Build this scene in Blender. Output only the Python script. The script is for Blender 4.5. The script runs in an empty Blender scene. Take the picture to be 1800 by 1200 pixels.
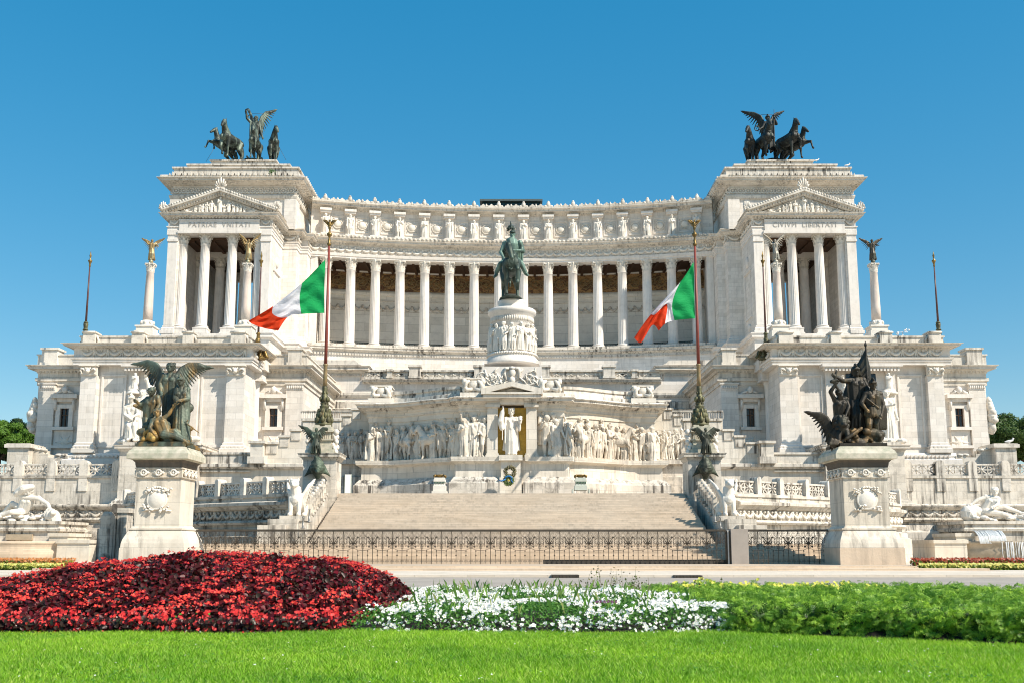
import bpy, bmesh, math, random
import numpy as np
from mathutils import Vector, Matrix
R = math.radians
random.seed(7); NR = np.random.default_rng(11)
SC = bpy.context.scene
COL = SC.collection

# ---------------------------------------------------------------- camera
EYE = 1.3; FOC = 1800.0; CX = 900.0; CY = 668.0
PITCH = math.atan(1800.0/11000.0)
cam_data = bpy.data.cameras.new("camera")
cam_data.sensor_width = 36; cam_data.sensor_fit = 'HORIZONTAL'; cam_data.lens = 36
cam_data.shift_y = 68/1800
cam_data.clip_start = 0.1; cam_data.clip_end = 6000
cam = bpy.data.objects.new("camera", cam_data); COL.objects.link(cam)
cam.location = (0, 0, EYE); cam.rotation_euler = (math.pi/2 + PITCH, 0, 0)
SC.camera = cam

# ---------------------------------------------------------------- sky, sun, exposure
SUN_AZ, SUN_EL = 57.5, 43.5         # azimuth: to the right of straight behind the camera
world = bpy.data.worlds.new("World"); SC.world = world; world.use_nodes = True
_nt = world.node_tree; _nt.nodes.clear()
_sky = _nt.nodes.new('ShaderNodeTexSky'); _sky.sky_type = 'NISHITA'; _sky.sun_disc = False
_sky.sun_elevation = R(SUN_EL); _sky.sun_rotation = R(180 - SUN_AZ)
_sky.altitude = 100; _sky.air_density = 1.0; _sky.dust_density = 0.25; _sky.ozone_density = 2.2
_hsv = _nt.nodes.new('ShaderNodeHueSaturation'); _hsv.inputs['Saturation'].default_value = 2.2
_hsv.inputs['Hue'].default_value = 0.49; _hsv.inputs['Value'].default_value = 2.0
_gam = _nt.nodes.new('ShaderNodeGamma'); _gam.inputs['Gamma'].default_value = 0.5
_bg = _nt.nodes.new('ShaderNodeBackground'); _bg.inputs['Strength'].default_value = 0.115
_wo = _nt.nodes.new('ShaderNodeOutputWorld')
_nt.links.new(_sky.outputs[0], _gam.inputs[0]); _nt.links.new(_gam.outputs[0], _hsv.inputs['Color']); _nt.links.new(_hsv.outputs[0], _bg.inputs[0]); _nt.links.new(_bg.outputs[0], _wo.inputs[0])
sun_data = bpy.data.lights.new("sun", 'SUN'); sun_data.energy = 5.0; sun_data.angle = R(0.53); sun_data.color = (1.0, 0.915, 0.785)
sun = bpy.data.objects.new("sun", sun_data); COL.objects.link(sun)
_sd = Vector((math.sin(R(SUN_AZ))*math.cos(R(SUN_EL)), -math.cos(R(SUN_AZ))*math.cos(R(SUN_EL)), math.sin(R(SUN_EL))))
sun.rotation_euler = _sd.to_track_quat('Z', 'Y').to_euler(); sun.location = (60, -60, 90)
SC.view_settings.view_transform = 'Standard'; SC.view_settings.look = 'None'
SC.view_settings.exposure = 0.46; SC.view_settings.gamma = 1.0; SC.view_settings.use_curve_mapping = False
SC.cycles.use_denoising = True; SC.cycles.filter_width = 1.05; SC.cycles.max_bounces = 8; SC.cycles.diffuse_bounces = 6
SC.cycles.transmission_bounces = 4; SC.cycles.transparent_max_bounces = 6
SC.cycles.use_adaptive_sampling = True; SC.cycles.adaptive_threshold = 0.012
SC.cycles.sample_clamp_indirect = 6; SC.render.use_persistent_data = False

# ---------------------------------------------------------------- measuring: a photo pixel at a known depth
_cp, _sp = math.cos(PITCH), math.sin(PITCH)
def W(u, v, Y):
    up = -(v-CY)/FOC; t = Y/(_cp - up*_sp)
    return Vector(((u-CX)/FOC*t, Y, EYE + (_sp + up*_cp)*t))
def XX(u, v, Y): return W(u, v, Y).x
def ZZ(v, Y): return W(900, v, Y).z
def PX(Y, v=700): return W(901, v, Y).x      # metres per photo pixel at a depth

# ---------------------------------------------------------------- mesh collector
ORG = {}
class MB:
    def __init__(s, sx=1, m=0, smooth=False):
        s.v = []; s.f = []; s.fm = []; s.fs = []; s.sx = sx; s.m = m; s.smooth = smooth
    def add(s, verts, faces, smooth=None):
        b = len(s.v); s.v.extend([tuple(p) for p in verts])
        sm = s.smooth if smooth is None else smooth
        for f in faces:
            s.f.append([b+i for i in f]); s.fm.append(s.m); s.fs.append(sm)
    def box(s, x0, x1, y0, y1, z0, z1, tx=0, ty=0):
        if x0 > x1: x0, x1 = x1, x0
        v = [(x0,y0,z0),(x1,y0,z0),(x1,y1,z0),(x0,y1,z0),(x0+tx,y0+ty,z1),(x1-tx,y0+ty,z1),(x1-tx,y1-ty,z1),(x0+tx,y1-ty,z1)]
        s.add(v, [(0,3,2,1),(4,5,6,7),(0,1,5,4),(1,2,6,5),(2,3,7,6),(3,0,4,7)], False)
    def pbox(s, u0, v0, u1, v1, Y, d, vm=None):
        vm = (v0+v1)/2 if vm is None else vm
        s.box(XX(u0,vm,Y), XX(u1,vm,Y), Y, Y+d, ZZ(v1,Y), ZZ(v0,Y))
    def prism(s, poly, y0, y1):
        "poly of (x,z) pulled along y"
        n = len(poly)
        v = [(x,y0,z) for x,z in poly] + [(x,y1,z) for x,z in poly]
        s.add(v, [tuple(range(n)), tuple(range(2*n-1,n-1,-1))] + [(i,i+n,(i+1)%n+n,(i+1)%n) for i in range(n)], False)
    def prismz(s, poly, z0, z1, smooth=False):
        n = len(poly)
        v = [(x,y,z0) for x,y in poly] + [(x,y,z1) for x,y in poly]
        b = len(s.v)
        s.add(v, [tuple(range(n-1,-1,-1)), tuple(range(n,2*n))], False)
        s.add([], [], False)
        for i in range(n):
            s.f.append([b+i, b+(i+1)%n, b+(i+1)%n+n, b+i+n]); s.fm.append(s.m); s.fs.append(smooth)
    def lathe(s, prof, c=(0,0,0), n=24, flute=0, fd=0.0, squash=1.0, smooth=True, a0=0.0):
        rings = []
        for k in range(n):
            a = a0 + 2*math.pi*k/n
            rings.append((math.cos(a), math.sin(a), a))
        v = []
        for q in prof:
            r, z = q[0], q[1]; fl = flute if (len(q) > 2 and q[2]) else 0
            for ca, sa, a in rings:
                rr = r*(1 - fd*(0.5+0.5*math.cos(fl*a))**1.5) if fl else r
                v.append((c[0]+ca*rr, c[1]+sa*rr*squash, c[2]+z))
        m = len(prof); f = []
        for i in range(m-1):
            for k in range(n):
                f.append((i*n+k, i*n+(k+1)%n, (i+1)*n+(k+1)%n, (i+1)*n+k))
        b = len(s.v); s.add(v, f, smooth)
        s.f.append([b+k for k in range(n-1,-1,-1)]); s.fm.append(s.m); s.fs.append(False)
        s.f.append([b+(m-1)*n+k for k in range(n)]); s.fm.append(s.m); s.fs.append(False)
    def tube(s, pts, r, n=6, flat=None, smooth=True):
        "round bar through pts; r a number or one radius per point"
        P = [Vector(p) for p in pts]; m = len(P)
        rr = r if isinstance(r, (list, tuple)) else [r]*m
        up = Vector((0.13,0.37,0.92)).normalized(); v = []
        for i in range(m):
            d = (P[min(i+1,m-1)]-P[max(i-1,0)])
            d = d.normalized() if d.length > 1e-9 else Vector((0,0,1))
            a = d.cross(up)
            if a.length < 1e-3: a = d.cross(Vector((1,0,0)))
            a.normalize(); b = d.cross(a)
            if flat:
                b = Vector(flat[0]).normalized(); a = d.cross(b).normalized()
            for k in range(n):
                t = 2*math.pi*k/n
                v.append(P[i] + a*math.cos(t)*rr[i] + b*math.sin(t)*rr[i]*(flat[1] if flat else 1))
        f = []
        for i in range(m-1):
            for k in range(n):
                f.append((i*n+k, i*n+(k+1)%n, (i+1)*n+(k+1)%n, (i+1)*n+k))
        f.append(tuple(range(n-1,-1,-1))); f.append(tuple((m-1)*n+k for k in range(n)))
        s.add(v, f, smooth)
    def bar(s, p, q, w, d, nrm=(0,-1,0)):
        p, q = Vector(p), Vector(q); t = (q-p).normalized(); nn = Vector(nrm)
        a = t.cross(nn).normalized()*w/2; b = a.cross(t).normalized()*d/2
        v = [p-a-b, p+a-b, p+a+b, p-a+b, q-a-b, q+a-b, q+a+b, q-a+b]
        s.add(v, [(0,3,2,1),(4,5,6,7),(0,1,5,4),(1,2,6,5),(2,3,7,6),(3,0,4,7)], False)
    def ell(s, c, r, n=10, m=7, rot=None):
        v = []; f = []
        M = rot if rot is not None else Matrix.Identity(3)
        for i in range(1, m):
            t = math.pi*i/m
            for k in range(n):
                p = 2*math.pi*k/n
                v.append(Vector(c) + M @ Vector((r[0]*math.sin(t)*math.cos(p), r[1]*math.sin(t)*math.sin(p), r[2]*math.cos(t))))
        for i in range(m-2):
            for k in range(n):
                f.append((i*n+k, (i+1)*n+k, (i+1)*n+(k+1)%n, i*n+(k+1)%n))
        a = len(v); v.append(Vector(c) + M @ Vector((0,0,r[2]))); v.append(Vector(c) - M @ Vector((0,0,r[2])))
        for k in range(n):
            f.append((a, k, (k+1)%n)); f.append((a+1, (m-2)*n+(k+1)%n, (m-2)*n+k))
        s.add(v, f, True)
    def sweep(s, path, prof, smooth=False):
        "moulding: prof (out, z) closed polygon carried along plan path (outward = right of travel)"
        P = offs_dirs(path); m = len(prof); n = len(path); v = []
        for (x, y), (nx, ny) in zip(path, P):
            for o, z in prof: v.append((x+nx*o, y+ny*o, z))
        f = []
        for i in range(n-1):
            for k in range(m):
                f.append((i*m+k, (i+1)*m+k, (i+1)*m+(k+1)%m, i*m+(k+1)%m))
        f.append(tuple(range(m))); f.append(tuple((n-1)*m+k for k in range(m-1,-1,-1)))
        s.add(v, f, smooth)
    def along(s, path, step, fn, o=0.0, inset=0.0):
        "call fn(x, y, tx, ty, nx, ny) every step along each straight of the path"
        for i in range(len(path)-1):
            (x0,y0),(x1,y1) = path[i], path[i+1]
            L = math.hypot(x1-x0, y1-y0)
            if L < step*0.6: continue
            tx, ty = (x1-x0)/L, (y1-y0)/L; nx, ny = ty, -tx
            k = max(1, int(round((L-2*inset+2*o)/step)))
            for j in range(k):
                d = inset - o + (j+.5)*(L-2*inset+2*o)/k
                fn(x0+tx*d+nx*o, y0+ty*d+ny*o, tx, ty, nx, ny)
    def obox(s, x, y, tx, ty, nx, ny, w, o0, o1, z0, z1, tz=0):
        v = []
        for z, q in ((z0,0),(z1,tz)):
            for a, o in ((-w/2+q,o0),(w/2-q,o0),(w/2-q,o1),(-w/2+q,o1)):
                v.append((x+tx*a+nx*o, y+ty*a+ny*o, z))
        s.add(v, [(0,1,2,3),(7,6,5,4),(0,4,5,1),(1,5,6,2),(2,6,7,3),(3,7,4,0)], False)
    def dentils(s, path, step, w, o0, o1, z0, z1, tz=0):
        s.along(path, step, lambda x,y,tx,ty,nx,ny: s.obox(x,y,tx,ty,nx,ny,w,o0,o1,z0,z1,tz))
    def mesh(s, name, mats, origin=(0,0,0), fix=True):
        me = bpy.data.meshes.new(name)
        ox, oy, oz = origin
        vv = [(p[0]*s.sx-ox, p[1]-oy, p[2]-oz) for p in s.v]
        me.from_pydata(vv, [], s.f)
        for m in (mats if isinstance(mats, (list, tuple)) else [mats]): me.materials.append(m)
        me.polygons.foreach_set('material_index', s.fm); me.polygons.foreach_set('use_smooth', s.fs)
        if fix:
            bm = bmesh.new(); bm.from_mesh(me); bmesh.ops.recalc_face_normals(bm, faces=bm.faces); bm.to_mesh(me); bm.free()
        me.update()
        return me
    def build(s, name, mats, parent=None, fix=True):
        o = bpy.data.objects.new(name, s.mesh(name, mats, ORG.get(parent.name if parent else None, (0,0,0)), fix))
        COL.objects.link(o)
        if parent:
            o.parent = parent; ORG[o.name] = ORG[parent.name]
        return o

def offs_dirs(path):
    n = len(path); out = []
    for i in range(n):
        ds = []
        if i > 0: ds.append((path[i][0]-path[i-1][0], path[i][1]-path[i-1][1]))
        if i < n-1: ds.append((path[i+1][0]-path[i][0], path[i+1][1]-path[i][1]))
        ns = []
        for dx, dy in ds:
            L = math.hypot(dx, dy); ns.append((dy/L, -dx/L))
        if len(ns) == 1: out.append(ns[0])
        else:
            bx, by = ns[0][0]+ns[1][0], ns[0][1]+ns[1][1]
            k = bx*ns[0][0] + by*ns[0][1]
            out.append((bx/k, by/k))
    return out

def tag(o, label, cat, group=None, kind=None):
    o['label'] = label; o['category'] = cat
    if group: o['group'] = group
    if kind: o['kind'] = kind
    return o
def thing(name, loc, label, cat, group=None):
    o = bpy.data.objects.new(name, None); COL.objects.link(o); o.location = loc
    o.empty_display_size = 0.5
    ORG[o.name] = tuple(loc)
    return tag(o, label, cat, group)
def struct(o): o['kind'] = 'structure'; return o
def place(mesh, name, parent=None, loc=(0,0,0), rotz=0, scale=1):
    o = bpy.data.objects.new(name, mesh); COL.objects.link(o)
    if parent:
        o.parent = parent; g = ORG[parent.name]; o.location = (loc[0]-g[0], loc[1]-g[1], loc[2]-g[2]); ORG[o.name] = tuple(loc)
    else:
        o.location = loc; ORG[o.name] = tuple(loc)
    o.rotation_euler = (0,0,rotz); o.scale = (scale,)*3 if not isinstance(scale, (tuple,list)) else scale
    return o
def copy_tree(o, parent=None):
    c = o.copy(); COL.objects.link(c); ORG[c.name] = ORG.get(o.name, (0,0,0))
    if parent is not None: c.parent = parent
    for ch in list(o.children): copy_tree(ch, c)
    return c
def side(s): return 'left' if s > 0 else 'right'

# ---------------------------------------------------------------- materials
def nt_new(name):
    m = bpy.data.materials.new(name); m.use_nodes = True
    nt = m.node_tree; b = nt.nodes['Principled BSDF']
    return m, nt, b
def node(nt, t, **kw):
    n = nt.nodes.new(t)
    for k, v in kw.items():
        if k in n.inputs: n.inputs[k].default_value = v
        else: setattr(n, k, v)
    return n
def ramp(nt, fac, stops):
    r = nt.nodes.new('ShaderNodeValToRGB'); e = r.color_ramp.elements
    while len(e) > 1: e.remove(e[-1])
    e[0].position = stops[0][0]; e[0].color = c4(stops[0][1])
    for p, c in stops[1:]:
        q = e.new(p); q.color = c4(c)
    nt.links.new(fac, r.inputs[0]); return r
def c4(c): return (c, c, c, 1) if isinstance(c, (int, float)) else (c[0], c[1], c[2], 1)
def mixc(nt, fac, a, b, mode='MIX'):
    n = nt.nodes.new('ShaderNodeMix'); n.data_type = 'RGBA'; n.blend_type = mode
    for sock, val in ((n.inputs[0], fac), (n.inputs[6], a), (n.inputs[7], b)):
        if hasattr(val, 'is_output'): nt.links.new(val, sock)
        else: sock.default_value = val if sock == n.inputs[0] else c4(val)
    return n.outputs[2]
def vmath(nt, op, a, b):
    n = nt.nodes.new('ShaderNodeVectorMath'); n.operation = op
    nt.links.new(a, n.inputs[0])
    if hasattr(b, 'is_output'): nt.links.new(b, n.inputs[1])
    else: n.inputs[1].default_value = b
    return n.outputs[0]
def noise(nt, vec, scale, detail=4, rough=0.55, dist=0):
    n = node(nt, 'ShaderNodeTexNoise'); n.inputs['Scale'].default_value = scale; n.inputs['Detail'].default_value = detail
    n.inputs['Roughness'].default_value = rough; n.inputs['Distortion'].default_value = dist
    nt.links.new(vec, n.inputs['Vector']); return n.outputs['Fac']
def mul(nt, a, k):
    n = nt.nodes.new('ShaderNodeMath'); n.operation = 'MULTIPLY'; nt.links.new(a, n.inputs[0])
    if hasattr(k, 'is_output'): nt.links.new(k, n.inputs[1])
    else: n.inputs[1].default_value = k
    return n.outputs[0]

def stone(name, col, warm=(0.62,0.47,0.32), block=(1.6,0.62), joint=0.24, warmth=0.35, grime=0.0, streak=0.0, rough=0.75, bump=0.25, fine=1.0, local=False, spots=0.0):
    m, nt, b = nt_new(name)
    if local:
        tc = node(nt, 'ShaderNodeTexCoord'); pos = tc.outputs['Object']
    else:
        g = node(nt, 'ShaderNodeNewGeometry'); pos = g.outputs['Position']
    c = c4(col)
    n1 = noise(nt, pos, 0.16, 5, 0.6)
    out = mixc(nt, mul(nt, ramp(nt, n1, [(0.42,0),(0.72,1)]).outputs[0], warmth), c, mixc(nt, 0.55, c, warm))
    n2 = noise(nt, pos, 1.3*fine, 6, 0.65)
    out = mixc(nt, 1.0, out, ramp(nt, n2, [(0.28,0.86),(0.5,0.98),(0.72,1.04)]).outputs[0], 'MULTIPLY')
    if block:
        sep = node(nt, 'ShaderNodeSeparateXYZ'); nt.links.new(pos, sep.inputs[0])
        ad = node(nt, 'ShaderNodeMath', operation='ADD'); nt.links.new(sep.outputs[0], ad.inputs[0]); nt.links.new(sep.outputs[1], ad.inputs[1])
        cmb = node(nt, 'ShaderNodeCombineXYZ'); nt.links.new(ad.outputs[0], cmb.inputs[0]); nt.links.new(sep.outputs[2], cmb.inputs[1])
        br = node(nt, 'ShaderNodeTexBrick', offset=0.5, squash=1.0)
        br.inputs['Color1'].default_value = (0.88,0.87,0.85,1); br.inputs['Color2'].default_value = (1.04,1.04,1.04,1)
        br.inputs['Mortar'].default_value = c4(1-joint)
        br.inputs['Scale'].default_value = 1.0; br.inputs['Mortar Size'].default_value = 0.022; br.inputs['Mortar Smooth'].default_value = 0.4
        br.inputs['Brick Width'].default_value = block[0]; br.inputs['Row Height'].default_value = block[1]; br.inputs['Bias'].default_value = 0.1
        nt.links.new(cmb.outputs[0], br.inputs['Vector'])
        out = mixc(nt, 1.0, out, br.outputs['Color'], 'MULTIPLY')
    if streak:
        st = noise(nt, vmath(nt, 'MULTIPLY', pos, (2.6,2.6,0.14)), 1.0, 5, 0.65)
        pm = noise(nt, pos, 0.33, 3, 0.6)
        fac = mul(nt, mul(nt, ramp(nt, st, [(0.48,0),(0.62,1)]).outputs[0], ramp(nt, pm, [(0.40,0),(0.56,1)]).outputs[0]), streak)
        out = mixc(nt, fac, out, (0.085,0.075,0.065))
    if grime:
        gr = noise(nt, pos, 0.9, 8, 0.72, 0.6)
        out = mixc(nt, mul(nt, ramp(nt, gr, [(0.50,0),(0.68,1)]).outputs[0], grime), out, (0.10,0.088,0.072))
    if spots:
        sp = noise(nt, pos, 3.2, 4, 0.7, 0.3)
        out = mixc(nt, mul(nt, ramp(nt, sp, [(0.62,0),(0.72,1)]).outputs[0], spots), out, (0.12,0.10,0.085))
    nt.links.new(out, b.inputs['Base Color'])
    b.inputs['Roughness'].default_value = rough
    b.inputs['Specular IOR Level'].default_value = 0.3
    if bump:
        nb = noise(nt, pos, 7*fine, 6, 0.7)
        bp = node(nt, 'ShaderNodeBump'); bp.inputs['Strength'].default_value = bump; bp.inputs['Distance'].default_value = 0.06
        nt.links.new(nb, bp.inputs['Height']); nt.links.new(bp.outputs[0], b.inputs['Normal'])
    return m
def plain(name, col, rough=0.6, metal=0.0, var=0.25, scale=3.0, bump=0.0, col2=None, local=False, spec=0.4):
    m, nt, b = nt_new(name)
    if local: pos = node(nt, 'ShaderNodeTexCoord').outputs['Object']
    else: pos = node(nt, 'ShaderNodeNewGeometry').outputs['Position']
    n1 = noise(nt, pos, scale, 6, 0.65)
    c2 = col2 if col2 else tuple(x*(1-var) for x in col)
    nt.links.new(mixc(nt, ramp(nt, n1, [(0.35,0),(0.65,1)]).outputs[0], col, c2), b.inputs['Base Color'])
    b.inputs['Roughness'].default_value = rough; b.inputs['Metallic'].default_value = metal; b.inputs['Specular IOR Level'].default_value = spec
    if bump:
        nb = noise(nt, pos, scale*6, 6, 0.7); bp = node(nt, 'ShaderNodeBump'); bp.inputs['Strength'].default_value = bump; bp.inputs['Distance'].default_value = 0.05
        nt.links.new(nb, bp.inputs['Height']); nt.links.new(bp.outputs[0], b.inputs['Normal'])
    return m
def bronze(name, dark, green, gold, g_at=(0.5,0.62), y_at=(0.6,0.7), rough=0.55, scale=0.8, local=True):
    m, nt, b = nt_new(name)
    pos = node(nt, 'ShaderNodeTexCoord').outputs['Object'] if local else node(nt, 'ShaderNodeNewGeometry').outputs['Position']
    n1 = noise(nt, vmath(nt,'MULTIPLY',pos,(1.6,1.6,0.6)), scale, 6, 0.65); n2 = noise(nt, vmath(nt,'ADD',vmath(nt,'MULTIPLY',pos,(1.8,1.8,0.5)),(7.3,2.1,5.5)), scale*0.7, 5, 0.6)
    out = mixc(nt, ramp(nt, n1, [(g_at[0],0),(g_at[1],1)]).outputs[0], dark, green)
    out = mixc(nt, ramp(nt, n2, [(y_at[0],0),(y_at[1],1)]).outputs[0], out, gold)
    nt.links.new(out, b.inputs['Base Color']); b.inputs['Roughness'].default_value = rough; b.inputs['Metallic'].default_value = 0.35
    nb = noise(nt, pos, scale*14, 5, 0.7); bp = node(nt, 'ShaderNodeBump'); bp.inputs['Strength'].default_value = 0.35; bp.inputs['Distance'].default_value = 0.05
    nt.links.new(nb, bp.inputs['Height']); nt.links.new(bp.outputs[0], b.inputs['Normal'])
    return m

WHITE = (0.745, 0.70, 0.645)
M = {}
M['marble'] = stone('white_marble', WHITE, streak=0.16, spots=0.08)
M['marble_plain'] = stone('smooth_marble', WHITE, block=None, streak=0.18)
M['marble_stained'] = stone('stained_marble', (0.68,0.63,0.555), block=None, streak=0.95, grime=0.4, spots=0.3)
M['marble_cornice'] = stone('cornice_marble', (0.71,0.66,0.585), block=(2.2,50), joint=0.25, streak=0.5, grime=0.22)
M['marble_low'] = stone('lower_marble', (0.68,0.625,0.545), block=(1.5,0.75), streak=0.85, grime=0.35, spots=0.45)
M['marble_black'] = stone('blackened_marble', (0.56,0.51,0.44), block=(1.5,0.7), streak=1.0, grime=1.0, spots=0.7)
M['marble_altar'] = stone('altar_marble', (0.73,0.675,0.59), block=(1.3,0.9), joint=0.28, streak=0.3, warmth=0.6)
M['marble_altar_black'] = stone('altar_base_marble', (0.66,0.61,0.54), block=(1.3,0.8), joint=0.3, streak=1.0, grime=0.75, warmth=0.5)
M['carved'] = stone('carved_marble', (0.75,0.70,0.62), block=None, streak=0.25, spots=0.18, local=True, warmth=0.3)
M['carved_relief'] = stone('carved_relief_marble', (0.71,0.645,0.55), block=None, streak=0.7, grime=0.42, warmth=0.7)
M['shade_wall'] = stone('portico_wall_stone', (0.82,0.79,0.72), block=(4.36,1.42), joint=0.45, warmth=0.1, bump=0.1)
M['pedestal'] = stone('pedestal_travertine', (0.70,0.645,0.555), block=(3.6,1.35), joint=0.25, streak=0.45, warmth=0.8, grime=0.06)
M['beige'] = stone('beige_travertine', (0.66,0.53,0.40), block=(2.4,0.16), joint=0.18, warmth=0.4, streak=0.15)
M['step'] = stone('step_travertine', (0.575,0.49,0.395), block=(2.6,0.15), joint=0.12, warmth=0.5, streak=0.2)
M['pinkcol'] = stone('pale_pink_granite', (0.68,0.60,0.53), block=None, warm=(0.58,0.36,0.26), warmth=0.7, streak=0.2)
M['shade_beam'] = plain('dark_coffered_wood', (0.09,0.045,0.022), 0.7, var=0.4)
M['iron'] = plain('wrought_iron', (0.095,0.078,0.06), 0.5, metal=0.4, var=0.3)
M['green_iron'] = plain('dark_green_iron', (0.022,0.035,0.030), 0.5, var=0.3)
M['glass'] = plain('dark_window_glass', (0.012,0.013,0.016), 0.12, var=0.2, spec=0.6)
M['wood'] = plain('window_wood', (0.10,0.055,0.03), 0.6)
M['red_pole'] = plain('red_painted_steel', (0.24,0.055,0.04), 0.45, var=0.2)
M['thin_pole'] = plain('brown_painted_steel', (0.115,0.05,0.045), 0.45, var=0.3)
M['tan_pole'] = plain('worn_tan_bronze', (0.33,0.22,0.12), 0.5, metal=0.2, col2=(0.20,0.17,0.08))
M['gilt'] = plain('gilded_bronze', (0.34,0.215,0.065), 0.45, metal=0.6, col2=(0.12,0.085,0.035), scale=1.5)
M['gold_mosaic'] = plain('gold_mosaic', (0.58,0.36,0.05), 0.5, metal=0.0, col2=(0.42,0.25,0.03), scale=4)
M['bronze_patina'] = bronze('green_brown_bronze', (0.055,0.056,0.040), (0.13,0.16,0.12), (0.30,0.18,0.06), (0.42,0.60), (0.49,0.62))
M['bronze_dark'] = bronze('dark_brown_bronze', (0.022,0.018,0.012), (0.055,0.052,0.036), (0.13,0.08,0.03), (0.5,0.68), (0.60,0.74))
M['bronze_green'] = bronze('green_bronze', (0.035,0.062,0.05), (0.12,0.19,0.155), (0.15,0.14,0.08), (0.40,0.64), (0.62,0.76))
M['bronze_quad'] = bronze('weathered_bronze', (0.030,0.036,0.030), (0.15,0.19,0.15), (0.11,0.10,0.06), (0.46,0.62), (0.66,0.76))
M['bronze_quad_dark'] = bronze('black_bronze', (0.018,0.020,0.018), (0.065,0.08,0.065), (0.07,0.06,0.04), (0.5,0.68), (0.66,0.76))
M['pole_bronze'] = bronze('lichen_green_bronze', (0.06,0.055,0.028), (0.17,0.165,0.08), (0.24,0.16,0.06), (0.42,0.64), (0.62,0.76), scale=2.2)
M['plinth_bronze'] = plain('green_streaked_marble', (0.60,0.54,0.44), 0.6, col2=(0.36,0.36,0.27), scale=2.2, spec=0.3)
# ================================================================ shared pieces
def capital_mesh(r, h, n=16, name='capital'):
    "corinthian: bell, two rows of leaves, corner volutes, abacus; base at z=0"
    b = MB(smooth=True)
    b.lathe([(r*.98,0),(r*1.08,.03*h),(r*1.08,.07*h),(r*.95,.09*h),(r*.98,.45*h),(r*1.12,.75*h),(r*1.3,.88*h)], n=n)
    for row, (z0, z1, k, out, off) in enumerate(((.08,.42,8,.24,0),(.12,.68,8,.34,.5))):
        for i in range(k):
            a = 2*math.pi*(i+off)/k; ca, sa = math.cos(a), math.sin(a); tx, ty = -sa, ca
            pts = []
            for t, o, w in ((0,.02,.24),(.55,.08,.27),(.85,out*.75,.22),(1.0,out,.14),(.88,out*1.25,.07)):
                rr = r*(1+o); z = h*(z0+(z1-z0)*t)
                pts.append(((ca*rr+tx*w*r, sa*rr+ty*w*r, z), (ca*(rr+.05*r)+0*tx, sa*(rr+.05*r), z), (ca*rr-tx*w*r, sa*rr-ty*w*r, z)))
            v = [p for q in pts for p in q]; f = []
            for j in range(4):
                f += [(3*j,3*j+1,3*j+4,3*j+3),(3*j+1,3*j+2,3*j+5,3*j+4)]
            b.add(v, f, True)
    for i in range(4):
        a = math.pi/4 + i*math.pi/2; ca, sa = math.cos(a), math.sin(a)
        b.tube([(ca*r*1.1,sa*r*1.1,.55*h),(ca*r*1.38,sa*r*1.38,.78*h),(ca*r*1.6,sa*r*1.6,.86*h),(ca*r*1.66,sa*r*1.66,.78*h),(ca*r*1.56,sa*r*1.56,.72*h)], [.07*r,.1*r,.12*r,.12*r,.1*r], 6)
    poly = []
    for i in range(4):
        a = math.pi/4 + i*math.pi/2
        for da, k in ((-.11,1.72),(.11,1.72),(.4,1.36),(.785,1.26),(1.17,1.36)):
            poly.append((math.cos(a+da)*r*k, math.sin(a+da)*r*k))
    b.prismz(poly, .88*h, h)
    for i in range(4):
        a = i*math.pi/2; b.ell((math.cos(a)*r*1.3, math.sin(a)*r*1.3, .93*h), (.16*r,.16*r,.13*h), 6, 5)
    return b.mesh(name, M['carved'])
def column_meshes(r0, r1, H, hb, hc, flutes=20, ped=0.0, pw=1.3, mat='marble_plain'):
    sh = MB(smooth=True); n = flutes*3
    z0 = ped+hb; z1 = H-hc
    prof = [(r0*1.08,z0),(r0*1.02,z0+.06*r0),(r0,z0+.2*r0,1)]
    for k in range(1,6):
        t = k/6; prof.append((r0+(r1-r0)*t**1.5, z0+(z1-z0)*t, 1))
    prof += [(r1,z1-.25*r1,1),(r1*1.03,z1-.2*r1),(r1*1.1,z1-.1*r1),(r1*1.02,z1)]
    sh.lathe(prof, n=n, flute=flutes, fd=0.12)
    bs = MB(smooth=True)
    if ped:
        bs.box(-r0*pw*1.12,r0*pw*1.12,-r0*pw*1.12,r0*pw*1.12,0,ped*.3); bs.box(-r0*pw,r0*pw,-r0*pw,r0*pw,ped*.3,ped)
    q = r0*1.36
    bs.box(-q,q,-q,q,ped,ped+hb*.3)
    bs.lathe([(r0*1.32,ped+hb*.3),(r0*1.37,ped+hb*.42),(r0*1.3,ped+hb*.56),(r0*1.14,ped+hb*.64),(r0*1.12,ped+hb*.74),(r0*1.22,ped+hb*.82),(r0*1.22,ped+hb*.92),(r0*1.08,ped+hb)], n=24)
    return sh.mesh('column_shaft', M[mat]), bs.mesh('column_base', M[mat]), capital_mesh(r1, hc)
def put_column(ms, parent, x, y, z, H, hc, rotz=0):
    c = place(ms[0], 'column', parent, (x,y,z), rotz)
    place(ms[1], 'base', c, (x,y,z)); place(ms[2], 'capital', c, (x,y,z+H-hc))
    return c
def cyma(z0, z1, o0, o1, inner=-0.4):
    "cornice profile from (o0,z0) out to (o1,z1)"
    h = z1-z0; d = o1-o0
    return [(inner,z0),(o0,z0),(o0+.12*d,z0+.12*h),(o0+.3*d,z0+.3*h),(o0+.34*d,z0+.42*h),(o0+.8*d,z0+.46*h),(o0+.8*d,z0+.72*h),(o0+.84*d,z0+.76*h),(o0+.92*d,z0+.86*h),(o1,z0+.92*h),(o1,z1),(inner,z1)]
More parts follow.
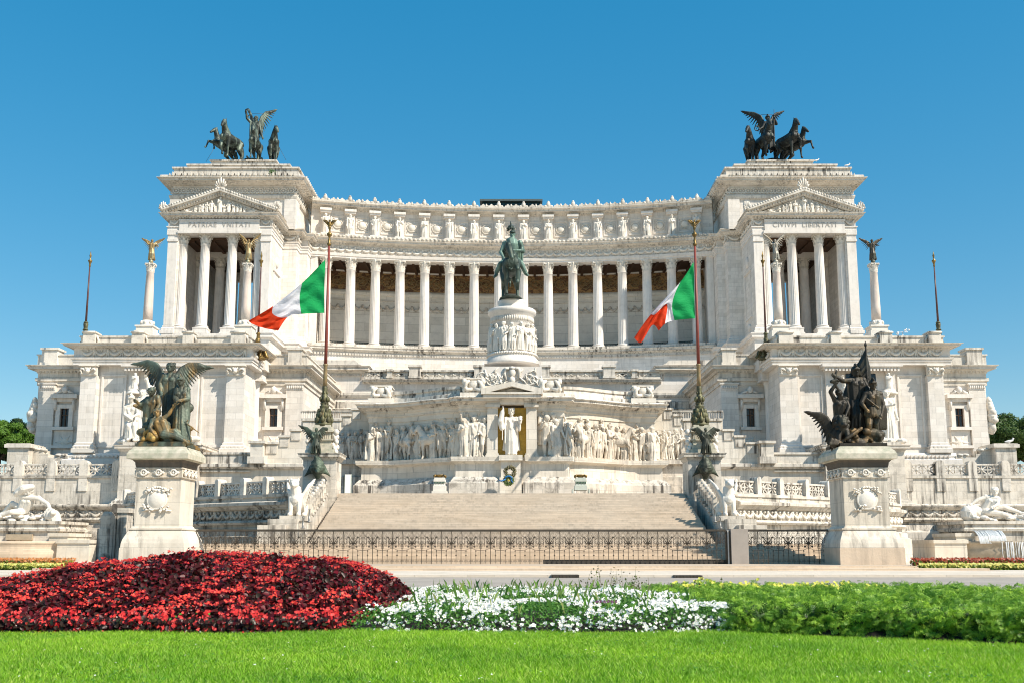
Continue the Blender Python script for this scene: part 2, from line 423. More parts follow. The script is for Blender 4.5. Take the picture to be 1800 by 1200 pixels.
def garlands(b, path, zt, zb, step, r, o=0.05, hang=True):
    def one(x,y,tx,ty,nx,ny):
        h = zt-zb; w = step
        pts = []; rr = []
        for k in range(9):
            t = k/8-.5; d = 1-4*t*t
            pts.append((x+tx*t*w*.9+nx*(o+r*.5*d), y+ty*t*w*.9+ny*(o+r*.5*d), zt-.18*h-d*h*.55)); rr.append(r*(.45+.75*d))
        b.tube(pts, rr, 6)
        ex, ey = x+tx*w*.5+nx*o, y+ty*w*.5+ny*o
        b.ell((ex,ey,zt-.25*h),(r*1.2,r*1.2,r*1.5),6,5)
        for q in (-.16,.16):
            b.tube([(ex+tx*q*.2*w,ey+ty*q*.2*w,zt-.3*h),(ex+tx*q*w*.6,ey+ty*q*w*.6,zb+.02*h)],[r*.8,r*.45],5)
        b.ell((x+nx*o,y+ny*o,zt-.22*h),(r*.9,r*.9,r*.9),6,5)
    b.along(path, step, one)
def cresting(b, path, step, z, h, o):
    def one(x,y,tx,ty,nx,ny):
        for da, ww, hh in ((0,.5,1.0),(-.5,.26,.6),(.5,.26,.6)):
            cx, cy = x+tx*da*step, y+ty*da*step
            p = [(-ww*.5*step*.5,0),(ww*.5*step*.5,0),(ww*.62*step*.5,.4*h*hh),(ww*.35*step*.5,.8*h*hh),(0,h*hh),(-ww*.35*step*.5,.8*h*hh),(-ww*.62*step*.5,.4*h*hh)]
            v = []
            for oo in (o, o-.22):
                for a, zz in p: v.append((cx+tx*a+nx*oo, cy+ty*a+ny*oo, z+zz))
            b.add(v, [tuple(range(7)), tuple(range(13,6,-1))]+[(i,i+7,(i+1)%7+7,(i+1)%7) for i in range(7)], False)
    b.along(path, step, one)
def palmette(b, x, y, z, w, h, d=.35):
    "upright fan of lobes"
    b.box(x-w*.4,x+w*.4,y-d*.5,y+d*.5,z,z+h*.18)
    for k in range(-3,4):
        a = k*.38; L = h*(.85-.06*abs(k))
        b.tube([(x+math.sin(a)*h*.1,y,z+h*.15),(x+math.sin(a)*L*.6,y-d*.25,z+h*.12+math.cos(a)*L*.62),(x+math.sin(a)*L*.95*w/h,y-d*.1,z+h*.12+math.cos(a)*L)],[.05*h,.085*h,.05*h],6)
def window_unit(parent, s, u0, u1, v0, v1, Y, hood=True):
    "narrow window with moulded frame, bracketed sill, hood with carved crest"
    f = MB(s); x0, x1 = XX(u0,(v0+v1)/2,Y), XX(u1,(v0+v1)/2,Y); zt, zb = ZZ(v0,Y), ZZ(v1,Y); w = x1-x0
    t = .45
    f.box(x0-t,x0,Y-.3,Y+.3,zb,zt); f.box(x1,x1+t,Y-.3,Y+.3,zb,zt); f.box(x0-t,x1+t,Y-.3,Y+.3,zt,zt+t*.9)
    f.box(x0-t*1.5,x1+t*1.5,Y-.5,Y+.1,zb-.35,zb-.002)
    f.box(x0-t*1.2,x1+t*1.2,Y-.14,Y+.1,zb-2.0,zb-.36)
    f.box(x0-t*1.7,x1+t*1.7,Y-.45,Y+.1,zb-2.3,zb-2.0)
    if hood:
        f.box(x0-t*1.4,x1+t*1.4,Y-.35,Y+.1,zt+t*1.6,zt+t*2.4)
        f.box(x0-t*2.1,x1+t*2.1,Y-.75,Y+.1,zt+t*2.4,zt+t*3.3)
        for q in (-1,1): f.tube([((x0+x1)/2+q*(w/2+t*1.1),Y-.25,zt+t*2.4),((x0+x1)/2+q*(w/2+t*1.1),Y-.45,zt+t*1.2),((x0+x1)/2+q*(w/2+t*1.1),Y-.25,zt-.2)],.16,6)
        c = (x0+x1)/2
        f.prism([(c-w/2-t*1.9,zt+t*3.3),(c+w/2+t*1.9,zt+t*3.3),(c+w*.42,zt+t*4.1),(c+.25*w,zt+t*5.0),(c,zt+t*5.5),(c-.25*w,zt+t*5.0),(c-w*.42,zt+t*4.1)],Y-.4,Y+.1)
        f.ell((c,Y-.5,zt+t*4.4),(.35,.25,.4),8,6)
        for q in (-1,1):
            f.tube([(c+q*.4,Y-.45,zt+t*4.2),(c+q*w*.5,Y-.45,zt+t*3.9),(c+q*(w*.5+t),Y-.45,zt+t*3.6)],[.2,.17,.1],6)
    fr = f.build('window', M['marble_plain'], parent)
    g = MB(s); g.box(x0,x1,Y+.12,Y+.16,zb,zt); g.build('pane', M['glass'], fr)
    k = MB(s); c = (x0+x1)/2
    k.box(c-.05,c+.05,Y+.04,Y+.119,zb,zt); k.box(x0,c-.052,Y+.05,Y+.119,zb+(zt-zb)*.62,zb+(zt-zb)*.62+.1); k.box(c+.052,x1,Y+.05,Y+.119,zb+(zt-zb)*.62,zb+(zt-zb)*.62+.1)
    for xx in (x0+.03, x1-.09): k.box(xx,xx+.06,Y+.04,Y+.119,zb,zt)
    k.build('sash', M['wood'], fr)
    return fr
def mask_cap(b, x0, x1, z0, z1, Y):
    "pilaster capital: slab, necking and carved lion mask with scrolls"
    w = x1-x0; c = (x0+x1)/2; h = z1-z0
    b.box(x0-.12,x1+.12,Y-.5,Y+.2,z1-h*.14,z1)
    b.box(x0,x1,Y-.25,Y+.2,z0,z1-h*.14)
    b.ell((c,Y-.45,z0+h*.42),(h*.24,h*.22,h*.3),8,6); b.ell((c,Y-.65,z0+h*.34),(h*.1,h*.12,h*.12),6,5)
    for q in (-1,1):
        b.ell((c+q*h*.2,Y-.42,z0+h*.62),(h*.1,h*.1,h*.12),6,5)
        b.tube([(c+q*h*.25,Y-.38,z0+h*.35),(c+q*w*.28,Y-.4,z0+h*.55),(c+q*w*.42,Y-.42,z0+h*.6),(c+q*w*.46,Y-.42,z0+h*.4),(c+q*w*.38,Y-.42,z0+h*.3)],[h*.09,h*.1,h*.12,h*.11,h*.08],6)
        b.ell((c+q*w*.4,Y-.3,z0+h*.18),(h*.12,h*.1,h*.12),6,5)

# ================================================================ propylaea (two temple fronts on top)
PY = 150.0
PXL, PXR = XX(292.5,500,PY), XX(472.5,500,PY)
PZ0 = ZZ(587,PY); PZC = ZZ(411.5,PY)
PW = 1.55
PCOL = None; PCOL2 = None
def text_mesh(body, size, mat, depth=.05):
    cu = bpy.data.curves.new('lettering','FONT'); cu.body = body; cu.size = size; cu.align_x = 'CENTER'; cu.align_y = 'CENTER'; cu.extrude = depth; cu.space_character = 1.15
    o = bpy.data.objects.new('lettering', cu); COL.objects.link(o)
    dg = bpy.context.evaluated_depsgraph_get(); me = bpy.data.meshes.new_from_object(o.evaluated_get(dg)); me.materials.clear(); me.materials.append(mat)
    bpy.data.objects.remove(o); return me
def propylaeum(s):
    global PCOL, PCOL2
    nm = side(s)
    root = thing('temple_pavilion', (s*(PXL+PXR)/2, PY, PZ0), f'white marble columned temple pavilion with carved pediment reading {"PATRIAE VNITATI" if s>0 else "CIVIVM LIBERTATI"}', 'pavilion')
    YB = 176.0
    H = PZC-PZ0
    # podium and side walls
    b = MB(s)
    b.box(PXL-.6,PXR+.6,PY-.7,YB,PZ0-9,PZ0-.5); b.box(PXL-.3,PXR+.3,PY-.4,YB,PZ0-.5,PZ0)
    for xa, xb in ((PXL,PXL+PW),(PXR-PW,PXR)):
        b.box(xa,xb,PY,YB,PZ0,PZC)
    # pier steps towards the colonnade
    xp1 = XX(519,500,158.0); xp2 = XX(538,500,160.5)
    b.box(PXR,xp1,158.0,YB,PZ0-9,PZC); b.box(xp1,xp2,160.5,YB,PZ0-9,PZC)
    # rear wall with lintel; open towards the sky on the inner side
    yr = 171.0; xo = XX(414,540,yr); xo2 = XX(452,540,yr)
    b.box(PXL+PW,xo,yr,yr+1,PZ0,PZC); b.box(xo,PXR-PW,yr,yr+1,ZZ(495,yr),PZC); b.box(xo2,PXR-PW,yr,yr+1,PZ0,ZZ(495,yr))
    b.build('wall', M['marble'], root)
    # side panels, pilasters, plinth mouldings
    t = MB(s)
    for yy in (152.4,):
        t.box(PXR,PXR+.16,yy,yy+4.2,PZ0+3.2,PZ0+3.6); t.box(PXR,PXR+.22,yy-.1,yy+4.3,PZ0+10.4,PZ0+10.9)
        t.box(PXR,PXR+.1,yy+.2,yy+.5,PZ0+3.6,PZ0+10.4); t.box(PXR,PXR+.1,yy+3.7,yy+4.0,PZ0+3.6,PZ0+10.4)
        t.ell((PXR+.02,yy+2.1,PZ0+12.2),(.3,.9,.9),10,7); t.ell((PXR+.02,yy+2.1,PZ0+1.9),(.3,.8,.6),10,7)
    for xa, xb in ((PXL-.06,PXL+PW-.2),(PXR-PW+.2,PXR+.06)):
        t.box(xa,xb,PY-.22,PY-.001,PZ0+1.3,PZC-1.25)
        t.box(xa-.1,xb+.1,PY-.36,PY-.001,PZC-1.25,PZC-.9); t.box(xa-.03,xb+.03,PY-.28,PY-.001,PZC-.9,PZC-.25); t.box(xa-.14,xb+.14,PY-.42,PY-.001,PZC-.25,PZC+.5)
    pthL = [(PXL,YB),(PXL,PY),(PXL+PW,PY)]; pthR = [(PXR-PW,PY),(PXR,PY),(PXR,158.0),(xp1,158.0),(xp1,160.5),(xp2,160.5),(xp2,YB-6)]
    pl = [(-.2,PZ0),(.5,PZ0),(.5,PZ0+.45),(.36,PZ0+.5),(.38,PZ0+.75),(.2,PZ0+1.0),(.24,PZ0+1.15),(.1,PZ0+1.3),(-.2,PZ0+1.3)]
    t.sweep(pthL, pl); t.sweep(pthR, pl)
    # podium cornice on the inner flank
    pc = cyma(PZ0-1.25, PZ0-.05, .1, .95)
    t.sweep([(PXR-3,PY-.4),(PXR+.3,PY-.4),(PXR+.3,157.4),(xp1+.3,157.4),(xp1+.3,160.0),(xp2+.3,160.0),(xp2+.3,166)], pc)
    t.box(PXR+.6,PXR+.9,PY+1.5,PY+5.5,PZ0-6.5,PZ0-2.2)
    t.build('pilaster', M['marble_plain'], root)
    # columns
    if PCOL is None:
        PCOL = column_meshes(.80,.68,H,.62,1.5,20,ped=.75)
        PCOL2 = column_meshes(.80,.70,H-1.2,.62,1.6,20,ped=.5)
    for u in (361.5-3.5, 409-3.0):
        put_column(PCOL, root, s*XX(u,500,PY+.9), PY+.9, PZ0, H, 1.5)
    for x in (PXL+PW+.35, PXR-PW-.35):
        put_column(PCOL, root, s*x, PY+.95, PZ0, H, 1.5)
    for u in (342, 385, 428):
        put_column(PCOL2, root, s*XX(u,520,159.5), 159.5, PZ0, H-1.2, 1.6)
    b = MB(s); b.box(PXL+PW,PXR-PW,158.6,160.4,PZC-1.2,PZC); b.build('beam', M['marble_plain'], root)
    c = MB(s); c.box(PXL+PW,PXR-PW,PY+1.9,158.6,PZC-.35,PZC-.05); c.box(PXL+PW,PXR-PW,160.4,yr,PZC-.35,PZC-.05)
    for k in range(4): c.box(PXL+PW+k*3.1+1.2,PXL+PW+k*3.1+1.7,PY+2,158.5,PZC-.7,PZC-.352)
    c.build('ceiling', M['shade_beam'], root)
    # entablature
    za0 = PZC; za1 = ZZ(388,PY); zc0 = ZZ(386.5,PY); zc1 = ZZ(374,PY-1.2)
    e = MB(s)
    e.box(PXL,PXR,PY-.1,YB,za0,zc1-.1); e.box(PXR,xp1,158.0,YB,za0,zc1-.1); e.box(xp1,xp2,160.5,YB,za0,zc1-.1)
    e.box(PXL+PW+.1,PXR-PW-.1,PY-.55,PY-.102,za0+.35,za1)
    e.box(PXL+PW-.1,PXR-PW+.1,PY-.62,PY-.104,za0-.05,za0+.35); e.box(PXL+PW+.0,PXR-PW-.0,PY-.68,PY-.55,za1-.25,za1)
    full = [(PXL,YB-3),(PXL,PY-.1),(PXR,PY-.1),(PXR,158.0),(xp1,158.0),(xp1,160.5),(xp2,160.5),(xp2,YB-8)]
    e.sweep(full, [(-.2,za0),(.12,za0),(.12,za0+.5),(.2,za0+.52),(.2,za0+.9),(.34,za0+.95),(.34,za0+1.1),(-.2,za0+1.1)])
    e.build('entablature', M['marble_plain'], root)
    k = MB(s); k.sweep(full, cyma(zc0,zc1,.25,1.35)); k.dentils(full,.5,.28,.25,.62,zc0-.02,zc0+.38)
    k.build('cornice', M['marble_cornice'], root)
    g = MB(s, smooth=True)
    garlands(g, full[2:], za1+.35, za0+1.15, 2.6, .2, .12)
    for xa in (PXL+PW*.5, PXR-PW*.5): garlands(g, [(xa-.9,PY-.1),(xa+.9,PY-.1)], za1+.4, za0+1.1, 1.7, .17, .1)
    g.build('garland', M['carved'], root)
    # pediment
    p = MB(s); ap = ZZ(331,PY-1.2); cx = (PXL+PXR)/2; xl, xr = PXL-1.2, PXR+1.2
    zb = zc1
    p.prism([(xl+1.2,zb-.05),(xr-1.2,zb-.05),(cx,ap-1.0)], PY-.3, PY+5)
    for q, xe in ((-1,xl),(1,xr)):
        for w0, w1, yo in ((0,.42,1.35),(.42,.62,1.05),(.62,1.0,.7)):
            p.prism([(xe,zb+.35-w0*.5+.25),(cx,ap-w0*1.0),(cx,ap-w1*1.0-.02),(xe+q*(-.9)*w1,zb+.35-w1*.5+.02+.25 if w1<1 else zb)], PY-yo, PY+5.2)
        n = 22
        for j in range(n):
            tt = (j+.5)/n; x = xe+(cx-xe)*tt; z = zb+.1+(ap-.62-zb-.1)*tt
            p.box(x-.14,x+.14,PY-1.0,PY-.3,z-.25,z+.02)
            zz = zb+.62+(ap-zb-.62)*tt
            p.ell((x,PY-1.3,zz),(.2,.14,.2),6,5)
    palmette(p, cx, PY-.7, ap-.1, 1.5, 2.0, .6)
    for xe in (xl+.3,xr-.3): palmette(p, xe, PY-.7, zb+.4, 1.0, 1.6, .5)
    p.build('pediment', M['marble_cornice'], root)
    # attic
    a = MB(s); AY = 156.5; ax0, ax1 = XX(302.5,350,AY), XX(518.5,350,AY); AYB = 178.0
    zt0 = zc1-.2; z_fr0 = ZZ(342,AY); z_fr1 = ZZ(330,AY); zco0 = ZZ(327,AY); zco1 = ZZ(312.5,AY-1.6)
    a.box(ax0,ax1,AY,AYB,zt0,zco1-.05); a.box(ax0-.25,ax0+1.5,AY-.25,AY+2,zt0,z_fr0-.8); a.box(ax1-1.6,ax1+.25,AY-.25,AY+2.5,zt0,z_fr0-.8)
    a.box(ax1-3.2,ax1-2.4,AY-.12,AY-.001,zt0,z_fr0-.9)
    a.build('attic_wall', M['marble'], root)
    m = MB(s); ap_ = [(ax0,AYB),(ax0,AY),(ax1,AY),(ax1,AYB)]
    m.sweep(ap_, [(-.2,z_fr0-.8),(.3,z_fr0-.8),(.42,z_fr0-.45),(.42,z_fr0-.25),(.2,z_fr0-.15),(-.2,z_fr0-.15)])
    m.sweep(ap_, cyma(zco0,zco1,.3,2.0)); m.dentils(ap_,1.15,.62,.3,1.45,zco0+.25,zco0+.75)
    m.sweep(ap_, [(-.2,zco1-.05),(1.5,zco1-.05),(1.6,zco1+.35),(1.5,zco1+.5),(-.2,zco1+.5)])
    cresting(m, ap_, .95, zco1+.35, .62, 1.75)
    m.build('attic_cornice', M['marble_cornice'], root)
    fz = MB(s, smooth=True)
    def ros(x,y,tx,ty,nx,ny):
        M3 = Matrix(((tx,nx,0),(ty,ny,0),(0,0,1)))
        zc = (z_fr0+z_fr1)/2; hh = (z_fr1-z_fr0)
        pts = [(x+tx*math.cos(q)*hh*.38+nx*.12, y+ty*math.cos(q)*hh*.38+ny*.12, zc+math.sin(q)*hh*.38) for q in np.linspace(0,2*math.pi,11)]
        fz.tube(pts,.1,5); fz.ell((x+nx*.1,y+ny*.1,zc),(.16,.16,.16),6,5)
        fz.ell((x+tx*.62+nx*.08,y+ty*.62+ny*.08,zc-hh*.32),(.3,.1,.18),6,5); fz.ell((x+tx*.62+nx*.08,y+ty*.62+ny*.08,zc+hh*.3),(.14,.1,.16),6,5)
    fz.along(ap_, 1.25, ros)
    fz.build('rosette_frieze', M['carved'], root)
    r = MB(s); zz = zco1+.45
    for u0,u1,v1,Yk in ((306,524,294.5,157.2),(331,508,289,159.5),(372,484.5,281.5,162)):
        x0, x1 = XX(u0,v1,Yk), XX(u1,v1,Yk); z1 = ZZ(v1,Yk)
        r.box(x0,x1,Yk,AYB-1-(Yk-157),zz,z1-.25); r.box(x0-.25,x1+.25,Yk-.25,AYB-.8-(Yk-157),z1-.25,z1); zz = z1
    r.build('stepped_roof', M['marble_stained'], root)
    tm = text_mesh('PATRIAE  VNITATI' if s>0 else 'CIVIVM  LIBERTATI', 1.02, M['letter'], .03)
    o = place(tm, 'lettering', root, (s*cx, PY-.575, (za0+.35+za1)/2-.02)); o.rotation_euler = (math.pi/2,0,0)
    return root, zz, cx
M['letter'] = plain('engraved_letter_grey', (0.44,0.41,0.37), 0.8, var=.2)
QUAD = {}
for s in (1,-1):
    QUAD[s] = propylaeum(s)

# ================================================================ colonnade (curved portico between the pavilions)
ARC_R, ARC_Y = 129.0, 38.3
def arc_pt(x, dr=0.0):
    "point on the portico arc (plan) for given x, moved outward/back by dr"
    r = ARC_R+dr; return (x, ARC_Y+math.sqrt(max(0, r*r-x*x)))
def arc_path(x0, x1, n, dr=0.0):
    a0, a1 = math.asin(x0/(ARC_R+dr)), math.asin(x1/(ARC_R+dr)); r = ARC_R+dr
    return [(r*math.sin(a0+(a1-a0)*k/n), ARC_Y+r*math.cos(a0+(a1-a0)*k/n)) for k in range(n+1)]
def arc_u(u, v, dr=0.0):
    x = 0
    Y = 165
    for _ in range(8):
        x = XX(u,v,Y); Y = arc_pt(x,dr)[1]
    return x, Y
CYC = ARC_Y+ARC_R
xe = XX(538,500,160.5)+.05
colon = thing('curved_colonnade', (0, CYC, ZZ(614,CYC)), 'long curved white marble portico of sixteen columns between two temple fronts', 'colonnade')
zb = ZZ(614.5,CYC+.2); zc = ZZ(465,CYC+.9)
N = 48
p0 = arc_path(xe,-xe,N)
b = MB(); b.sweep(p0, [(1.5,zb-16),(1.5,zb-1.0),(-10.5,zb-1.0),(-10.5,zb-16)]); b.build('podium_wall', M['marble'], colon)
b = MB(); b.sweep(p0, cyma(zb-1.25,zb-.45,1.5,2.3,-10)); b.sweep(p0,[(1.9,zb-.45),(1.9,zb),(-10.4,zb),(-10.4,zb-.45)])
b.dentils(p0,.55,.3,1.5,1.75,zb-1.75,zb-1.4)
b.build('podium_cornice', M['marble_stained'], colon)
# rear wall: panelled stone below, mosaic frieze, white band, dark ceiling
rw = arc_path(xe*1.02,-xe*1.02,N,9.0)
zf0 = ZZ(517,CYC+9); zf1 = ZZ(486,CYC+9)
b = MB(); b.sweep(rw,[(0,zb),(0,zf0-.9),(-.6,zf0-.9),(-.6,zb)]); b.build('rear_wall', M['shade_wall'], colon)
b = MB(); b.sweep(rw,[(.25,zf0-.9),(.35,zf0-.5),(.3,zf0-.3),(.1,zf0),(-.6,zf0),(-.6,zf0-.9)]); b.sweep(rw,[(.1,zf1),(.5,zf1+.3),(.5,zf1+.9),(.8,zf1+1.0),(.8,zf1+1.5),(-.6,zf1+1.5),(-.6,zf1)]); b.build('rear_moulding', M['shade_wall'], colon)
m, nt, bs = nt_new('brown_mosaic_frieze')
g = node(nt,'ShaderNodeNewGeometry'); pos = g.outputs['Position']
n1 = noise(nt, vmath(nt,'MULTIPLY',pos,(1,0.2,1.3)), .9, 6, .7, 1.2)
nt.links.new(ramp(nt, n1, [(.36,(.20,.09,.04)),(.45,(.07,.035,.018)),(.54,(.42,.26,.10)),(.62,(.20,.09,.04)),(.72,(.34,.19,.07))]).outputs[0], bs.inputs['Base Color']); bs.inputs['Roughness'].default_value = .6
M['mosaic'] = m
b = MB(); b.sweep(rw,[(.02,zf0),(.02,zf1),(-.6,zf1),(-.6,zf0)]); b.build('mosaic_frieze', M['mosaic'], colon)
b = MB(smooth=True); cols = []
def swagp(x,y,tx,ty,nx,ny):
    z = zf0-2.9
    for q in (-1,1):
        b.tube([(x+nx*.1,y+ny*.1,z-.1),(x+q*tx*.7+nx*.12,y+q*ty*.7+ny*.12,z-.5),(x+q*tx*1.3+nx*.1,y+q*ty*1.3+ny*.1,z),(x+q*tx*1.2+nx*.1,y+q*ty*1.2+ny*.1,z+.3)],[.14,.2,.15,.1],6)
    b.ell((x+nx*.12,y+ny*.12,z+.05),(.3,.2,.3),8,6)
    for a in (-1.95,1.95): b.obox(x+tx*a,y+ty*a,tx,ty,nx,ny,.1,0,.07,zb+.6,zf0-1.8)
    for zz in (zf0-1.85,zf0-3.7,zb+.5): b.obox(x,y,tx,ty,nx,ny,3.9,0,.09,zz,zz+.12)
for k in range(17):
    x,y = arc_u(549.4+43.6*k,560,9.0)
    # swag panel centred behind each opening
    tx, ty = math.cos(math.asin(x/(ARC_R+9))), -math.sin(math.asin(x/(ARC_R+9)))
    swagp(x,y,tx,ty,ty,-tx)
b.build('wall_swag', M['marble_cornice'], colon)
b = MB(smooth=True)
for k in range(17):
    x,y = arc_u(549.4+43.6*k,500,8.85)
    for da, kk in ((0,1.0),(-1.35,.6),(1.35,.6)):
        zc_ = (zf0+zf1)/2; rr = .85*kk
        pts = [(x+da+math.cos(q)*rr,y,zc_+math.sin(q)*rr) for q in np.linspace(0,2*math.pi,13)]
        b.tube(pts,.1,5); b.ell((x+da,y,zc_),(.3*kk,.1,.38*kk),8,6)
        for q in range(5):
            a = q*1.2566+1.57; b.tube([(x+da,y,zc_),(x+da+math.cos(a)*rr*.8,y-.03,zc_+math.sin(a)*rr*.8)],[.13*kk,.03],5)
b.build('mosaic_emblem', M['tan_pole'], colon)
b = MB(); b.sweep(p0,[(-1.8,zc+.3),(-1.8,zc+.9),(-9.6,zc+.9),(-9.6,zc+.3)])
for k in range(34):
    x,y = arc_u(549.4+21.8*k,470,-.5); b.box(x-.2,x+.2,y+2.2,y+9.3,zc-.15,zc+.299)
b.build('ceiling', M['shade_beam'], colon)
# columns and iron screens
H = zc-zb; CM = column_meshes(.86,.74,H,.7,1.75,20)
for k in range(16):
    x,y = arc_u(571.5+43.6*k,545,.9)
    put_column(CM, colon, x, y, zb, H, 1.75)
scr = MB()
scr.box(-1.25,1.25,-.05,.05,.95,1.1); scr.box(-1.25,1.25,-.05,.05,.05,.2)
for i in range(2): scr.box(-1.25+2.4*i,-1.15+2.4*i,-.05,.05,.0,1.2)
for i in range(6):
    cxx = -1.0+.4*i
    scr.tube([(cxx+math.cos(q)*.15,0,.58+math.sin(q)*.3) for q in np.linspace(0,2*math.pi,9)],.035,4)
    scr.bar((cxx-.2,0,.22),(cxx+.2,0,.93),.05,.05); scr.bar((cxx+.2,0,.22),(cxx-.2,0,.93),.05,.05)
scr = scr.mesh('iron_screen', M['green_iron'])
for k in range(17):
    x,y = arc_u(549.6+43.6*k,605,2.0)
    if abs(x) > abs(xe)-.9: continue
    place(scr,'iron_screen',colon,(x,y,zb),-math.asin(x/ARC_R),1.05)
# end antae
for q in (-1,1):
    b = MB(); x0 = q*abs(xe); b.box(min(x0,x0-q*1.1),max(x0,x0-q*1.1),arc_pt(x0)[1]+.3,arc_pt(x0)[1]+2.2,zb,zc); b.build('end_pilaster', M['marble_plain'], colon)
# entablature
za1 = ZZ(455,CYC); zf_ = ZZ(441.5,CYC); zk0 = ZZ(440,CYC); zk1 = ZZ(424,CYC-1); 
b = MB(); b.sweep(p0,[(.1,zc),(.1,za1-.5),(.22,za1-.45),(.3,za1),(.05,za1+.02),(.05,zk0),(-2.2,zk0),(-2.2,zc)]); b.build('entablature', M['marble_plain'], colon)
b = MB(smooth=True); garlands(b, p0, zf_+.05, za1+.05, 2.02, .2, .1)
cur = []
b.build('garland_frieze', M['carved'], colon)
b = MB(); b.sweep(p0, cyma(zk0,zk1-.5,.1,1.5,-2)); b.dentils(p0,.5,.27,.1,.5,zk0+.02,zk0+.4)
b.sweep(p0,[(-2,zk1-.5),(1.3,zk1-.5),(1.42,zk1),(-2,zk1)]); 
b.along(p0,.8,lambda x,y,tx,ty,nx,ny: b.ell((x+nx*1.42,y+ny*1.42,zk1-.22),(.26,.16,.2),6,5))
b.build('cornice', M['marble_cornice'], colon)
# attic
zt0 = ZZ(378,CYC); zt1 = ZZ(366,CYC-.8); zcr = ZZ(358.5,CYC-.8)
b = MB(); b.sweep(p0,[(-.9,zk1-.1),(-.9,zt0+.5),(-3.2,zt0+.5),(-3.2,zk1-.1)]); b.build('attic_wall', M['marble'], colon)
b = MB(); b.sweep(p0, cyma(zt0,zt1,-.9,.75,-3)); b.dentils(p0,.5,.27,-.9,-.4,zt0+.05,zt0+.4)
b.sweep(p0,[(-3,zt1),(.55,zt1),(.6,zt1+.25),(-3,zt1+.25)])
cresting(b,p0,2.02,zt1+.2,.62,.45)
for k in range(33):
    x,y = arc_u(571.5+43.6*(k-1)/2,362,-.3); h_ = 1.0 if k%2 else .6
    b.ell((x,y,zt1+.62*h_+.1),(.36*h_,.26,.5*h_),8,6); b.ell((x,y,zt1+1.05*h_+.1),(.22*h_,.2,.22*h_),7,5); b.ell((x-.5*h_,y,zt1+.4),(.3*h_,.2,.24*h_),7,5); b.ell((x+.5*h_,y,zt1+.4),(.3*h_,.2,.24*h_),7,5)
b.build('attic_cornice', M['marble_cornice'], colon)

attic_spots = []
for k in range(-1,17):
    u = 571.5+43.6*k
    x,y = arc_u(u,400,.9); pd = MB(); sh = MB(smooth=True)
    if 0 <= k <= 15:
        a = math.asin(x/ARC_R); tx,ty = math.cos(a),-math.sin(a); nx,ny = ty,-tx
        pd.obox(x,y,tx,ty,nx,ny,1.55,-.2,1.5,zk1-.1,zk1+.45)            # statue plinth
        pd.obox(x,y,tx,ty,nx,ny,1.5,-.2,.35,zk1+.45,zt0-.75); pd.obox(x,y,tx,ty,nx,ny,1.75,-.2,.95,zt0-.75,zt0-.45); pd.obox(x,y,tx,ty,nx,ny,1.95,-.2,1.15,zt0-.45,zt0-.05)
        pd.build('attic_pier', M['marble_plain'], colon); pd = MB()
        attic_spots.append((x+nx*.95,y+ny*.95,zk1+.45,a))
    x,y = arc_u(u+21.8,400,.9)
    if abs(x) < abs(xe)-1.3:
        a = math.asin(x/ARC_R); tx,ty = math.cos(a),-math.sin(a); nx,ny = ty,-tx
        zm = (zk1+zt0)/2+.05
        for w,z0_,z1_,d in ((2.15,zm+1.25,zm+1.4,.12),(2.15,zm-1.4,zm-1.25,.12)): pd.obox(x,y,tx,ty,nx,ny,w,0,d,z0_,z1_)
        for q in (-1.05,1.05): pd.obox(x+tx*q,y+ty*q,tx,ty,nx,ny,.12,0,.12,zm-1.249,zm+1.249)
        Mr = Matrix(((tx,nx,0),(ty,ny,0),(0,0,1)))
        sh.ell((x,y,zm),(.66,.34,.66),14,9,Mr)
        sh.tube([(x+tx*math.cos(q)*.76+nx*.1,y+ty*math.cos(q)*.76+ny*.1,zm+math.sin(q)*.76) for q in np.linspace(0,2*math.pi,17)],.09,5)
        for q in (.785,2.356,3.927,5.498):
            sh.tube([(x+tx*math.cos(q+d_)*rr+nx*.05,y+ty*math.cos(q+d_)*rr+ny*.05,zm+math.sin(q+d_)*rr) for d_,rr in ((-.35,1.0),(-.1,1.22),(.12,1.18),(.1,1.0))],.06,4)
        o = pd.build('attic_panel', M['marble_plain'], colon); sh.build('shield', M['carved'], o)
# glazed lift house on the roof
lift = thing('rooftop_lift_house', (0, 190, zt1-2), 'dark green glazed lift house behind the roof cresting', 'rooftop hut')
Yl = 190; b = MB(); x0,x1 = XX(848,360,Yl),XX(949,360,Yl); b.box(x0,x1,Yl,Yl+8,ZZ(380,Yl),ZZ(355.5,Yl)); b.build('glazing', plain('green_tinted_glass',(.02,.05,.05),.2,var=.3), lift)
b = MB(); b.box(x0-.5,x1+.5,Yl-.7,Yl+8.5,ZZ(355.5,Yl),ZZ(352.3,Yl)); b.build('roof', plain('grey_green_metal',(.11,.14,.14),.5), lift)
b = MB()
for k in range(11):
    xx = x0+(x1-x0)*k/10; b.box(xx-.08,xx+.08,Yl-.1,Yl-.001,ZZ(380,Yl),ZZ(355.5,Yl))
b.build('mullion', M['green_iron'], lift)
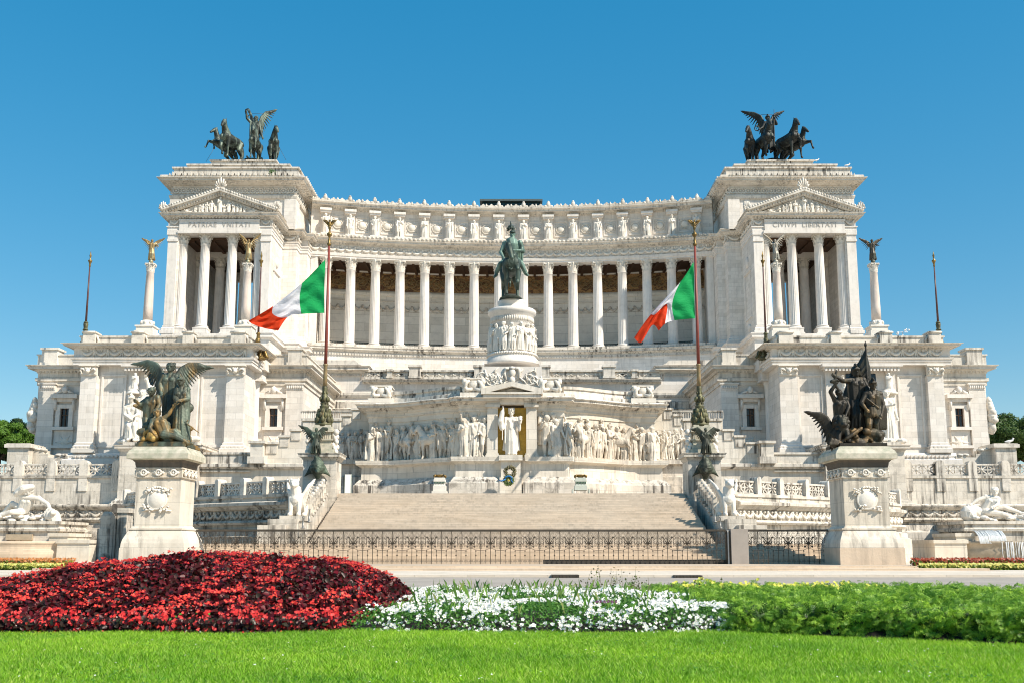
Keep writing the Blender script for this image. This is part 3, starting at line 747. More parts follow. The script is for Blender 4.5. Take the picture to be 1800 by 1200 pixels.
# ================================================================ lower wings under the pavilions
YW, YL, ZT = 104.0, 110.0, 5.7
def wing(s):
    nm = side(s)
    x0, x1 = XX(143,690,YW), XX(431,690,YW)
    zr = ZZ(606,YW); zb = ZZ(812,YW)
    root = thing('palace_wing', (s*(x0+x1)/2, YW, zb), ('left' if s>0 else 'right')+' white marble palace wing with giant pilasters and garland frieze', 'building')
    b = MB(s); b.box(x0,x1,YW,149,0,zr); b.build('wall', M['marble'], root)
    zp = ZZ(796,YW); path = [(x0,YW+30),(x0,YW),(x1,YW),(x1,YW+30)]
    b = MB(s); b.sweep(path,[(-.2,0),(1.1,0),(1.1,zp-.75),(.9,zp-.55),(.95,zp-.3),(.7,zp-.1),(.6,zp),(-.2,zp)]); b.dentils(path,.42,.24,1.0,1.16,zp-.5,zp-.28)
    b.build('plinth', M['marble_plain'], root)
    zc0, zc1 = ZZ(661,YW), ZZ(643,YW)
    for u0,u1 in ((143,171),(399,431)):
        xa, xb = XX(u0,720,YW), XX(u1,720,YW)
        p = MB(s); p.box(xa,xb,YW-.7,YW-.001,zp,zc0)
        pl = [(xa,YW-.001),(xa,YW-.7),(xb,YW-.7),(xb,YW-.001)]
        p.sweep(pl,[(-.1,zp),(.35,zp),(.35,zp+.4),(.22,zp+.45),(.25,zp+.65),(.1,zp+.8),(.12,zp+.95),(0.01,zp+1.05),(-.1,zp+1.05)]); p.dentils(pl,.4,.22,.2,.28,zp+.5,zp+.66)
        o = p.build('pilaster', M['marble'], root)
        c = MB(s, smooth=True); mask_cap(c, xa, xb, zc0+.002, zc1, YW-.62); c.build('capital', M['carved'], o)
    # entablature
    za = ZZ(630,YW); zf = ZZ(615,YW); zk = ZZ(604.5,YW-1)
    b = MB(s); b.sweep(path,[(-.2,zc1),(.75,zc1),(.75,zc1+.3),(.83,zc1+.32),(.83,za-.25),(.95,za-.2),(1.0,za),(.72,za+.01),(.72,zf),(-.2,zf)]); b.build('entablature', M['marble_plain'], root)
    g = MB(s, smooth=True); garlands(g, path, zf, za+.02, 1.38, .16, .78); g.build('garland_frieze', M['carved'], root)
    k = MB(s); k.sweep(path, cyma(zf,zk,.72,1.75)); k.dentils(path,.4,.22,.72,1.0,zf+.02,zf+.25); k.build('cornice', M['marble_cornice'], root)
    zq = ZZ(591.5,YW)
    q = MB(s); q.sweep(path,[(-.4,zk-.1),(.45,zk-.1),(.45,zk+.12),(.3,zk+.14),(.3,zq-.18),(.42,zq-.15),(.42,zq),(-.4,zq)])
    for u0,u1 in ((151,172),(236,257),(325,343),(409,434)):
        xa, xb = XX(u0,595,YW), XX(u1,595,YW); q.box(xa,xb,YW-.75,YW+.6,zk-.05,zq+.22); q.box(xa-.1,xb+.1,YW-.85,YW+.7,zq+.22,zq+.36)
        q.tube([(xa,YW-.8,zq+.29),(xb,YW-.8,zq+.29)],.12,6)
        q.tube([(xb+.15,YW-.3,zk),(xb+.25,YW-.4,zk+.5),(xb+.05,YW-.4,zq)],.12,6)
    q.build('parapet', M['marble_stained'], root)
    # middle frame with slit windows, side panels
    m = MB(s); xa, xb = XX(226,720,YW), XX(348,720,YW); zt = ZZ(650,YW)
    for xx, w in ((xa,.9),(XX(272,720,YW),.9),(XX(302,720,YW)-.9,.9),(xb-.9,.9)): m.box(xx,xx+w,YW-.35,YW-.001,zp,zt)
    m.box(xa-.3,xb+.3,YW-1.1,YW-.001,zt,ZZ(642,YW)-.3); m.box(xa-.55,xb+.55,YW-1.35,YW-.001,ZZ(642,YW)-.3,ZZ(642,YW)); m.dentils([(xa-.3,YW-1.1),(xb+.3,YW-1.1)],.35,.2,-.2,.1,zt-.25,zt-.002)
    for ua,ub in ((176,220),(352,396)):
        pa, pb = XX(ua,720,YW), XX(ub,720,YW); z0_, z1_ = zp+.6, ZZ(661,YW)
        m.box(pa,pb,YW-.14,YW-.001,z1_,z1_+.18); m.box(pa,pb,YW-.14,YW-.001,z0_,z0_+.3)
        for xx in (pa,pb-.18): m.box(xx,xx+.18,YW-.12,YW-.001,z0_+.301,z1_-.001)
    m.build('niche_frame', M['marble_plain'], root)
    w = MB(s)
    for ua,ub in ((260.5,269),(305,313.5)): w.box(XX(ua,670,YW),XX(ub,670,YW),YW-.06,YW-.003,ZZ(683,YW),ZZ(656,YW))
    w.build('slit_window', M['glass'], root)
    # recessed links on both sides
    def link(ua, ub, pil, win, pier, capcol=None, outer=False):
        xa, xb = XX(ua,700,YL), XX(ub,700,YL)
        b = MB(s); zt = ZZ(655,YL); zc = ZZ(640.5,YL-1); zw0, zw1 = ZZ(750,YL), ZZ(717.5,YL)
        wx0, wx1 = XX(win[0],735,YL), XX(win[1],735,YL)
        b.box(xa,wx0,YL,148,0,zt); b.box(wx1,xb,YL,148,0,zt); b.box(wx0,wx1,YL,148,zw1,zt); b.box(wx0,wx1,YL,148,0,zw0); b.box(wx0,wx1,YL+.5,148,zw0,zw1)
        lo = b.build('link_wall', M['marble'], root)
        pth = [(xa,140),(xa,YL),(xb,YL),(xb,140)]
        e = MB(s); e.sweep(pth,[(-.2,ZZ(677,YL)),(.12,ZZ(677,YL)),(.12,zt-1.0),(.3,zt-.9),(.3,zt-.6),(.1,zt-.55),(.1,zt),(-.2,zt)])
        e.sweep(pth, cyma(zt,zc,.1,1.1)); e.dentils(pth,.38,.2,.1,.35,zt+.02,zt+.2)
        zq = ZZ(623,YL); e.sweep(pth,[(-.5,zc-.05),(.2,zc-.05),(.2,zq-.15),(.32,zq-.12),(.32,zq),(-.5,zq)])
        pa, pb = XX(pier[0],627,YL), XX(pier[1],627,YL); e.box(pa,pb,YL-.5,YL+1.2,zc-.05,ZZ(616,YL)); e.box(pa-.15,pb+.15,YL-.65,YL+1.35,ZZ(616,YL),ZZ(612.5,YL)); e.box(pa-.12,pb+.12,YL-.62,YL+1.32,zc-.051,zc+.35)
        e.build('link_cornice', M['marble_cornice'], root)
        p = MB(s); pa, pb = XX(pil[0],720,YL), XX(pil[1],720,YL); p.box(pa,pb,YL-.4,YL-.001,ZZ(800,YL),ZZ(686,YL)); p.box(pa-.12,pb+.12,YL-.55,YL-.001,ZZ(676,YL),ZZ(673.5,YL)); p.box(pa,pb,YL-.45,YL-.001,ZZ(686,YL),ZZ(676,YL))
        for j in range(8):
            xx = pa+(pb-pa)*(j+.5)/8; p.ell((xx,YL-.5,ZZ(681,YL)),(.1,.08,.2),6,5)
        p.build('pilaster', M['marble'], root)
        window_unit(root, s, win[0], win[1], 717.5, 750, YL)
        t = MB(s, smooth=True)
        cxx = XX((win[0]+win[1])/2,780,YL); czz = ZZ(777,YL)
        t.ell((cxx,YL-.05,czz),(.5,.25,.55),10,7)
        for k in range(6):
            a = k*1.05; t.tube([(cxx,YL-.1,czz),(cxx+math.cos(a)*1.0,YL-.12,czz+math.sin(a)*.8)],[.2,.06],5)
        t.build('trophy_relief', M['carved'], root)
        if outer:
            t = MB(s, smooth=True); xx = xa
            for k in range(26):
                zz = ZZ(757,YL)+(ZZ(702,YL)-ZZ(757,YL))*random.random(); t_ = (zz-ZZ(757,YL))/(ZZ(702,YL)-ZZ(757,YL)); ww = .8*math.sin(math.pi*min(1,.15+t_*.85))
                t.ell((xx-.25+random.uniform(-.4,.3)*ww,YL+random.uniform(-.3,1.0)*ww,zz),(.25+.25*ww,.3+.3*ww,.35+.2*random.random()),7,5)
            t.tube([(xx-.4,YL-.2,ZZ(757,YL)),(xx-.6,YL+.4,ZZ(730,YL)),(xx-.4,YL+.2,ZZ(700,YL))],[.15,.6,.2],8)
            t.build('corner_trophy', M['carved'], root)
        return xa, xb
    link(66, 152, (69,97), (106.5,122), (77,104), outer=True)
    xa, xb = link(428, 534, (503,533), (474,488.5), (508,532))
    # attached column in the angle
    c = MB(s, smooth=True); cxx = XX(447,720,YL-1.3); r = PX(YL)*8
    c.lathe([(r*1.2,ZZ(800,YL)),(r*1.2,ZZ(775,YL)),(r*1.05,ZZ(772,YL)),(r,ZZ(768,YL),1),(r*.92,ZZ(690,YL),1),(r*.98,ZZ(683,YL)),(r*1.2,ZZ(676,YL)),(r*1.25,ZZ(674,YL))],(cxx,YL-1.3,0),48,16,.1)
    c.box(cxx-1.0,cxx+1.0,YL-2.2,YL-.05,ZZ(674,YL),ZZ(671,YL)); c.box(cxx-.9,cxx+.9,YL-2.1,YL-.05,ZZ(671,YL),ZZ(656,YL)); c.box(cxx-1.3,cxx+1.3,YL-2.6,YL-.06,ZZ(656,YL),ZZ(639,YL)); c.box(cxx-1.2,cxx+1.2,YL-2.5,YL-.05,0,ZZ(800,YL))
    c.build('angle_column', M['marble_plain'], root)
    return root
WING = {s: wing(s) for s in (1,-1)}

# ================================================================ bronze-winged victory columns' shafts, thin poles (figures are added later)
VIC = []
def victory_column(s, u, tone):
    Y = 114.0; x = s*XX(u,520,Y); z0 = ZZ(592,Y)-2.2
    root = thing('victory_column', (x,Y,z0), '', 'column'); b = MB(smooth=True)
    zt = ZZ(464.5,Y); r0, r1 = PX(Y,520)*8.2, PX(Y,520)*6.4
    zb = ZZ(570,Y); hc = ZZ(464.5,Y)-ZZ(479,Y)
    q = r0*1.75
    p = MB(); p.box(-q*1.15+x,q*1.15+x,Y-q*1.15,Y+q*1.15,z0,ZZ(584,Y)); p.box(x-q,x+q,Y-q,Y+q,ZZ(584,Y),ZZ(577,Y)); p.box(x-q*1.12,x+q*1.12,Y-q*1.12,Y+q*1.12,ZZ(577,Y),ZZ(574.5,Y))
    p.lathe([(r0*1.5,ZZ(574.5,Y)),(r0*1.55,ZZ(573,Y)),(r0*1.3,ZZ(571,Y)),(r0*1.35,ZZ(568,Y)),(r0*1.15,ZZ(565,Y)),(r0*1.0,ZZ(564,Y))],(x,Y,0),20)
    for k in range(8):
        a = k*.785; p.ell((x+math.cos(a)*r0*1.3,Y+math.sin(a)*r0*1.3,ZZ(568.5,Y)),(.18,.18,.22),6,5)
    p.build('base', M['carved'], root)
    b.lathe([(r0,ZZ(564,Y)),(r0*.97,ZZ(540,Y)),((r0+r1)/2,ZZ(510,Y)),(r1,zt-hc-.05),(r1*1.1,zt-hc)],(x,Y,0),24)
    b.build('shaft', M['pinkcol'], root)
    place(capital_mesh(r1,hc), 'capital', root, (x,Y,zt-hc))
    VIC.append((s,u,x,Y,zt,root))
for s in (1,-1):
    for u in (262,433.5): victory_column(s,u,0)
def thin_pole(s, u, v0, v1, gold):
    Y = 105.6; x = s*XX(u,540,Y); z0, z1 = ZZ(v1,Y), ZZ(v0,Y)
    root = thing('flagpole', (x,Y,z0), '', 'flagpole', 'bare flagpoles on the palace wings')
    b = MB(smooth=True); L = z1-z0; r = .12
    b.tube([(x,Y,z0+L*.25),(x,Y,z1-1.1)],[r*.95,r*.55],8); b.build('shaft', M['thin_pole'], root)
    k_ = 1.0 if u>300 else .6
    b = MB(smooth=True); b.lathe([(.75*k_,0),(.8*k_,.2),(.55*k_,.45),(.62*k_,.7),(.4*k_,1.0),(.5*k_,1.25),(.3*k_,1.6),(.22,1.9),(.26,2.2),(.2,2.3),(.2,L*.16),(.3,L*.165),(.2,L*.18),(.17,L*.24),(.24,L*.245),(.24,L*.25),(.14,L*.262)],(x,Y,z0),12)
    for k in range(6 if u>300 else 0):
        a = k*1.047; b.tube([(x+math.cos(a)*.4,Y+math.sin(a)*.4,z0+1.1),(x+math.cos(a)*.75,Y+math.sin(a)*.75,z0+.9),(x+math.cos(a)*.95,Y+math.sin(a)*.95,z0+.35),(x+math.cos(a)*1.15,Y+math.sin(a)*1.15,z0+.2)],[.16,.2,.17,.12],6)
    b.build('base', M['gilt'] if gold else M['pole_bronze'], root)
    b = MB(smooth=True); b.lathe([(.07,-1.1),(.11,-1.0),(.08,-.8),(.2,-.5),(.23,-.4),(.08,-.3),(.07,-.05),(.12,.1),(.06,.35),(.02,.6)],(x,Y,z1),10); b.build('finial', M['gilt'], root)
    return root
TP = [thin_pole(1,153,452,606,False), thin_pole(1,456,452,632,True), thin_pole(-1,153,452,606,False), thin_pole(-1,456,452,632,False)]
for o,l in zip(TP, ('outermost bare brown flagpole left of the left temple pavilion','bare flagpole with golden base behind the left tricolour flag','outermost bare brown flagpole right of the right temple pavilion','bare flagpole with dark green base beside the right pavilion pier')): o['label'] = l

# ================================================================ middle terrace wall behind the altar
YT = 128.0
tw = thing('terrace_wall', (0,YT,ZT), 'white marble terrace wall with star-panel parapet behind the altar', 'wall')
for s in (1,-1):
    b = MB(s); xa, xm = XX(520,690,YT), XX(632,690,YT)
    b.box(xa,xm,YT,YT+34,0,ZZ(655,YT)); b.box(xm,0,YT,YT+34,0,ZZ(668,YT))
    b.build('wall', M['marble'], tw)
    e = MB(s)
    e.sweep([(xa,YT),(xm+.4,YT),(xm+.4,YT+3)], cyma(ZZ(657,YT),ZZ(642,YT-.8),.05,.95)); e.dentils([(xa,YT),(xm,YT)],.4,.22,.05,.3,ZZ(660,YT),ZZ(657.5,YT))
    e.prism([(xa,ZZ(642,YT)),(xm+.2,ZZ(642,YT)),(xm-.2,ZZ(639,YT)),(xm-.6,ZZ(634,YT)),(xa,ZZ(633.5,YT))],YT-.5,YT+2)
    e.sweep([(xm+.4,YT),(0,YT)], cyma(ZZ(674,YT),ZZ(665.5,YT-.8),.05,.8))
    e.sweep([(xa,YT),(0,YT)], [(-.1,ZZ(668,YT)-2.2),(.15,ZZ(668,YT)-2.2),(.3,ZZ(668,YT)-1.9),(.3,ZZ(668,YT)-1.6),(-.1,ZZ(668,YT)-1.6)])
    e.sweep([(xa,YT),(XX(660,720,YT),YT)], [(-.1,ZZ(724,YT)),(.4,ZZ(724,YT)),(.6,ZZ(719,YT)),(.2,ZZ(717,YT)),(.25,ZZ(706,YT)),(-.1,ZZ(704,YT))])
    e.build('cornice', M['marble_stained'], tw)
    pr = MB(s); z0, z1 = ZZ(665.5,YT), ZZ(650.5,YT)
    pr.box(XX(640,658,YT),0,YT-.35,YT+.1,z0,z0+.2); pr.box(XX(640,658,YT),0,YT-.4,YT+.15,z1-.2,z1); pr.box(XX(640,658,YT),0,YT-.12,YT+.05,z0+.2,z1-.2)
    for ua,ub,vt in ((720,740,643),(834,852,643),(681,690,650)):
        x0_, x1_ = XX(ua,655,YT), XX(ub,655,YT); pr.box(x0_,x1_,YT-.7,YT+.5,z0-.002,ZZ(vt,YT)-.25); pr.box(x0_-.14,x1_+.14,YT-.85,YT+.65,ZZ(vt,YT)-.25,ZZ(vt,YT)); pr.box(x0_-.1,x1_+.1,YT-.8,YT+.6,z0-.004,z0+.25)
    for uc in (700,712,750,771.5,797,822,650,664):
        xc = XX(uc,658,YT); hh = (z1-z0)/2-.24; zc = (z0+z1)/2
        for a in range(4): 
            q = a*math.pi/4; pr.bar((xc-math.cos(q)*.62,YT-.14,zc-math.sin(q)*hh),(xc+math.cos(q)*.62,YT-.14,zc+math.sin(q)*hh),.12,.12+.012*a)
        pr.ell((xc,YT-.16,zc),(.16,.12,.16),6,5)
        for dx in (-.85,.85): pr.box(xc+dx-.06,xc+dx+.06,YT-.2,YT-.121,z0+.2,z1-.2)
    pr.build('parapet', M['marble_stained'], tw)

# ================================================================ stepped walls beside the altar
YK = 99.0
for s in (1,-1):
    root = thing('stepped_wall', (s*XX(480,800,YK),YK,ZT), f'{side(s)} marble wall climbing in steps beside the altar', 'wall')
    pts = [(352,798),(443,798),(443,790),(466,790),(466,780),(490,780),(490,768),(510,768),(510,757),(530,757),(530,739),(600,739),(600,731),(617,731),(617,720),(635,720),(635,711),(652,711)]
    poly = [(XX(u,780,YK),ZZ(v,YK)) for u,v in pts]
    poly = [(poly[0][0],0)]+poly+[(poly[-1][0],0)]
    b = MB(s); b.prism(poly,YK,YK+4.5); b.build('wall', M['marble_altar'], root)
    c = MB(s)
    for i in range(0,len(pts)-1,2):
        (ua,v),(ub,_) = pts[i],pts[i+1]; c.box(XX(ua,780,YK)-.08,XX(ub,780,YK)+(.0),YK-.22,YK+4.7,ZZ(v,YK)-.001,ZZ(v,YK)+.2); c.box(XX(ua,780,YK)+.1,XX(ub,780,YK)-.15,YK-.1,YK-.001,ZZ(v,YK)-.9,ZZ(v,YK)-.12)
    xa, xb = XX(444,790,YK), XX(466,790,YK)
    c.box(xa,xb,YK-.9,YK+1,ZZ(815,YK),ZZ(780,YK)); c.box(xa-.2,xb+.2,YK-1.1,YK+1.2,ZZ(780,YK),ZZ(775.5,YK)); c.box(xa-.2,xb+.2,YK-1.1,YK+1.2,ZZ(815,YK),ZZ(803,YK))
    c.sweep([(XX(335,820,YK)-2,YK),(XX(652,820,YK),YK)],[(-.1,ZZ(824,YK)),(.25,ZZ(824,YK)),(.4,ZZ(821,YK)),(.5,ZZ(820,YK)),(.5,ZZ(815,YK)),(-.1,ZZ(815,YK)+.1)])
    c.sweep([(XX(335,830,YK)-2,YK),(XX(440,830,YK),YK)],[(-.1,ZZ(829,YK)),(.25,ZZ(829,YK)),(.3,ZZ(826.5,YK)),(-.1,ZZ(826.5,YK))])
    c.build('coping', M['marble_stained'], root)
    # low openwork parapet above the wall, behind it
    g = MB(s); Yg = YK+5.5; xa, xb = XX(529,728,Yg), XX(619,728,Yg)
    g.box(xa,xb,Yg-.12,Yg+.12,ZZ(736,Yg),ZZ(734.5,Yg)); g.box(xa,xb,Yg-.14,Yg+.14,ZZ(722.5,Yg),ZZ(721,Yg)); g.box(xa,xb,Yg+.3,Yg+.5,0,ZZ(739,Yg))
    n = 22; zt_, zb_ = ZZ(722.6,Yg), ZZ(734.5,Yg)
    for k in range(n+1): g.box(xa+(xb-xa)*k/n-.035,xa+(xb-xa)*k/n+.035,Yg-.04,Yg+.04,zb_,zt_)
    for k in range(n-1):
        xk = xa+(xb-xa)*(k+1)/n; w = (xb-xa)/n
        g.tube([(xk-w,Yg,zt_-.25),(xk-w*.7,Yg,zt_-.07),(xk,Yg,zt_-.02),(xk+w*.7,Yg,zt_-.07),(xk+w,Yg,zt_-.25)],.035,4)
    g.build('openwork_parapet', M['marble_stained'], root)

# ================================================================ the altar wall with reliefs
altar = thing('altar_wall', (0,91,ZT), 'broad marble altar wall covered with procession reliefs around a golden niche', 'monument')
YA = 91.0
za = {k: ZZ(v,YA) for k,v in dict(base=868,dado=838,led0=815.5,led1=803.5,fas=722,cor0=712,cor1=700.5,att=676).items()}
LP = [(XX(648,800,96.3),101.0),(XX(648,800,95.3),95.3),(XX(686,800,95.3),95.3)]
xA, xB = XX(687.5,760,95.2), XX(808,760,91.8)
for k in range(0,11):
    t = k/10; LP.append((xA+(xB-xA)*t, 95.2-3.45*(.2*t+.8*t*t*(3-2*t))))
xC, xD = XX(811,760,90.8), XX(857,760,90.8)
LP += [(xC,90.9),(xD,90.9),(xD+.05,93)]
ALTP = LP
for s in (1,-1):
    b = MB(s); b.sweep(LP,[(-4,0),(.0,0),(0,za['cor0']),(-4,za['cor0'])]); b.build('wall', M['marble_altar'], altar)
    b = MB(s); b.sweep(LP,[(-.2,ZT-.3),(1.25,ZT-.3),(1.25,ZT+1.25),(1.1,ZT+1.35),(1.0,ZT+1.5),(.72,za['dado']),(-.2,za['dado'])]); b.build('base', M['marble_altar_black'], altar)
    b = MB(s); b.sweep(LP,[(-.2,za['dado']-.2),(.6,za['dado']-.2),(.55,za['led0']),(.7,za['led0']+.1),(1.05,za['led0']+.22),(1.1,za['led1']),(-.2,za['led1'])]); b.build('dado', M['marble_altar'], altar)
    b = MB(s); b.sweep(LP,[(-.2,za['fas']-.5),(.1,za['fas']-.5),(.12,za['fas']-.1),(.25,za['fas']),(.25,za['fas']+.3),(.35,za['fas']+.35),(.35,za['cor0']),(-.2,za['cor0'])]); b.build('fascia', M['marble_altar'], altar)
    b = MB(s); b.sweep(LP, cyma(za['cor0'],za['cor1'],.35,1.25)); b.sweep(LP,[(-3,za['cor1']),(.9,za['cor1']),(.8,za['cor1']+.15),(-3,za['cor1']+.15)]); b.build('cornice', M['marble_stained'], altar)
    b = MB(s); b.sweep(LP[2:-3],[(-3,za['cor1']+.1),(.25,za['cor1']+.1),(.2,za['cor1']+.55),(.0,za['cor1']+.6),(-.1,za['att']-.3),(.05,za['att']-.25),(.05,za['att']),(-3,za['att'])]); b.build('attic', M['marble_stained'], altar)
    # urn blocks
    for (ua,ub,va,vb,Y) in ((814,851,664,699,90.7),(653,687,677,708,95.0)):
        u = MB(s, smooth=True); xa, xb = XX(ua,(va+vb)/2,Y), XX(ub,(va+vb)/2,Y); z0, z1 = ZZ(vb,Y), ZZ(va,Y); w = xb-xa; c = (xa+xb)/2; h = z1-z0
        u.box(xa-.25,xb+.25,Y-.45,Y+2.2,z0,z0+h*.25); u.box(xa,xb,Y,Y+2,z0+h*.25,z1-.12); u.box(xa-.1,xb+.1,Y-.2,Y+2.1,z1-.12,z1)
        u.lathe([(w*.1,.25*h),(w*.07,.35*h),(w*.16,.45*h),(w*.24,.6*h),(w*.26,.72*h),(w*.2,.8*h),(w*.24,.86*h)],(c,Y-.05,z0),14,squash=.6)
        for q in (-1,1):
            u.tube([(c+q*w*.2,Y-.15,z0+h*.85),(c+q*w*.36,Y-.3,z0+h*.75),(c+q*w*.4,Y-.3,z0+h*.5),(c+q*w*.3,Y-.3,z0+h*.38),(c+q*w*.05,Y-.4,z0+h*.42)],[.14,.2,.24,.22,.14],6)
            u.ell((c+q*w*.43,Y-.2,z0+h*.8),(.25,.22,.3),7,5); u.ell((c+q*w*.44,Y-.2,z0+h*.4),(.2,.2,.25),7,5)
        u.build('urn_relief', M['carved'], altar)
    # side relief wall
    b = MB(s); xs0, xs1 = XX(585,780,98.2), XX(650,780,98.2); b.box(xs0,xs1,98.2,98.95,0,ZZ(806,98)); b.sweep([(xs0,98.95),(xs0,98.2),(xs1,98.2)],[(-.1,ZZ(815,98)),(.5,ZZ(815,98)),(.5,ZZ(807,98)),(-.1,ZZ(806,98))]); b.sweep([(xs0,98.95),(xs0,98.2),(xs1,98.2)],[(-.1,0),(.5,0),(.5,ZZ(838,98)),(-.1,ZZ(836,98))]); b.build('side_plinth', M['marble_altar_black'], altar)
# middle: aedicule
b = MB(); Yn = 90.2
b.box(XX(857,800,92),XX(943,800,92),91.9,95,0,za['cor1']); b.box(XX(845,690,92),XX(955,690,92),92.2,95,za['cor1'],za['att']+.1)
b.build('niche_wall', M['marble_altar'], altar)
b = MB(); b.box(XX(875.2,760,Yn),XX(924.8,760,Yn),90.95,91.895,ZZ(803,Yn),ZZ(714,Yn)); b.build('gold_mosaic_panel', M['gold_mosaic'], altar)
for s in (1,-1):
    b = MB(s); xa, xb = XX(856.5,760,Yn), XX(875,760,Yn)
    b.box(xa,xb,Yn,91.89,ZZ(803,Yn),ZZ(715,Yn)); b.box(xa-.18,xb+.18,Yn-.2,91.88,ZZ(715,Yn),ZZ(710,Yn)); b.box(xa-.15,xb+.15,Yn-.18,91.88,ZZ(803,Yn),ZZ(799,Yn)); b.box(xa-.08,xb+.08,Yn-.1,91.885,ZZ(799,Yn),ZZ(796,Yn))
    b.build('niche_pillar', M['marble_altar'], altar)
b = MB(); xa, xb = XX(856,700,Yn), XX(944,700,Yn)
b.box(xa,xb,Yn-.02,92.3,ZZ(710,Yn),ZZ(701,Yn)); b.box(xa-.1,xb+.1,Yn-.15,92.3,ZZ(704,Yn)-.0,ZZ(700,Yn)+.0)
b.box(xa-.35,xb+.35,Yn-.8,92.4,ZZ(699.9,Yn),ZZ(694,Yn)); b.box(xa-.5,xb+.5,Yn-.95,92.4,ZZ(694,Yn),ZZ(691,Yn))
zb_, zt_ = ZZ(691,Yn), ZZ(672.5,Yn)
b.prism([(xa-.1,zb_),(xb+.1,zb_),(0,zt_-.5)],Yn-.1,93)
for q,xe_ in ((-1,xa-.5),(1,xb+.5)):
    b.prism([(xe_,zb_+.001),(xe_,zb_+.3),(0,zt_),(0,zt_-.42),(xe_-q*.75,zb_+.001)],Yn-.95,93)
b.build('niche_pediment', M['marble_cornice'], altar)
b = MB(); 
for x0,x1,y,z0,z1 in ((878,917,89.6,868,838),(880.5,915,89.8,838,808),(877,918.5,89.4,808,798.5),(858,943,90.4,868,803)): b.box(XX(x0,(z0+z1)/2,y),XX(x1,(z0+z1)/2,y),y,92.1,ZZ(z0,y)-(1 if z0==868 else 0),ZZ(z1,y))
b.build('statue_pedestal', M['marble_altar'], altar)

# ================================================================ steps, terrace floor, ground
def flight(b, x, y0, y1, z0, z1, n):
    for k in range(n):
        ya = y0+(y1-y0)*k/n; zt = z0+(z1-z0)*(k+1)/n
        b.box(-x,x,ya,y1+.3,zt-(z1-z0)/n-.002 if k else z0-.6,zt)
b = MB()
flight(b, 20.6, 66.4, 69.4, .32, 1.6, 8)
b2 = MB(); flight(b2, 13.95, 71.2, 84.0, 1.6, ZT, 28)
b.v += []; 
o = b.build('lower_steps', M['beige']); struct(o)
o = b2.build('grand_steps', M['step']); struct(o)
b = MB(); b.box(-20.6,20.6,69.1,71.3,1.0,1.598); b.box(-22,22,84.0,99,ZT-3,ZT-.002); o = b.build('terrace_paving', M['step']); struct(o)
b = MB()
for k,(y,z) in enumerate(((54.6,.11),(56.4,.215),(58.4,.32))): b.box(-26.0,25.9 if k<2 else 24.0,y,66.6,-.3 if k==0 else z-.105,z)
o = b.build('kerb_steps', M['beige']); struct(o)
m, nt, bs = nt_new('asphalt'); g = node(nt,'ShaderNodeNewGeometry'); n1 = noise(nt,g.outputs['Position'],.5,6,.7); n2 = noise(nt,g.outputs['Position'],30,3,.6)
nt.links.new(mixc(nt,1,ramp(nt,n1,[(.35,(.32,.28,.24)),(.65,(.42,.37,.315))]).outputs[0],ramp(nt,n2,[(.3,.75),(.7,1.1)]).outputs[0],'MULTIPLY'),bs.inputs['Base Color']); bs.inputs['Roughness'].default_value=.85
M['road']=m
M['pave'] = stone('pale_paving',(0.66,0.58,0.48),block=(1.2,1.2),joint=.2,warmth=.3)
b = MB(); b.add([(-1500,-200,-.02),(1500,-200,-.02),(1500,2500,-.02),(-1500,2500,-.02)],[(0,1,2,3)]); struct(b.build('ground', plain('dry_ground',(.30,.25,.19),.9,scale=.1)))
b = MB(); b.box(-120,120,33,47,-.3,.0); struct(b.build('road', M['road']))
b = MB(); b.box(-120,120,47,54.6,-.3,.115); b.box(-120,-26.0,54.6,99.5,-.3,.112); b.box(26.0,120,54.6,99.5,-.3,.112); struct(b.build('pavement', M['pave']))

# ================================================================ curved ramp walls and outer walls with pierced balustrades
def pierced(b, x, y, tx, ty, nx, ny, w, z0, h):
    "openwork stone panel of crossed stars"
    b.obox(x,y,tx,ty,nx,ny,w,-.13,.13,z0,z0+h*.13); b.obox(x,y,tx,ty,nx,ny,w,-.15,.15,z0+h*.87,z0+h)
    n = max(1,int(round(w/(h*.82)))); c = w/n
    def P(a,z): return (x+tx*a, y+ty*a, z)
    za_, zb_ = z0+h*.13, z0+h*.87; zm = (za_+zb_)/2
    for k in range(n):
        a = -w/2+c*(k+.5); q = c*.46; hz = (zb_-za_)/2*.98
        for i,((p0,p1),(q0,q1)) in enumerate((((-q,-hz),(q,hz)),((-q,hz),(q,-hz)),((-q,0),(q,0)),((0,-hz),(0,hz)))):
            b.bar(P(a+p0,zm+p1),P(a+q0,zm+q1),.10,.16+.012*i,(nx,ny,0))
        b.ell((x+tx*a+nx*.02,y+ty*a+ny*.02,zm),(.17,.17,.17),6,5)
        b.obox(x+tx*(a-c/2),y+ty*(a-c/2),tx,ty,nx,ny,.09,-.1,.1,za_,zb_)
def round_post(b, x, y, tx, ty, nx, ny, w, z0, z1, d=.34):
    pts = [(-w/2,z0),(w/2,z0),(w/2,z1-w/2)]+[(math.cos(t)*w/2,z1-w/2+math.sin(t)*w/2) for t in np.linspace(.3,math.pi-.3,6)]+[(-w/2,z1-w/2)]
    n = len(pts); v = [(x+tx*a+nx*o,y+ty*a+ny*o,z) for o in (d,-d) for a,z in pts]
    b.add(v,[tuple(range(n)),tuple(range(2*n-1,n-1,-1))]+[(i,i+n,(i+1)%n+n,(i+1)%n) for i in range(n)],False)
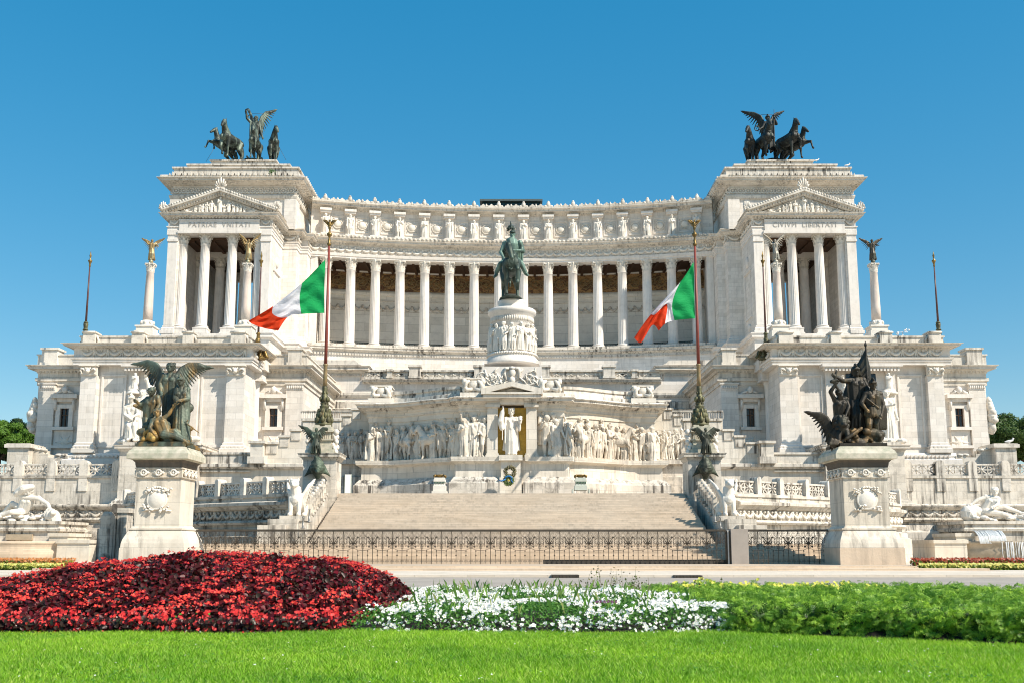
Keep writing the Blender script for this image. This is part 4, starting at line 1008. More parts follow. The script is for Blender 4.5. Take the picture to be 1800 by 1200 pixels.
for s in (1,-1):
    # ramp wall, curving back from the stair
    xr0, xr1 = XX(506,870,74.2), XX(338,870,80.0)
    pts = [(xr1-10,92.5),(xr1-6.5,88.0),(xr1-3.2,84.0),(xr1,80.6),(xr1+2.2,78.9),(xr1+4.6,77.2),(xr1+6.6,75.9),(xr0,74.6)]
    root = thing('ramp_wall', (s*xr0,74.4,0), f'{"grimy shaded" if s>0 else "sunlit clean"} curved ramp wall with pierced balustrade {"left" if s>0 else "right"} of the great steps', 'wall')
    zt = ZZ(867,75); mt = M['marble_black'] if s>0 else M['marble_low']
    b = MB(s); b.sweep(pts,[(-.8,0),(0,0),(0,zt),(-.8,zt)]); b.build('wall', mt, root)
    b = MB(s); zm = ZZ(884,75)
    b.sweep(pts,[(-.2,zm-.45),(.18,zm-.4),(.35,zm-.2),(.55,zm-.1),(.55,zm+.1),(.2,zm+.2),(-.2,zm+.22)])
    b.sweep(pts,[(-.2,zm-1.5),(.3,zm-1.5),(.42,zm-1.35),(.3,zm-1.2),(-.2,zm-1.15)]); b.sweep(pts,[(-.2,0),(.8,0),(.8,zm-2.4),(.5,zm-2.3),(.45,zm-1.9),(-.2,zm-1.9)]); b.sweep(pts,[(-.2,zt-.2),(.12,zt-.2),(.12,zt),(-.2,zt)])
    b.build('moulding', mt, root)
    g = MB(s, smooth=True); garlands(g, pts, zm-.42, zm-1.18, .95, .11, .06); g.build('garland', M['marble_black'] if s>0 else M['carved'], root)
    bal = MB(s); L = 0
    for i in range(len(pts)-1):
        (xa,ya),(xb,yb) = pts[i],pts[i+1]; L = math.hypot(xb-xa,yb-ya); tx,ty = (xb-xa)/L,(yb-ya)/L; nx,ny = ty,-tx
        pierced(bal,(xa+xb)/2-nx*.35,(ya+yb)/2-ny*.35,tx,ty,nx,ny,L-.45,zt,1.0)
        round_post(bal,xa-nx*.35,ya-ny*.35,tx,ty,nx,ny,.42,zt-.3,zt+1.32,.4)
    bal.build('balustrade', M['marble_stained'], root)
    # outer wall
    YO = 99.6; x0, x1 = XX(-130,860,YO), XX(208,860,YO)
    root = thing('outer_wall', (s*(x0+x1)/2,YO,0), f'{"stained" if s>0 else "pale"} garden wall with pierced balustrade above the {side(s)} fountain', 'wall')
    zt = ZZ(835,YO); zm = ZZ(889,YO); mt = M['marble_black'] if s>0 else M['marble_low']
    b = MB(s); b.box(x0,x1,YO,YO+1.2,0,zt); b.build('wall', M['marble_low'], root)
    pth = [(x0,YO),(x1,YO)]
    xq = XX(353,860,YO)
    pth2 = [(x0,YO-.4),(xq,YO-.4)]
    b = MB(s); b.sweep(pth2,[(-.39,zm-.4),(.2,zm-.35),(.45,zm-.1),(.5,zm+.05),(.2,zm+.2),(-.39,zm+.2)]); b.sweep(pth2,[(-.39,zm-1.5),(.25,zm-1.5),(.4,zm-1.3),(.2,zm-1.1),(-.39,zm-1.1)]); b.sweep(pth2,[(-.39,0),(.9,0),(.9,zm-2.5),(.5,zm-2.3),(.4,zm-1.8),(-.39,zm-1.8)])
    b.sweep(pth2,[(-.39,zm-1.81),(.0,zm-1.81),(.0,zm-.3),(-.39,zm-.3)]); b.sweep(pth,[(-.2,zt-.25),(.15,zt-.25),(.15,zt),(-.2,zt)])
    b.build('moulding', mt, root)
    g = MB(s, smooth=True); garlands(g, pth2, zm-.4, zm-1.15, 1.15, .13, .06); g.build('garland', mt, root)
    bal = MB(s); us = [-84,-25,33,91,147.5,205]
    for i,u in enumerate(us):
        xx = XX(u,825,YO); round_post(bal,xx,YO+.3,1,0,0,-1,.85,zt-1.5,zt+1.5,.42)
        if i: pierced(bal,(xx+XX(us[i-1],825,YO))/2,YO+.3,1,0,0,-1,xx-XX(us[i-1],825,YO)-.86,zt,1.15)
    bal.build('balustrade', M['marble_stained'], root)
    # old stone blocks on the terrace behind that balustrade
    c = thing('stone_pier', (s*XX(32,800,102),102,zt), f'plain capped stone pier behind the {side(s)} garden balustrade', 'pier')
    b = MB(s); xa, xb = XX(13,795,102), XX(50,795,102); b.box(xa,xb,102,105,zt,ZZ(786,102)); b.build('block', M['marble_low'], c)
    b = MB(s); b.box(xa-.25,xb+.25,101.75,105.2,ZZ(786,102),ZZ(780,102)); b.box(xa-.12,xb+.12,101.88,105.1,ZZ(780,102),ZZ(778.5,102)); b.build('cap', M['marble_stained'], c)
    c = thing('ruined_parapet', (s*XX(90,800,103),103,zt), f'low broken marble parapet with worn capitals behind the {side(s)} garden balustrade', 'parapet')
    b = MB(s, smooth=True)
    for ua,ub,v in ((54,76,790),(76,84,797),(84,100,803),(100,120,800),(120,130,806)): b.box(XX(ua,800,103),XX(ub,800,103),103,104.5,zt-.5,ZZ(v,103))
    for ua,v in ((58,788),(66,789),(74,790),(102,799),(112,799)):
        b.ell((XX(ua,795,103),103.3,ZZ(v,103)),(.42,.5,.2),7,5)
    b.build('block', M['marble_low'], c)
    # pedestal of the marble group
    root = thing('group_pedestal', (s*XX(277,850,98),98,ZZ(890,98)), f'tall plain marble pedestal under the {side(s)} white sculpture group', 'pedestal')
    YG = 98.2; xa, xb = XX(207,850,YG), XX(347,850,YG)
    b = MB(s); b.box(xa,xb,YG,103.2,ZZ(889,YG)-1,ZZ(790,YG)); b.build('block', M['marble_low'], root)
    pp = [(xa,103),(xa,YG),(xb,YG),(xb,103)]
    b = MB(s); b.sweep(pp,cyma(ZZ(793,YG),ZZ(781,YG-.4),.02,.5,-2)); b.box(xa+.2,xb-.2,YG+.1,103,ZZ(781,YG-.4)-.02,ZZ(776,YG)); b.build('cap', M['marble_stained'], root)
    b = MB(s); b.sweep(pp,[(-.2,ZZ(889,YG)),(.6,ZZ(889,YG)),(.55,ZZ(885,YG)),(.4,ZZ(884,YG)),(.35,ZZ(880,YG)),(.15,ZZ(878,YG)),(.1,ZZ(875,YG)),(-.2,ZZ(875,YG))]); b.build('base_moulding', M['marble_low'], root)
# ================================================================ tall pedestals of the two bronze groups
GP = {}
def bronze_pedestal(s):
    Y = 62.4; ua, ub = 237.5, 316.5
    xa, xb = XX(ua,880,Y), XX(ub,880,Y); d = xb-xa; xc = (xa+xb)/2; yc = Y+d/2
    root = thing('statue_pedestal', (s*xc,yc,.32), f'tall travertine pedestal with round shield carrying the {"winged" if s>0 else "flag-bearing"} bronze group', 'pedestal')
    z = lambda v: ZZ(v,Y)
    sq = lambda o: [(xa-o,Y-o+d+2*o),(xa-o,Y-o),(xb+o,Y-o),(xb+o,Y+d+o),(xa-o+.001,Y+d+o)]
    b = MB(s); b.box(xa,xb,Y,Y+d,z(926),z(839)); b.build('shaft', M['pedestal'], root)
    pth = sq(0)
    b = MB(s); b.box(xa-.58,xb+.58,Y-.58,Y+d+.58,.3,z(962)); b.build('plinth', stone('plinth_beige',(.64,.52,.40),block=(3.4,50),joint=.12,streak=.2,warmth=.5) if s<0 else M['pedestal'], root)
    b = MB(s); b.sweep(pth,[(-.3,z(962)),(.54,z(962)),(.52,z(954)),(.46,z(947)),(.35,z(940)),(.26,z(934)),(.20,z(931)),(.28,z(930)),(.28,z(927.5)),(.10,z(927)),(.05,z(924)),(-.3,z(924))]); b.box(xa,xb,Y,Y+d,z(962),z(926)); b.build('base_moulding', M['pedestal'], root)
    b = MB(s); b.sweep(pth,[(-.3,z(839)),(.1,z(839)),(.12,z(837)),(.04,z(836.5)),(.04,z(823.5)),(.1,z(823)),(.1,z(821)),(-.3,z(821))]); b.box(xa+.3,xb-.3,Y+.3,Y+d-.3,z(839),z(800)); b.build('necking', M['pedestal'], root)
    b = MB(s, smooth=True)
    def ring(x,y,tx,ty,nx,ny):
        zc = z(830); b.tube([(x+tx*math.cos(q)*.17+nx*.14,y+ty*math.cos(q)*.17+ny*.14,zc+math.sin(q)*.17) for q in np.linspace(0,2*math.pi,13)],.06,6)
        b.ell((x+nx*.1,y+ny*.1,zc),(.1,.1,.1),6,5)
    b.along([(xa,Y),(xb,Y)],.9,ring); b.along([(xb,Y),(xb,Y+d)],.68,ring); b.along([(xa,Y+d),(xa,Y)],.68,ring)
    b.along(pth[:4],.45,lambda x,y,tx,ty,nx,ny: b.ell((x+nx*.08,y+ny*.08,z(830)),(.13,.07,.09),6,5))
    b.build('ring_frieze', M['carved'], root)
    b = MB(s); b.sweep(pth,[(-.3,z(821)),(.03,z(821)),(.08,z(817)),(.1,z(812)),(.18,z(809.5)),(.22,z(808)),(-.3,z(808))]); b.build('dark_neck', stone('shade_painted_neck_marble',(.10,.085,.07),block=None,streak=.8,grime=.7), root)  # shade below the cap's overhang painted into the neck colour, grime on top
    b = MB(s); b.sweep(pth,[(-.3,z(808)),(.26,z(808)),(.30,z(806.5)),(.50,z(806)),(.50,z(797)),(.46,z(796)),(.40,z(792)),(.26,z(788.5)),(.22,z(785)),(.1,z(784)),(-.3,z(784))]); b.box(xa-.08,xb+.08,Y-.08,Y+d+.08,z(800),z(783.5))
    b.build('cap', M['plinth_bronze'], root)
    # shield with wreath
    b = MB(s, smooth=True); zc = z(877); sx = xc-.02
    rot = Matrix.Rotation(math.pi/2,3,'X')
    b.lathe([(.62,0),(.64,.08),(.6,.12),(.54,.1),(.5,.11),(.42,.16),(.2,.2),(.02,.21)],(0,0,0),28)
    b.v = [(sx+p[0],Y-p[2],zc+p[1]) for p in b.v]
    for q,zz,sg in ((-1,.55,1),(1,.55,1),(-1,-.55,-1),(1,-.55,-1)):
        base = Vector((sx+q*.5,Y-.06,zc+zz))
        for k in range(9):
            p = base+Vector((random.uniform(-.3,.3)*1.0,random.uniform(-.05,.0),random.uniform(-.14,.16)))
            e = p+Vector((random.uniform(-.2,.2),-.06,random.uniform(-.15,.15))); b.tube([p,(p+e)/2+Vector((0,-.06,0)),e],[.05,.08,.03],5)
    for q in (-1,1): b.tube([(sx+q*.35,Y-.04,zc-.5),(sx-q*.9,Y-.05,zc-.7)],[.05,.04],5)
    for k in range(12):
        a = .4+k*.2; b.ell((sx+math.cos(a)*.74,Y-.06,zc+math.sin(a)*.74),(.09,.07,.08),6,5)
    b.build('shield_relief', M['carved'], root)
    GP[s] = (s*xc, yc, z(783.5), d)
for s in (1,-1): bronze_pedestal(s)

# ================================================================ flagpoles with their stone and bronze pedestals
FP = {}
def flag_mast(s):
    Y = 84.2; ua, ub = 532, 590
    xa, xb = XX(ua,840,Y-1.3), XX(ub,840,Y-1.3); xc = (xa+xb)/2; w = (xb-xa)/2; z = lambda v: ZZ(v,Y-1.3)
    root = thing('flag_mast', (s*xc,Y,ZT-1), f'{side(s)} tall red flag mast on a carved pedestal with bronze foot and gilt eagle', 'flag mast')
    b = MB(s); Y0 = Y-1.3; d = 2*w
    b.box(xa,xb,Y0,Y0+d,ZT-3.5,z(806)); b.box(xa-.3,xb+.3,Y0-.3,Y0+d+.3,ZT-3.5,z(880)); b.box(xa-.15,xb+.15,Y0-.15,Y0+d+.15,z(880),z(872))
    pth = [(xa,Y0+d),(xa,Y0),(xb,Y0),(xb,Y0+d)]
    b.sweep(pth, cyma(z(808),z(795.5),.02,.42,-.3)); b.box(xa,xb,Y0,Y0+d,z(806),z(795))
    b.build('pedestal', M['marble_low'], root)
    b = MB(s); yc = Y0+w
    for v0,v1,k in ((796,788,.78),(788,780,.66),(780,772,.60),(772,770,.70),(770,757,.55),(757,754,.68),(754,748,.58),(748,744,.5)): b.box(xc-w*k,xc+w*k,yc-w*k,yc+w*k,z(v0),z(v1))
    for q in range(9): b.box(xc-w*.5+q*w*.115,xc-w*.5+q*w*.115+.07,yc-w*.58,yc-w*.551,z(769),z(760))
    b.build('stepped_base', M['plinth_bronze'], root)
    b = MB(s, smooth=True)
    for q in (-1,1):
        for k in range(12):
            t = k/11; b.ell((xc+q*w*(.80+.1*math.sin(k*2.1)),yc-w*.3+.25*math.cos(k*3),z(795)+(z(762)-z(795))*t),(.2,.25,.24),6,5)
        b.ell((xc+q*w*.85,yc-w*.35,z(757)),(.24,.24,.28),7,6)
    b.build('side_figure_relief', M['carved'], root)
    g = MB(s, smooth=True); R_ = PX(Y)*1
    prof = [(15,749),(15,744.5),(13,742),(13.4,736),(11,728),(9,720),(7.6,716),(8.4,714.6),(8.2,713),(6,711.5),(6,706),(6.8,702),(6.8,697),(5,694),(4.3,688),(4.8,682),(4.4,678)]
    zz = lambda v: ZZ(v,yc)
    g.lathe([(r*R_,zz(v)) for r,v in prof],(xc,yc,0),18)
    for row,(v0,n,rr,sz) in enumerate(((738,8,12.8,.24),(730,8,11.2,.22),(722.5,7,9.4,.2),(701,6,6.6,.19),(708,6,5.8,.10),(690,6,4.4,.10))):
        for k in range(n):
            a = 2*math.pi*(k+.5*row)/n; g.ell((xc+math.cos(a)*rr*R_,yc+math.sin(a)*rr*R_,zz(v0)),(sz*.8,sz*.8,sz*1.3),6,5)
    for q in range(8):
        a = q*.785; g.tube([(xc+math.cos(a)*13.8*R_,yc+math.sin(a)*13.8*R_,zz(743)),(xc+math.cos(a)*12*R_,yc+math.sin(a)*12*R_,zz(731)),(xc+math.cos(a)*8.4*R_,yc+math.sin(a)*8.4*R_,zz(718))],[.12,.10,.06],5)
    g.build('bronze_foot', M['pole_bronze'], root)
    g = MB(s, smooth=True); g.lathe([(4.0*R_,zz(679)),(3.6*R_,zz(660)),(3.4*R_,zz(643)),(4.3*R_,zz(641.5)),(4.3*R_,zz(639.5)),(3.3*R_,zz(639))],(xc,yc,0),12); g.build('tan_shaft', M['tan_pole'], root)
    zt = zz(432)
    g = MB(s, smooth=True); g.lathe([(3.0*R_,zz(640)),(2.7*R_,zz(572)),(2.0*R_,zt)],(xc,yc,0),12); o = g.build('red_shaft', M['red_pole'], root)
    g = MB(s, smooth=True)
    g.lathe([(2.4*R_,zz(433)),(4*R_,zz(430.5)),(4.2*R_,zz(429)),(2*R_,zz(427)),(2.6*R_,zz(423)),(1.5*R_,zz(419)),(2*R_,zz(417)),(4.6*R_,zz(414)),(4.6*R_,zz(411)),(2*R_,zz(409)),(1.4*R_,zz(405)),(2.6*R_,zz(402)),(2.8*R_,zz(399)),(1.4*R_,zz(397))],(xc,yc,0),10)
    e = zz(398.5)
    n_e = len(g.v)
    g.ell((xc,yc,e+.25),(.17,.2,.36),8,6); g.ell((xc,yc-.12,e+.66),(.11,.14,.13),7,5); g.tube([(xc,yc-.2,e+.66),(xc,yc-.34,e+.6)],[.06,.02],5)
    for q in (-1,1):
        for k in range(6):
            t = k/5; st = Vector((xc+q*(.1+.42*t),yc,e+.35+.33*t)); en = st+Vector((q*(.16+.14*t),.05,-.42+.42*t)); g.tube([st,(st+en)/2,en],[.07,.075,.02],5)
        g.tube([(xc+q*.1,yc,e+.4),(xc+q*.35,yc,e+.68),(xc+q*.62,yc,e+.8)],[.1,.08,.04],6)
    g.v = g.v[:n_e]+[(xc+(q_[0]-xc)*.74,yc+(q_[1]-yc)*.74,e+(q_[2]-e)*.74) for q_ in g.v[n_e:]]
    g.build('gilt_eagle', M['gilt'], root)
    FP[s] = (s*xc, yc, R_)
for s in (1,-1): flag_mast(s)

# ================================================================ tricolour flags
def smooth_rows(P, n):
    "catmull-rom along axis 0"
    P = np.array(P, float); m = len(P); out = []
    for k in range(n+1):
        t = k/n*(m-1); i = min(int(t), m-2); f = t-i
        p0 = P[max(i-1,0)]; p1 = P[i]; p2 = P[i+1]; p3 = P[min(i+2,m-1)]
        out.append(.5*((2*p1)+(-p0+p2)*f+(2*p0-5*p1+4*p2-p3)*f*f+(-p0+3*p1-3*p2+p3)*f**3))
    return np.array(out)
def cloth_mat(name, col):
    m, nt, b = nt_new(name); out = nt.nodes['Material Output']
    g = node(nt,'ShaderNodeNewGeometry'); n1 = noise(nt,g.outputs['Position'],2.5,4,.6)
    c = mixc(nt, n1, tuple(x*.82 for x in col), col)
    nb = noise(nt,vmath(nt,'MULTIPLY',g.outputs['Position'],(1.2,1.2,3.2)),1.6,5,.6,.8); bp = node(nt,'ShaderNodeBump'); bp.inputs['Strength'].default_value=.55; bp.inputs['Distance'].default_value=.18; nt.links.new(nb,bp.inputs['Height']); nt.links.new(bp.outputs[0],b.inputs['Normal'])
    nt.links.new(c,b.inputs['Base Color']); b.inputs['Roughness'].default_value=.7; b.inputs['Specular IOR Level'].default_value=.2
    tr = node(nt,'ShaderNodeBsdfTranslucent'); nt.links.new(c,tr.inputs[0]); mx = node(nt,'ShaderNodeMixShader'); mx.inputs[0].default_value=.45
    nt.links.new(b.outputs[0],mx.inputs[1]); nt.links.new(tr.outputs[0],mx.inputs[2]); nt.links.new(mx.outputs[0],out.inputs[0])
    return m
CL = [cloth_mat('green_cloth',(.015,.43,.12)), cloth_mat('white_cloth',(.82,.81,.85)), cloth_mat('red_cloth',(.80,.065,.016))]
def flag(name, rows, depth, Y, label, seed):
    "rows: for s = 0, 1/3, 2/3, 1 a list of (u,v) down the hoist; depth: the same in metres towards the viewer"
    g = []
    for r, dr in zip(rows, depth):
        q = smooth_rows([(u,v,d) for (u,v),d in zip(r,dr)], 24); g.append(q)
    G = np.array(g); S = []
    n = 42
    G2 = np.stack([smooth_rows(G[:,j,:], n) for j in range(25)], 1)
    v = []
    rg = random.Random(seed)
    ph = [rg.uniform(0,6) for _ in range(4)]
    for i in range(n+1):
        s = i/n
        for j in range(25):
            t = j/24; u, vv, d = G2[i,j]
            d += s**.6*(.22*math.sin(9*s+5*t+ph[0])+.10*math.sin(15*s-9*t+ph[1])) + .14*math.sin(20*t+7*s+ph[2])*(.3+s)*(1-.3*s) + .07*math.sin(31*s+14*t+ph[3]) + .06*math.sin(17*s-23*t+ph[0]*2)*(.3+.7*s)
            v.append(W(u,vv,Y-d))
    f = []; fm = []
    for i in range(n):
        for j in range(24):
            f.append((i*25+j,(i+1)*25+j,(i+1)*25+j+1,i*25+j+1)); fm.append(0 if i<14 else 1 if i<28 else 2)
    o0 = v[0]
    me = bpy.data.meshes.new(name); me.from_pydata([tuple(p-o0) for p in v],[],f)
    for m in CL: me.materials.append(m)
    me.polygons.foreach_set('material_index',fm); me.polygons.foreach_set('use_smooth',[True]*len(f))
    o = bpy.data.objects.new(name,me); COL.objects.link(o); o.location = o0
    tag(o,label,'flag')
def fz(pts, ou, ov, k): return [(ou+x/k, ov+y/k) for x,y in pts]
K = 4.615
flag('tricolour_flag', [fz([(702,352),(697,490),(692,640),(694,786)],420,380,K), fz([(512,545),(494,640),(495,720),(506,795)],420,380,K), fz([(277,730),(272,790),(330,822),(395,822)],420,380,K), fz([(76,850),(110,875),(190,905),(318,930)],420,380,K)],
     [[0,0,0,0],[.5,.2,.0,.3],[.2,.5,1.1,.5],[.6,.8,.9,1.0]], FP[1][1], 'green white red flag streaming out nearly level from the left mast', 3)
flag('tricolour_flag', [fz([(550,372),(555,530),(558,690),(562,830)],1100,380,K), fz([(445,532),(395,640),(375,740),(395,846)],1100,380,K), fz([(205,795),(238,797),(335,715),(318,874)],1100,380,K), fz([(68,985),(125,1024),(215,885),(268,930)],1100,380,K)],
     [[0,0,0,0],[.4,.1,.3,.1],[.2,.8,.1,.9],[.5,1.1,.2,1.0]], FP[-1][1], 'green white red flag hanging steeply folded from the right mast', 9)

# ================================================================ equestrian monument pedestal
YE = 112.0
root = thing('equestrian_pedestal', (0,YE,ZZ(672,YE)-4), 'round white marble pedestal ringed with carved city figures under the green horseman', 'pedestal')
z = lambda v: ZZ(v,YE); P_ = PX(YE)
b = MB(); hw = 52.5*PX(YE-5); b.box(-hw,hw,YE-5,YE+5,0,ZZ(643.5,YE-5)); b.build('base_block', M['marble_plain'], root)
b = MB(smooth=True); zc = ZZ(657.5,YE-5)
for k in range(34):
    x = random.uniform(-hw,hw); zz = zc+random.uniform(-.9,.4)
    if abs(x)<.8: continue
    c = k%4; y = YE-5
    if c==0:
        r = random.uniform(.35,.6); b.tube([(x+math.cos(q)*r,y-.06,zz+math.sin(q)*r) for q in np.linspace(0,2*math.pi,13)],.1,5); b.ell((x,y-.05,zz),(.2,.12,.2),6,5)
        for q in range(6): b.tube([(x,y-.05,zz),(x+math.cos(q*1.05)*r,y-.05,zz+math.sin(q*1.05)*r)],.05,4)
    else:
        a = random.uniform(-.9,.9); L = random.uniform(.35,.6); b.tube([(x-math.sin(a)*L,y-.06,zz-math.cos(a)*L),(x+random.uniform(-.3,.3),y-.14,zz),(x+math.sin(a)*L,y-.06,zz+math.cos(a)*L)],[.05,.10,.04],5)
b.ell((0,YE-5.1,zc+.2),(.4,.3,.55),10,7); b.ell((0,YE-5.2,zc+.65),(.35,.25,.2),8,6); b.ell((0,YE-5.4,zc-.7),(.35,.35,.45),8,6)
for q in (-1,1): b.tube([(q*.3,YE-5.2,zc+.6),(q*.7,YE-5.12,zc+.6),(q*.8,YE-5.1,zc+.1),(q*.6,YE-5.2,zc-.6)],[.14,.2,.18,.1],6)
b.build('trophy_relief', M['carved'], root)
b = MB(smooth=True)
b.lathe([(49*P_,z(643.5)),(49*P_,z(640)),(46*P_,z(634)),(42*P_,z(629)),(43*P_,z(626)),(42*P_,z(623)),(37*P_,z(621)),(36*P_,z(600)),(35*P_,z(572)),(37*P_,z(570)),(37*P_,z(562)),(39*P_,z(560)),(40.5*P_,z(556)),(43*P_,z(554)),(43*P_,z(549)),(41*P_,z(547)),(28*P_,z(545.5)),(25.5*P_,z(544)),(24.5*P_,z(536)),(26*P_,z(534)),(25*P_,z(531)),(22*P_,z(529.5))],(0,YE,0),56,squash=1.0)
for a in (-1,1):
    b.box(a*44*P_-.25,a*44*P_+.25,YE-1.6,YE-1.0,z(643),z(638))
b.build('drum', M['marble_plain'], root)
b = MB(smooth=True)
for k in range(60):
    a = k*math.pi*2/60; b.ell((math.cos(a)*37.3*P_,YE+math.sin(a)*37.3*P_,z(566)),(.14,.14,.3),5,5); b.ell((math.cos(a)*43*P_,YE+math.sin(a)*43*P_,z(626)),(.17,.17,.15),5,4)
b.build('carved_bands', M['carved'], root)
EQ = (0,YE,z(529.5))

# ================================================================ iron fence
YF = 65.0
zf0, zf1 = .32, ZZ(929.5,YF)
hf = zf1-zf0
pan = MB(); wp = 17*2*PX(YF,960); h = hf
# one panel = two bays; flat wrought ironwork
for k in range(2):
    x = -wp/2+wp*k/2; pan.box(x-.018,x+.018,-.018,.018,0,h-.12)
for k in range(2):
    x = -wp/4+wp*k/2; pan.box(x-.011,x+.011,-.01,.01,h*.02,h*.36)
    pan.ell((x,0,h*.25),(.05,.03,.055),6,5); pan.ell((x,0,h*.385),(.035,.02,.05),5,4); pan.box(x-.045,x+.045,-.009,.009,h*.36,h*.37)
for zz,t in ((h*.345,.010),(h*.125,.010),(h*.06,.008),(h*.70,.008)): pan.box(-wp/2,wp/2,-.012,.012,zz-t,zz+t)
for k in range(8):
    x = -wp/2+wp*(k+.5)/8
    pan.tube([(x+math.cos(q)*.055,0,h*.093+math.sin(q)*.045) for q in np.linspace(0,2*math.pi,7)],.011,4)
    pan.tube([(x+math.cos(q)*.06,0,h*.90+math.sin(q)*.06) for q in np.linspace(0,2*math.pi,7)],.014,4)
for q in np.linspace(0,1,2):
    cx = -wp/2 if q==0 else 0
# drooping arc and flower head on every second bar
pan.tube([(-wp/2+math.cos(q)*wp/2+wp/2,0,h*.52+math.sin(q)*h*.13) for q in np.linspace(math.pi,2*math.pi,11)],.013,4)
for px_ in (-wp/2,):
    for a,L in ((-1.1,.30),(-.6,.36),(0,.40),(.6,.36),(1.1,.30)):
        pan.tube([(px_,0,h*.56),(px_+math.sin(a)*L*.6,0,h*.56+math.cos(a)*L*.7),(px_+math.sin(a)*L*1.05,0,h*.60+math.cos(a)*L)],[.017,.034,.014],5)
    for sx_ in (-1,1):
        pan.ell((px_+sx_*.22,0,h*.50),(.068,.03,.06),7,5); pan.tube([(px_+sx_*.1+math.cos(q)*.07,0,h*.57+math.sin(q)*.07) for q in np.linspace(0,2*math.pi,8)],.013,5)
        pan.tube([(px_+sx_*.02,0,h*.44),(px_+sx_*.15,0,h*.5),(px_+sx_*.25,0,h*.6),(px_+sx_*.36,0,h*.62),(px_+sx_*.37,0,h*.55)],.014,4)
        pan.ell((px_+sx_*.26,0,h*.76),(.055,.03,.055),6,5)
        for a in (.3,1.0,1.7): pan.tube([(px_+sx_*.26,0,h*.76),(px_+sx_*(.26+math.sin(a)*.16),0,h*.76+math.cos(a)*.16)],[.030,.012],4)
    pan.ell((px_,0,h*.72),(.05,.03,.06),7,5); pan.ell((px_,0,h*.615),(.05,.04,.05),6,5)
for q in range(4):
    x = -wp/2+wp*(q+.5)/4; sg = 1 if q%2 else -1
    pan.tube([(x-.10*sg,0,h*.68),(x-.02*sg,0,h*.72),(x+.07*sg,0,h*.76),(x+.09*sg,0,h*.82),(x+.02*sg,0,h*.845),(x-.04*sg,0,h*.81)],.017,4)
    pan.tube([(x+.12*sg,0,h*.64),(x+.05*sg,0,h*.60),(x-.04*sg,0,h*.59),(x-.08*sg,0,h*.63),(x-.03*sg,0,h*.66)],.017,4)
    pan.ell((x,0,h*.79),(.03,.02,.03),5,4); pan.ell((x,0,h*.56),(.03,.02,.03),5,4)
for zz in (h*.865,h*.945): pan.box(-wp/2,wp/2,-.011,.011,zz-.008,zz+.008)
for q in range(8):
    x = -wp/2+wp*(q+.5)/8; pan.box(x-.008,x+.008,-.008,.008,h*.50,h*.865)
    for zz in (.53,.645,.755): pan.tube([(x+math.cos(a)*.05,0,h*zz+math.sin(a)*.06) for a in np.linspace(0,2*math.pi,7)],.011,4)
# ring between
pan.tube([(0+math.cos(q)*.075,0,h*.47+math.sin(q)*.075) for q in np.linspace(0,2*math.pi,9)],.016,4)
for a in (-.7,.7): pan.tube([(0,0,h*.55),(math.sin(a)*.14,0,h*.55+.12),(math.sin(a)*.2,0,h*.55+.1)],[.02,.03,.01],4)
pan = pan.mesh('ironwork_panel', M['iron'])
def fence(name, u0, u1, label):
    x0, x1 = XX(u0,960,YF), XX(u1,960,YF)
    root = thing('iron_fence', ((x0+x1)/2,YF,zf0), label, 'fence')
    n = int(round((x1-x0)/wp))
    sc = (x1-x0)/(n*wp)
    for k in range(n):
        place(pan,'ironwork_panel',root,(x0+(x1-x0)*(k+.5)/n,YF,zf0),0,(sc,1,1))
    b = MB(); b.box(x0,x1,YF-.05,YF+.05,zf1-.09,zf1); b.box(x0,x1,YF-.03,YF+.03,zf1-.14,zf1-.092); b.box(x1-.02,x1+.02,YF-.02,YF+.02,zf0,zf1-.14); b.build('top_rail', M['iron'], root)
    return root
fr = fence('a', 344, 1277, 'long black wrought iron fence with scrolled flower heads before the steps')
fence('b', 1314.5, 1457, 'short black wrought iron fence between the grey gate pier and right pedestal')
g = thing('fence_shade_strip', (XX(1117,986,YF),YF+.35,zf0), 'dark low slab standing in for shade along the foot of the right fence half', 'shade strip'); b = MB(); b.box(XX(955,986,YF+.3),XX(1277,986,YF+.3),YF+.3,YF+.55,.32,zf0+.26); b.build('strip', plain('painted_shade_dark',(.075,.068,.06),.8,scale=6), g)  # added slab whose dark colour stands for shade at the fence foot
tag(g,'dark low slab standing in for shade along the foot of the right fence half','shade strip')
gp = thing('gate_pier', (XX(1298,960,YF),YF,zf0), 'plain grey stone gate pier beside the closed end of the long fence', 'gate pier')
b = MB(); b.box(XX(1284,960,YF),XX(1314,960,YF),YF-.3,YF+.7,.32,zf1+.02); b.build('block', plain('grey_stone',(.37,.325,.285),.85,scale=2,var=.12), gp)
b = MB(); b.box(XX(1277.5,960,YF),XX(1283.5,960,YF),YF-.1,YF+.5,.32,zf1-.1); b.build('dark_side', M['iron'], gp)
b = MB(); b.box(XX(1278.5,960,YF),XX(1280.5,960,YF),YF-.16,YF-.101,.32,zf1-.05); b.build('white_post', plain('pale_metal',(.55,.53,.5),.5), gp)
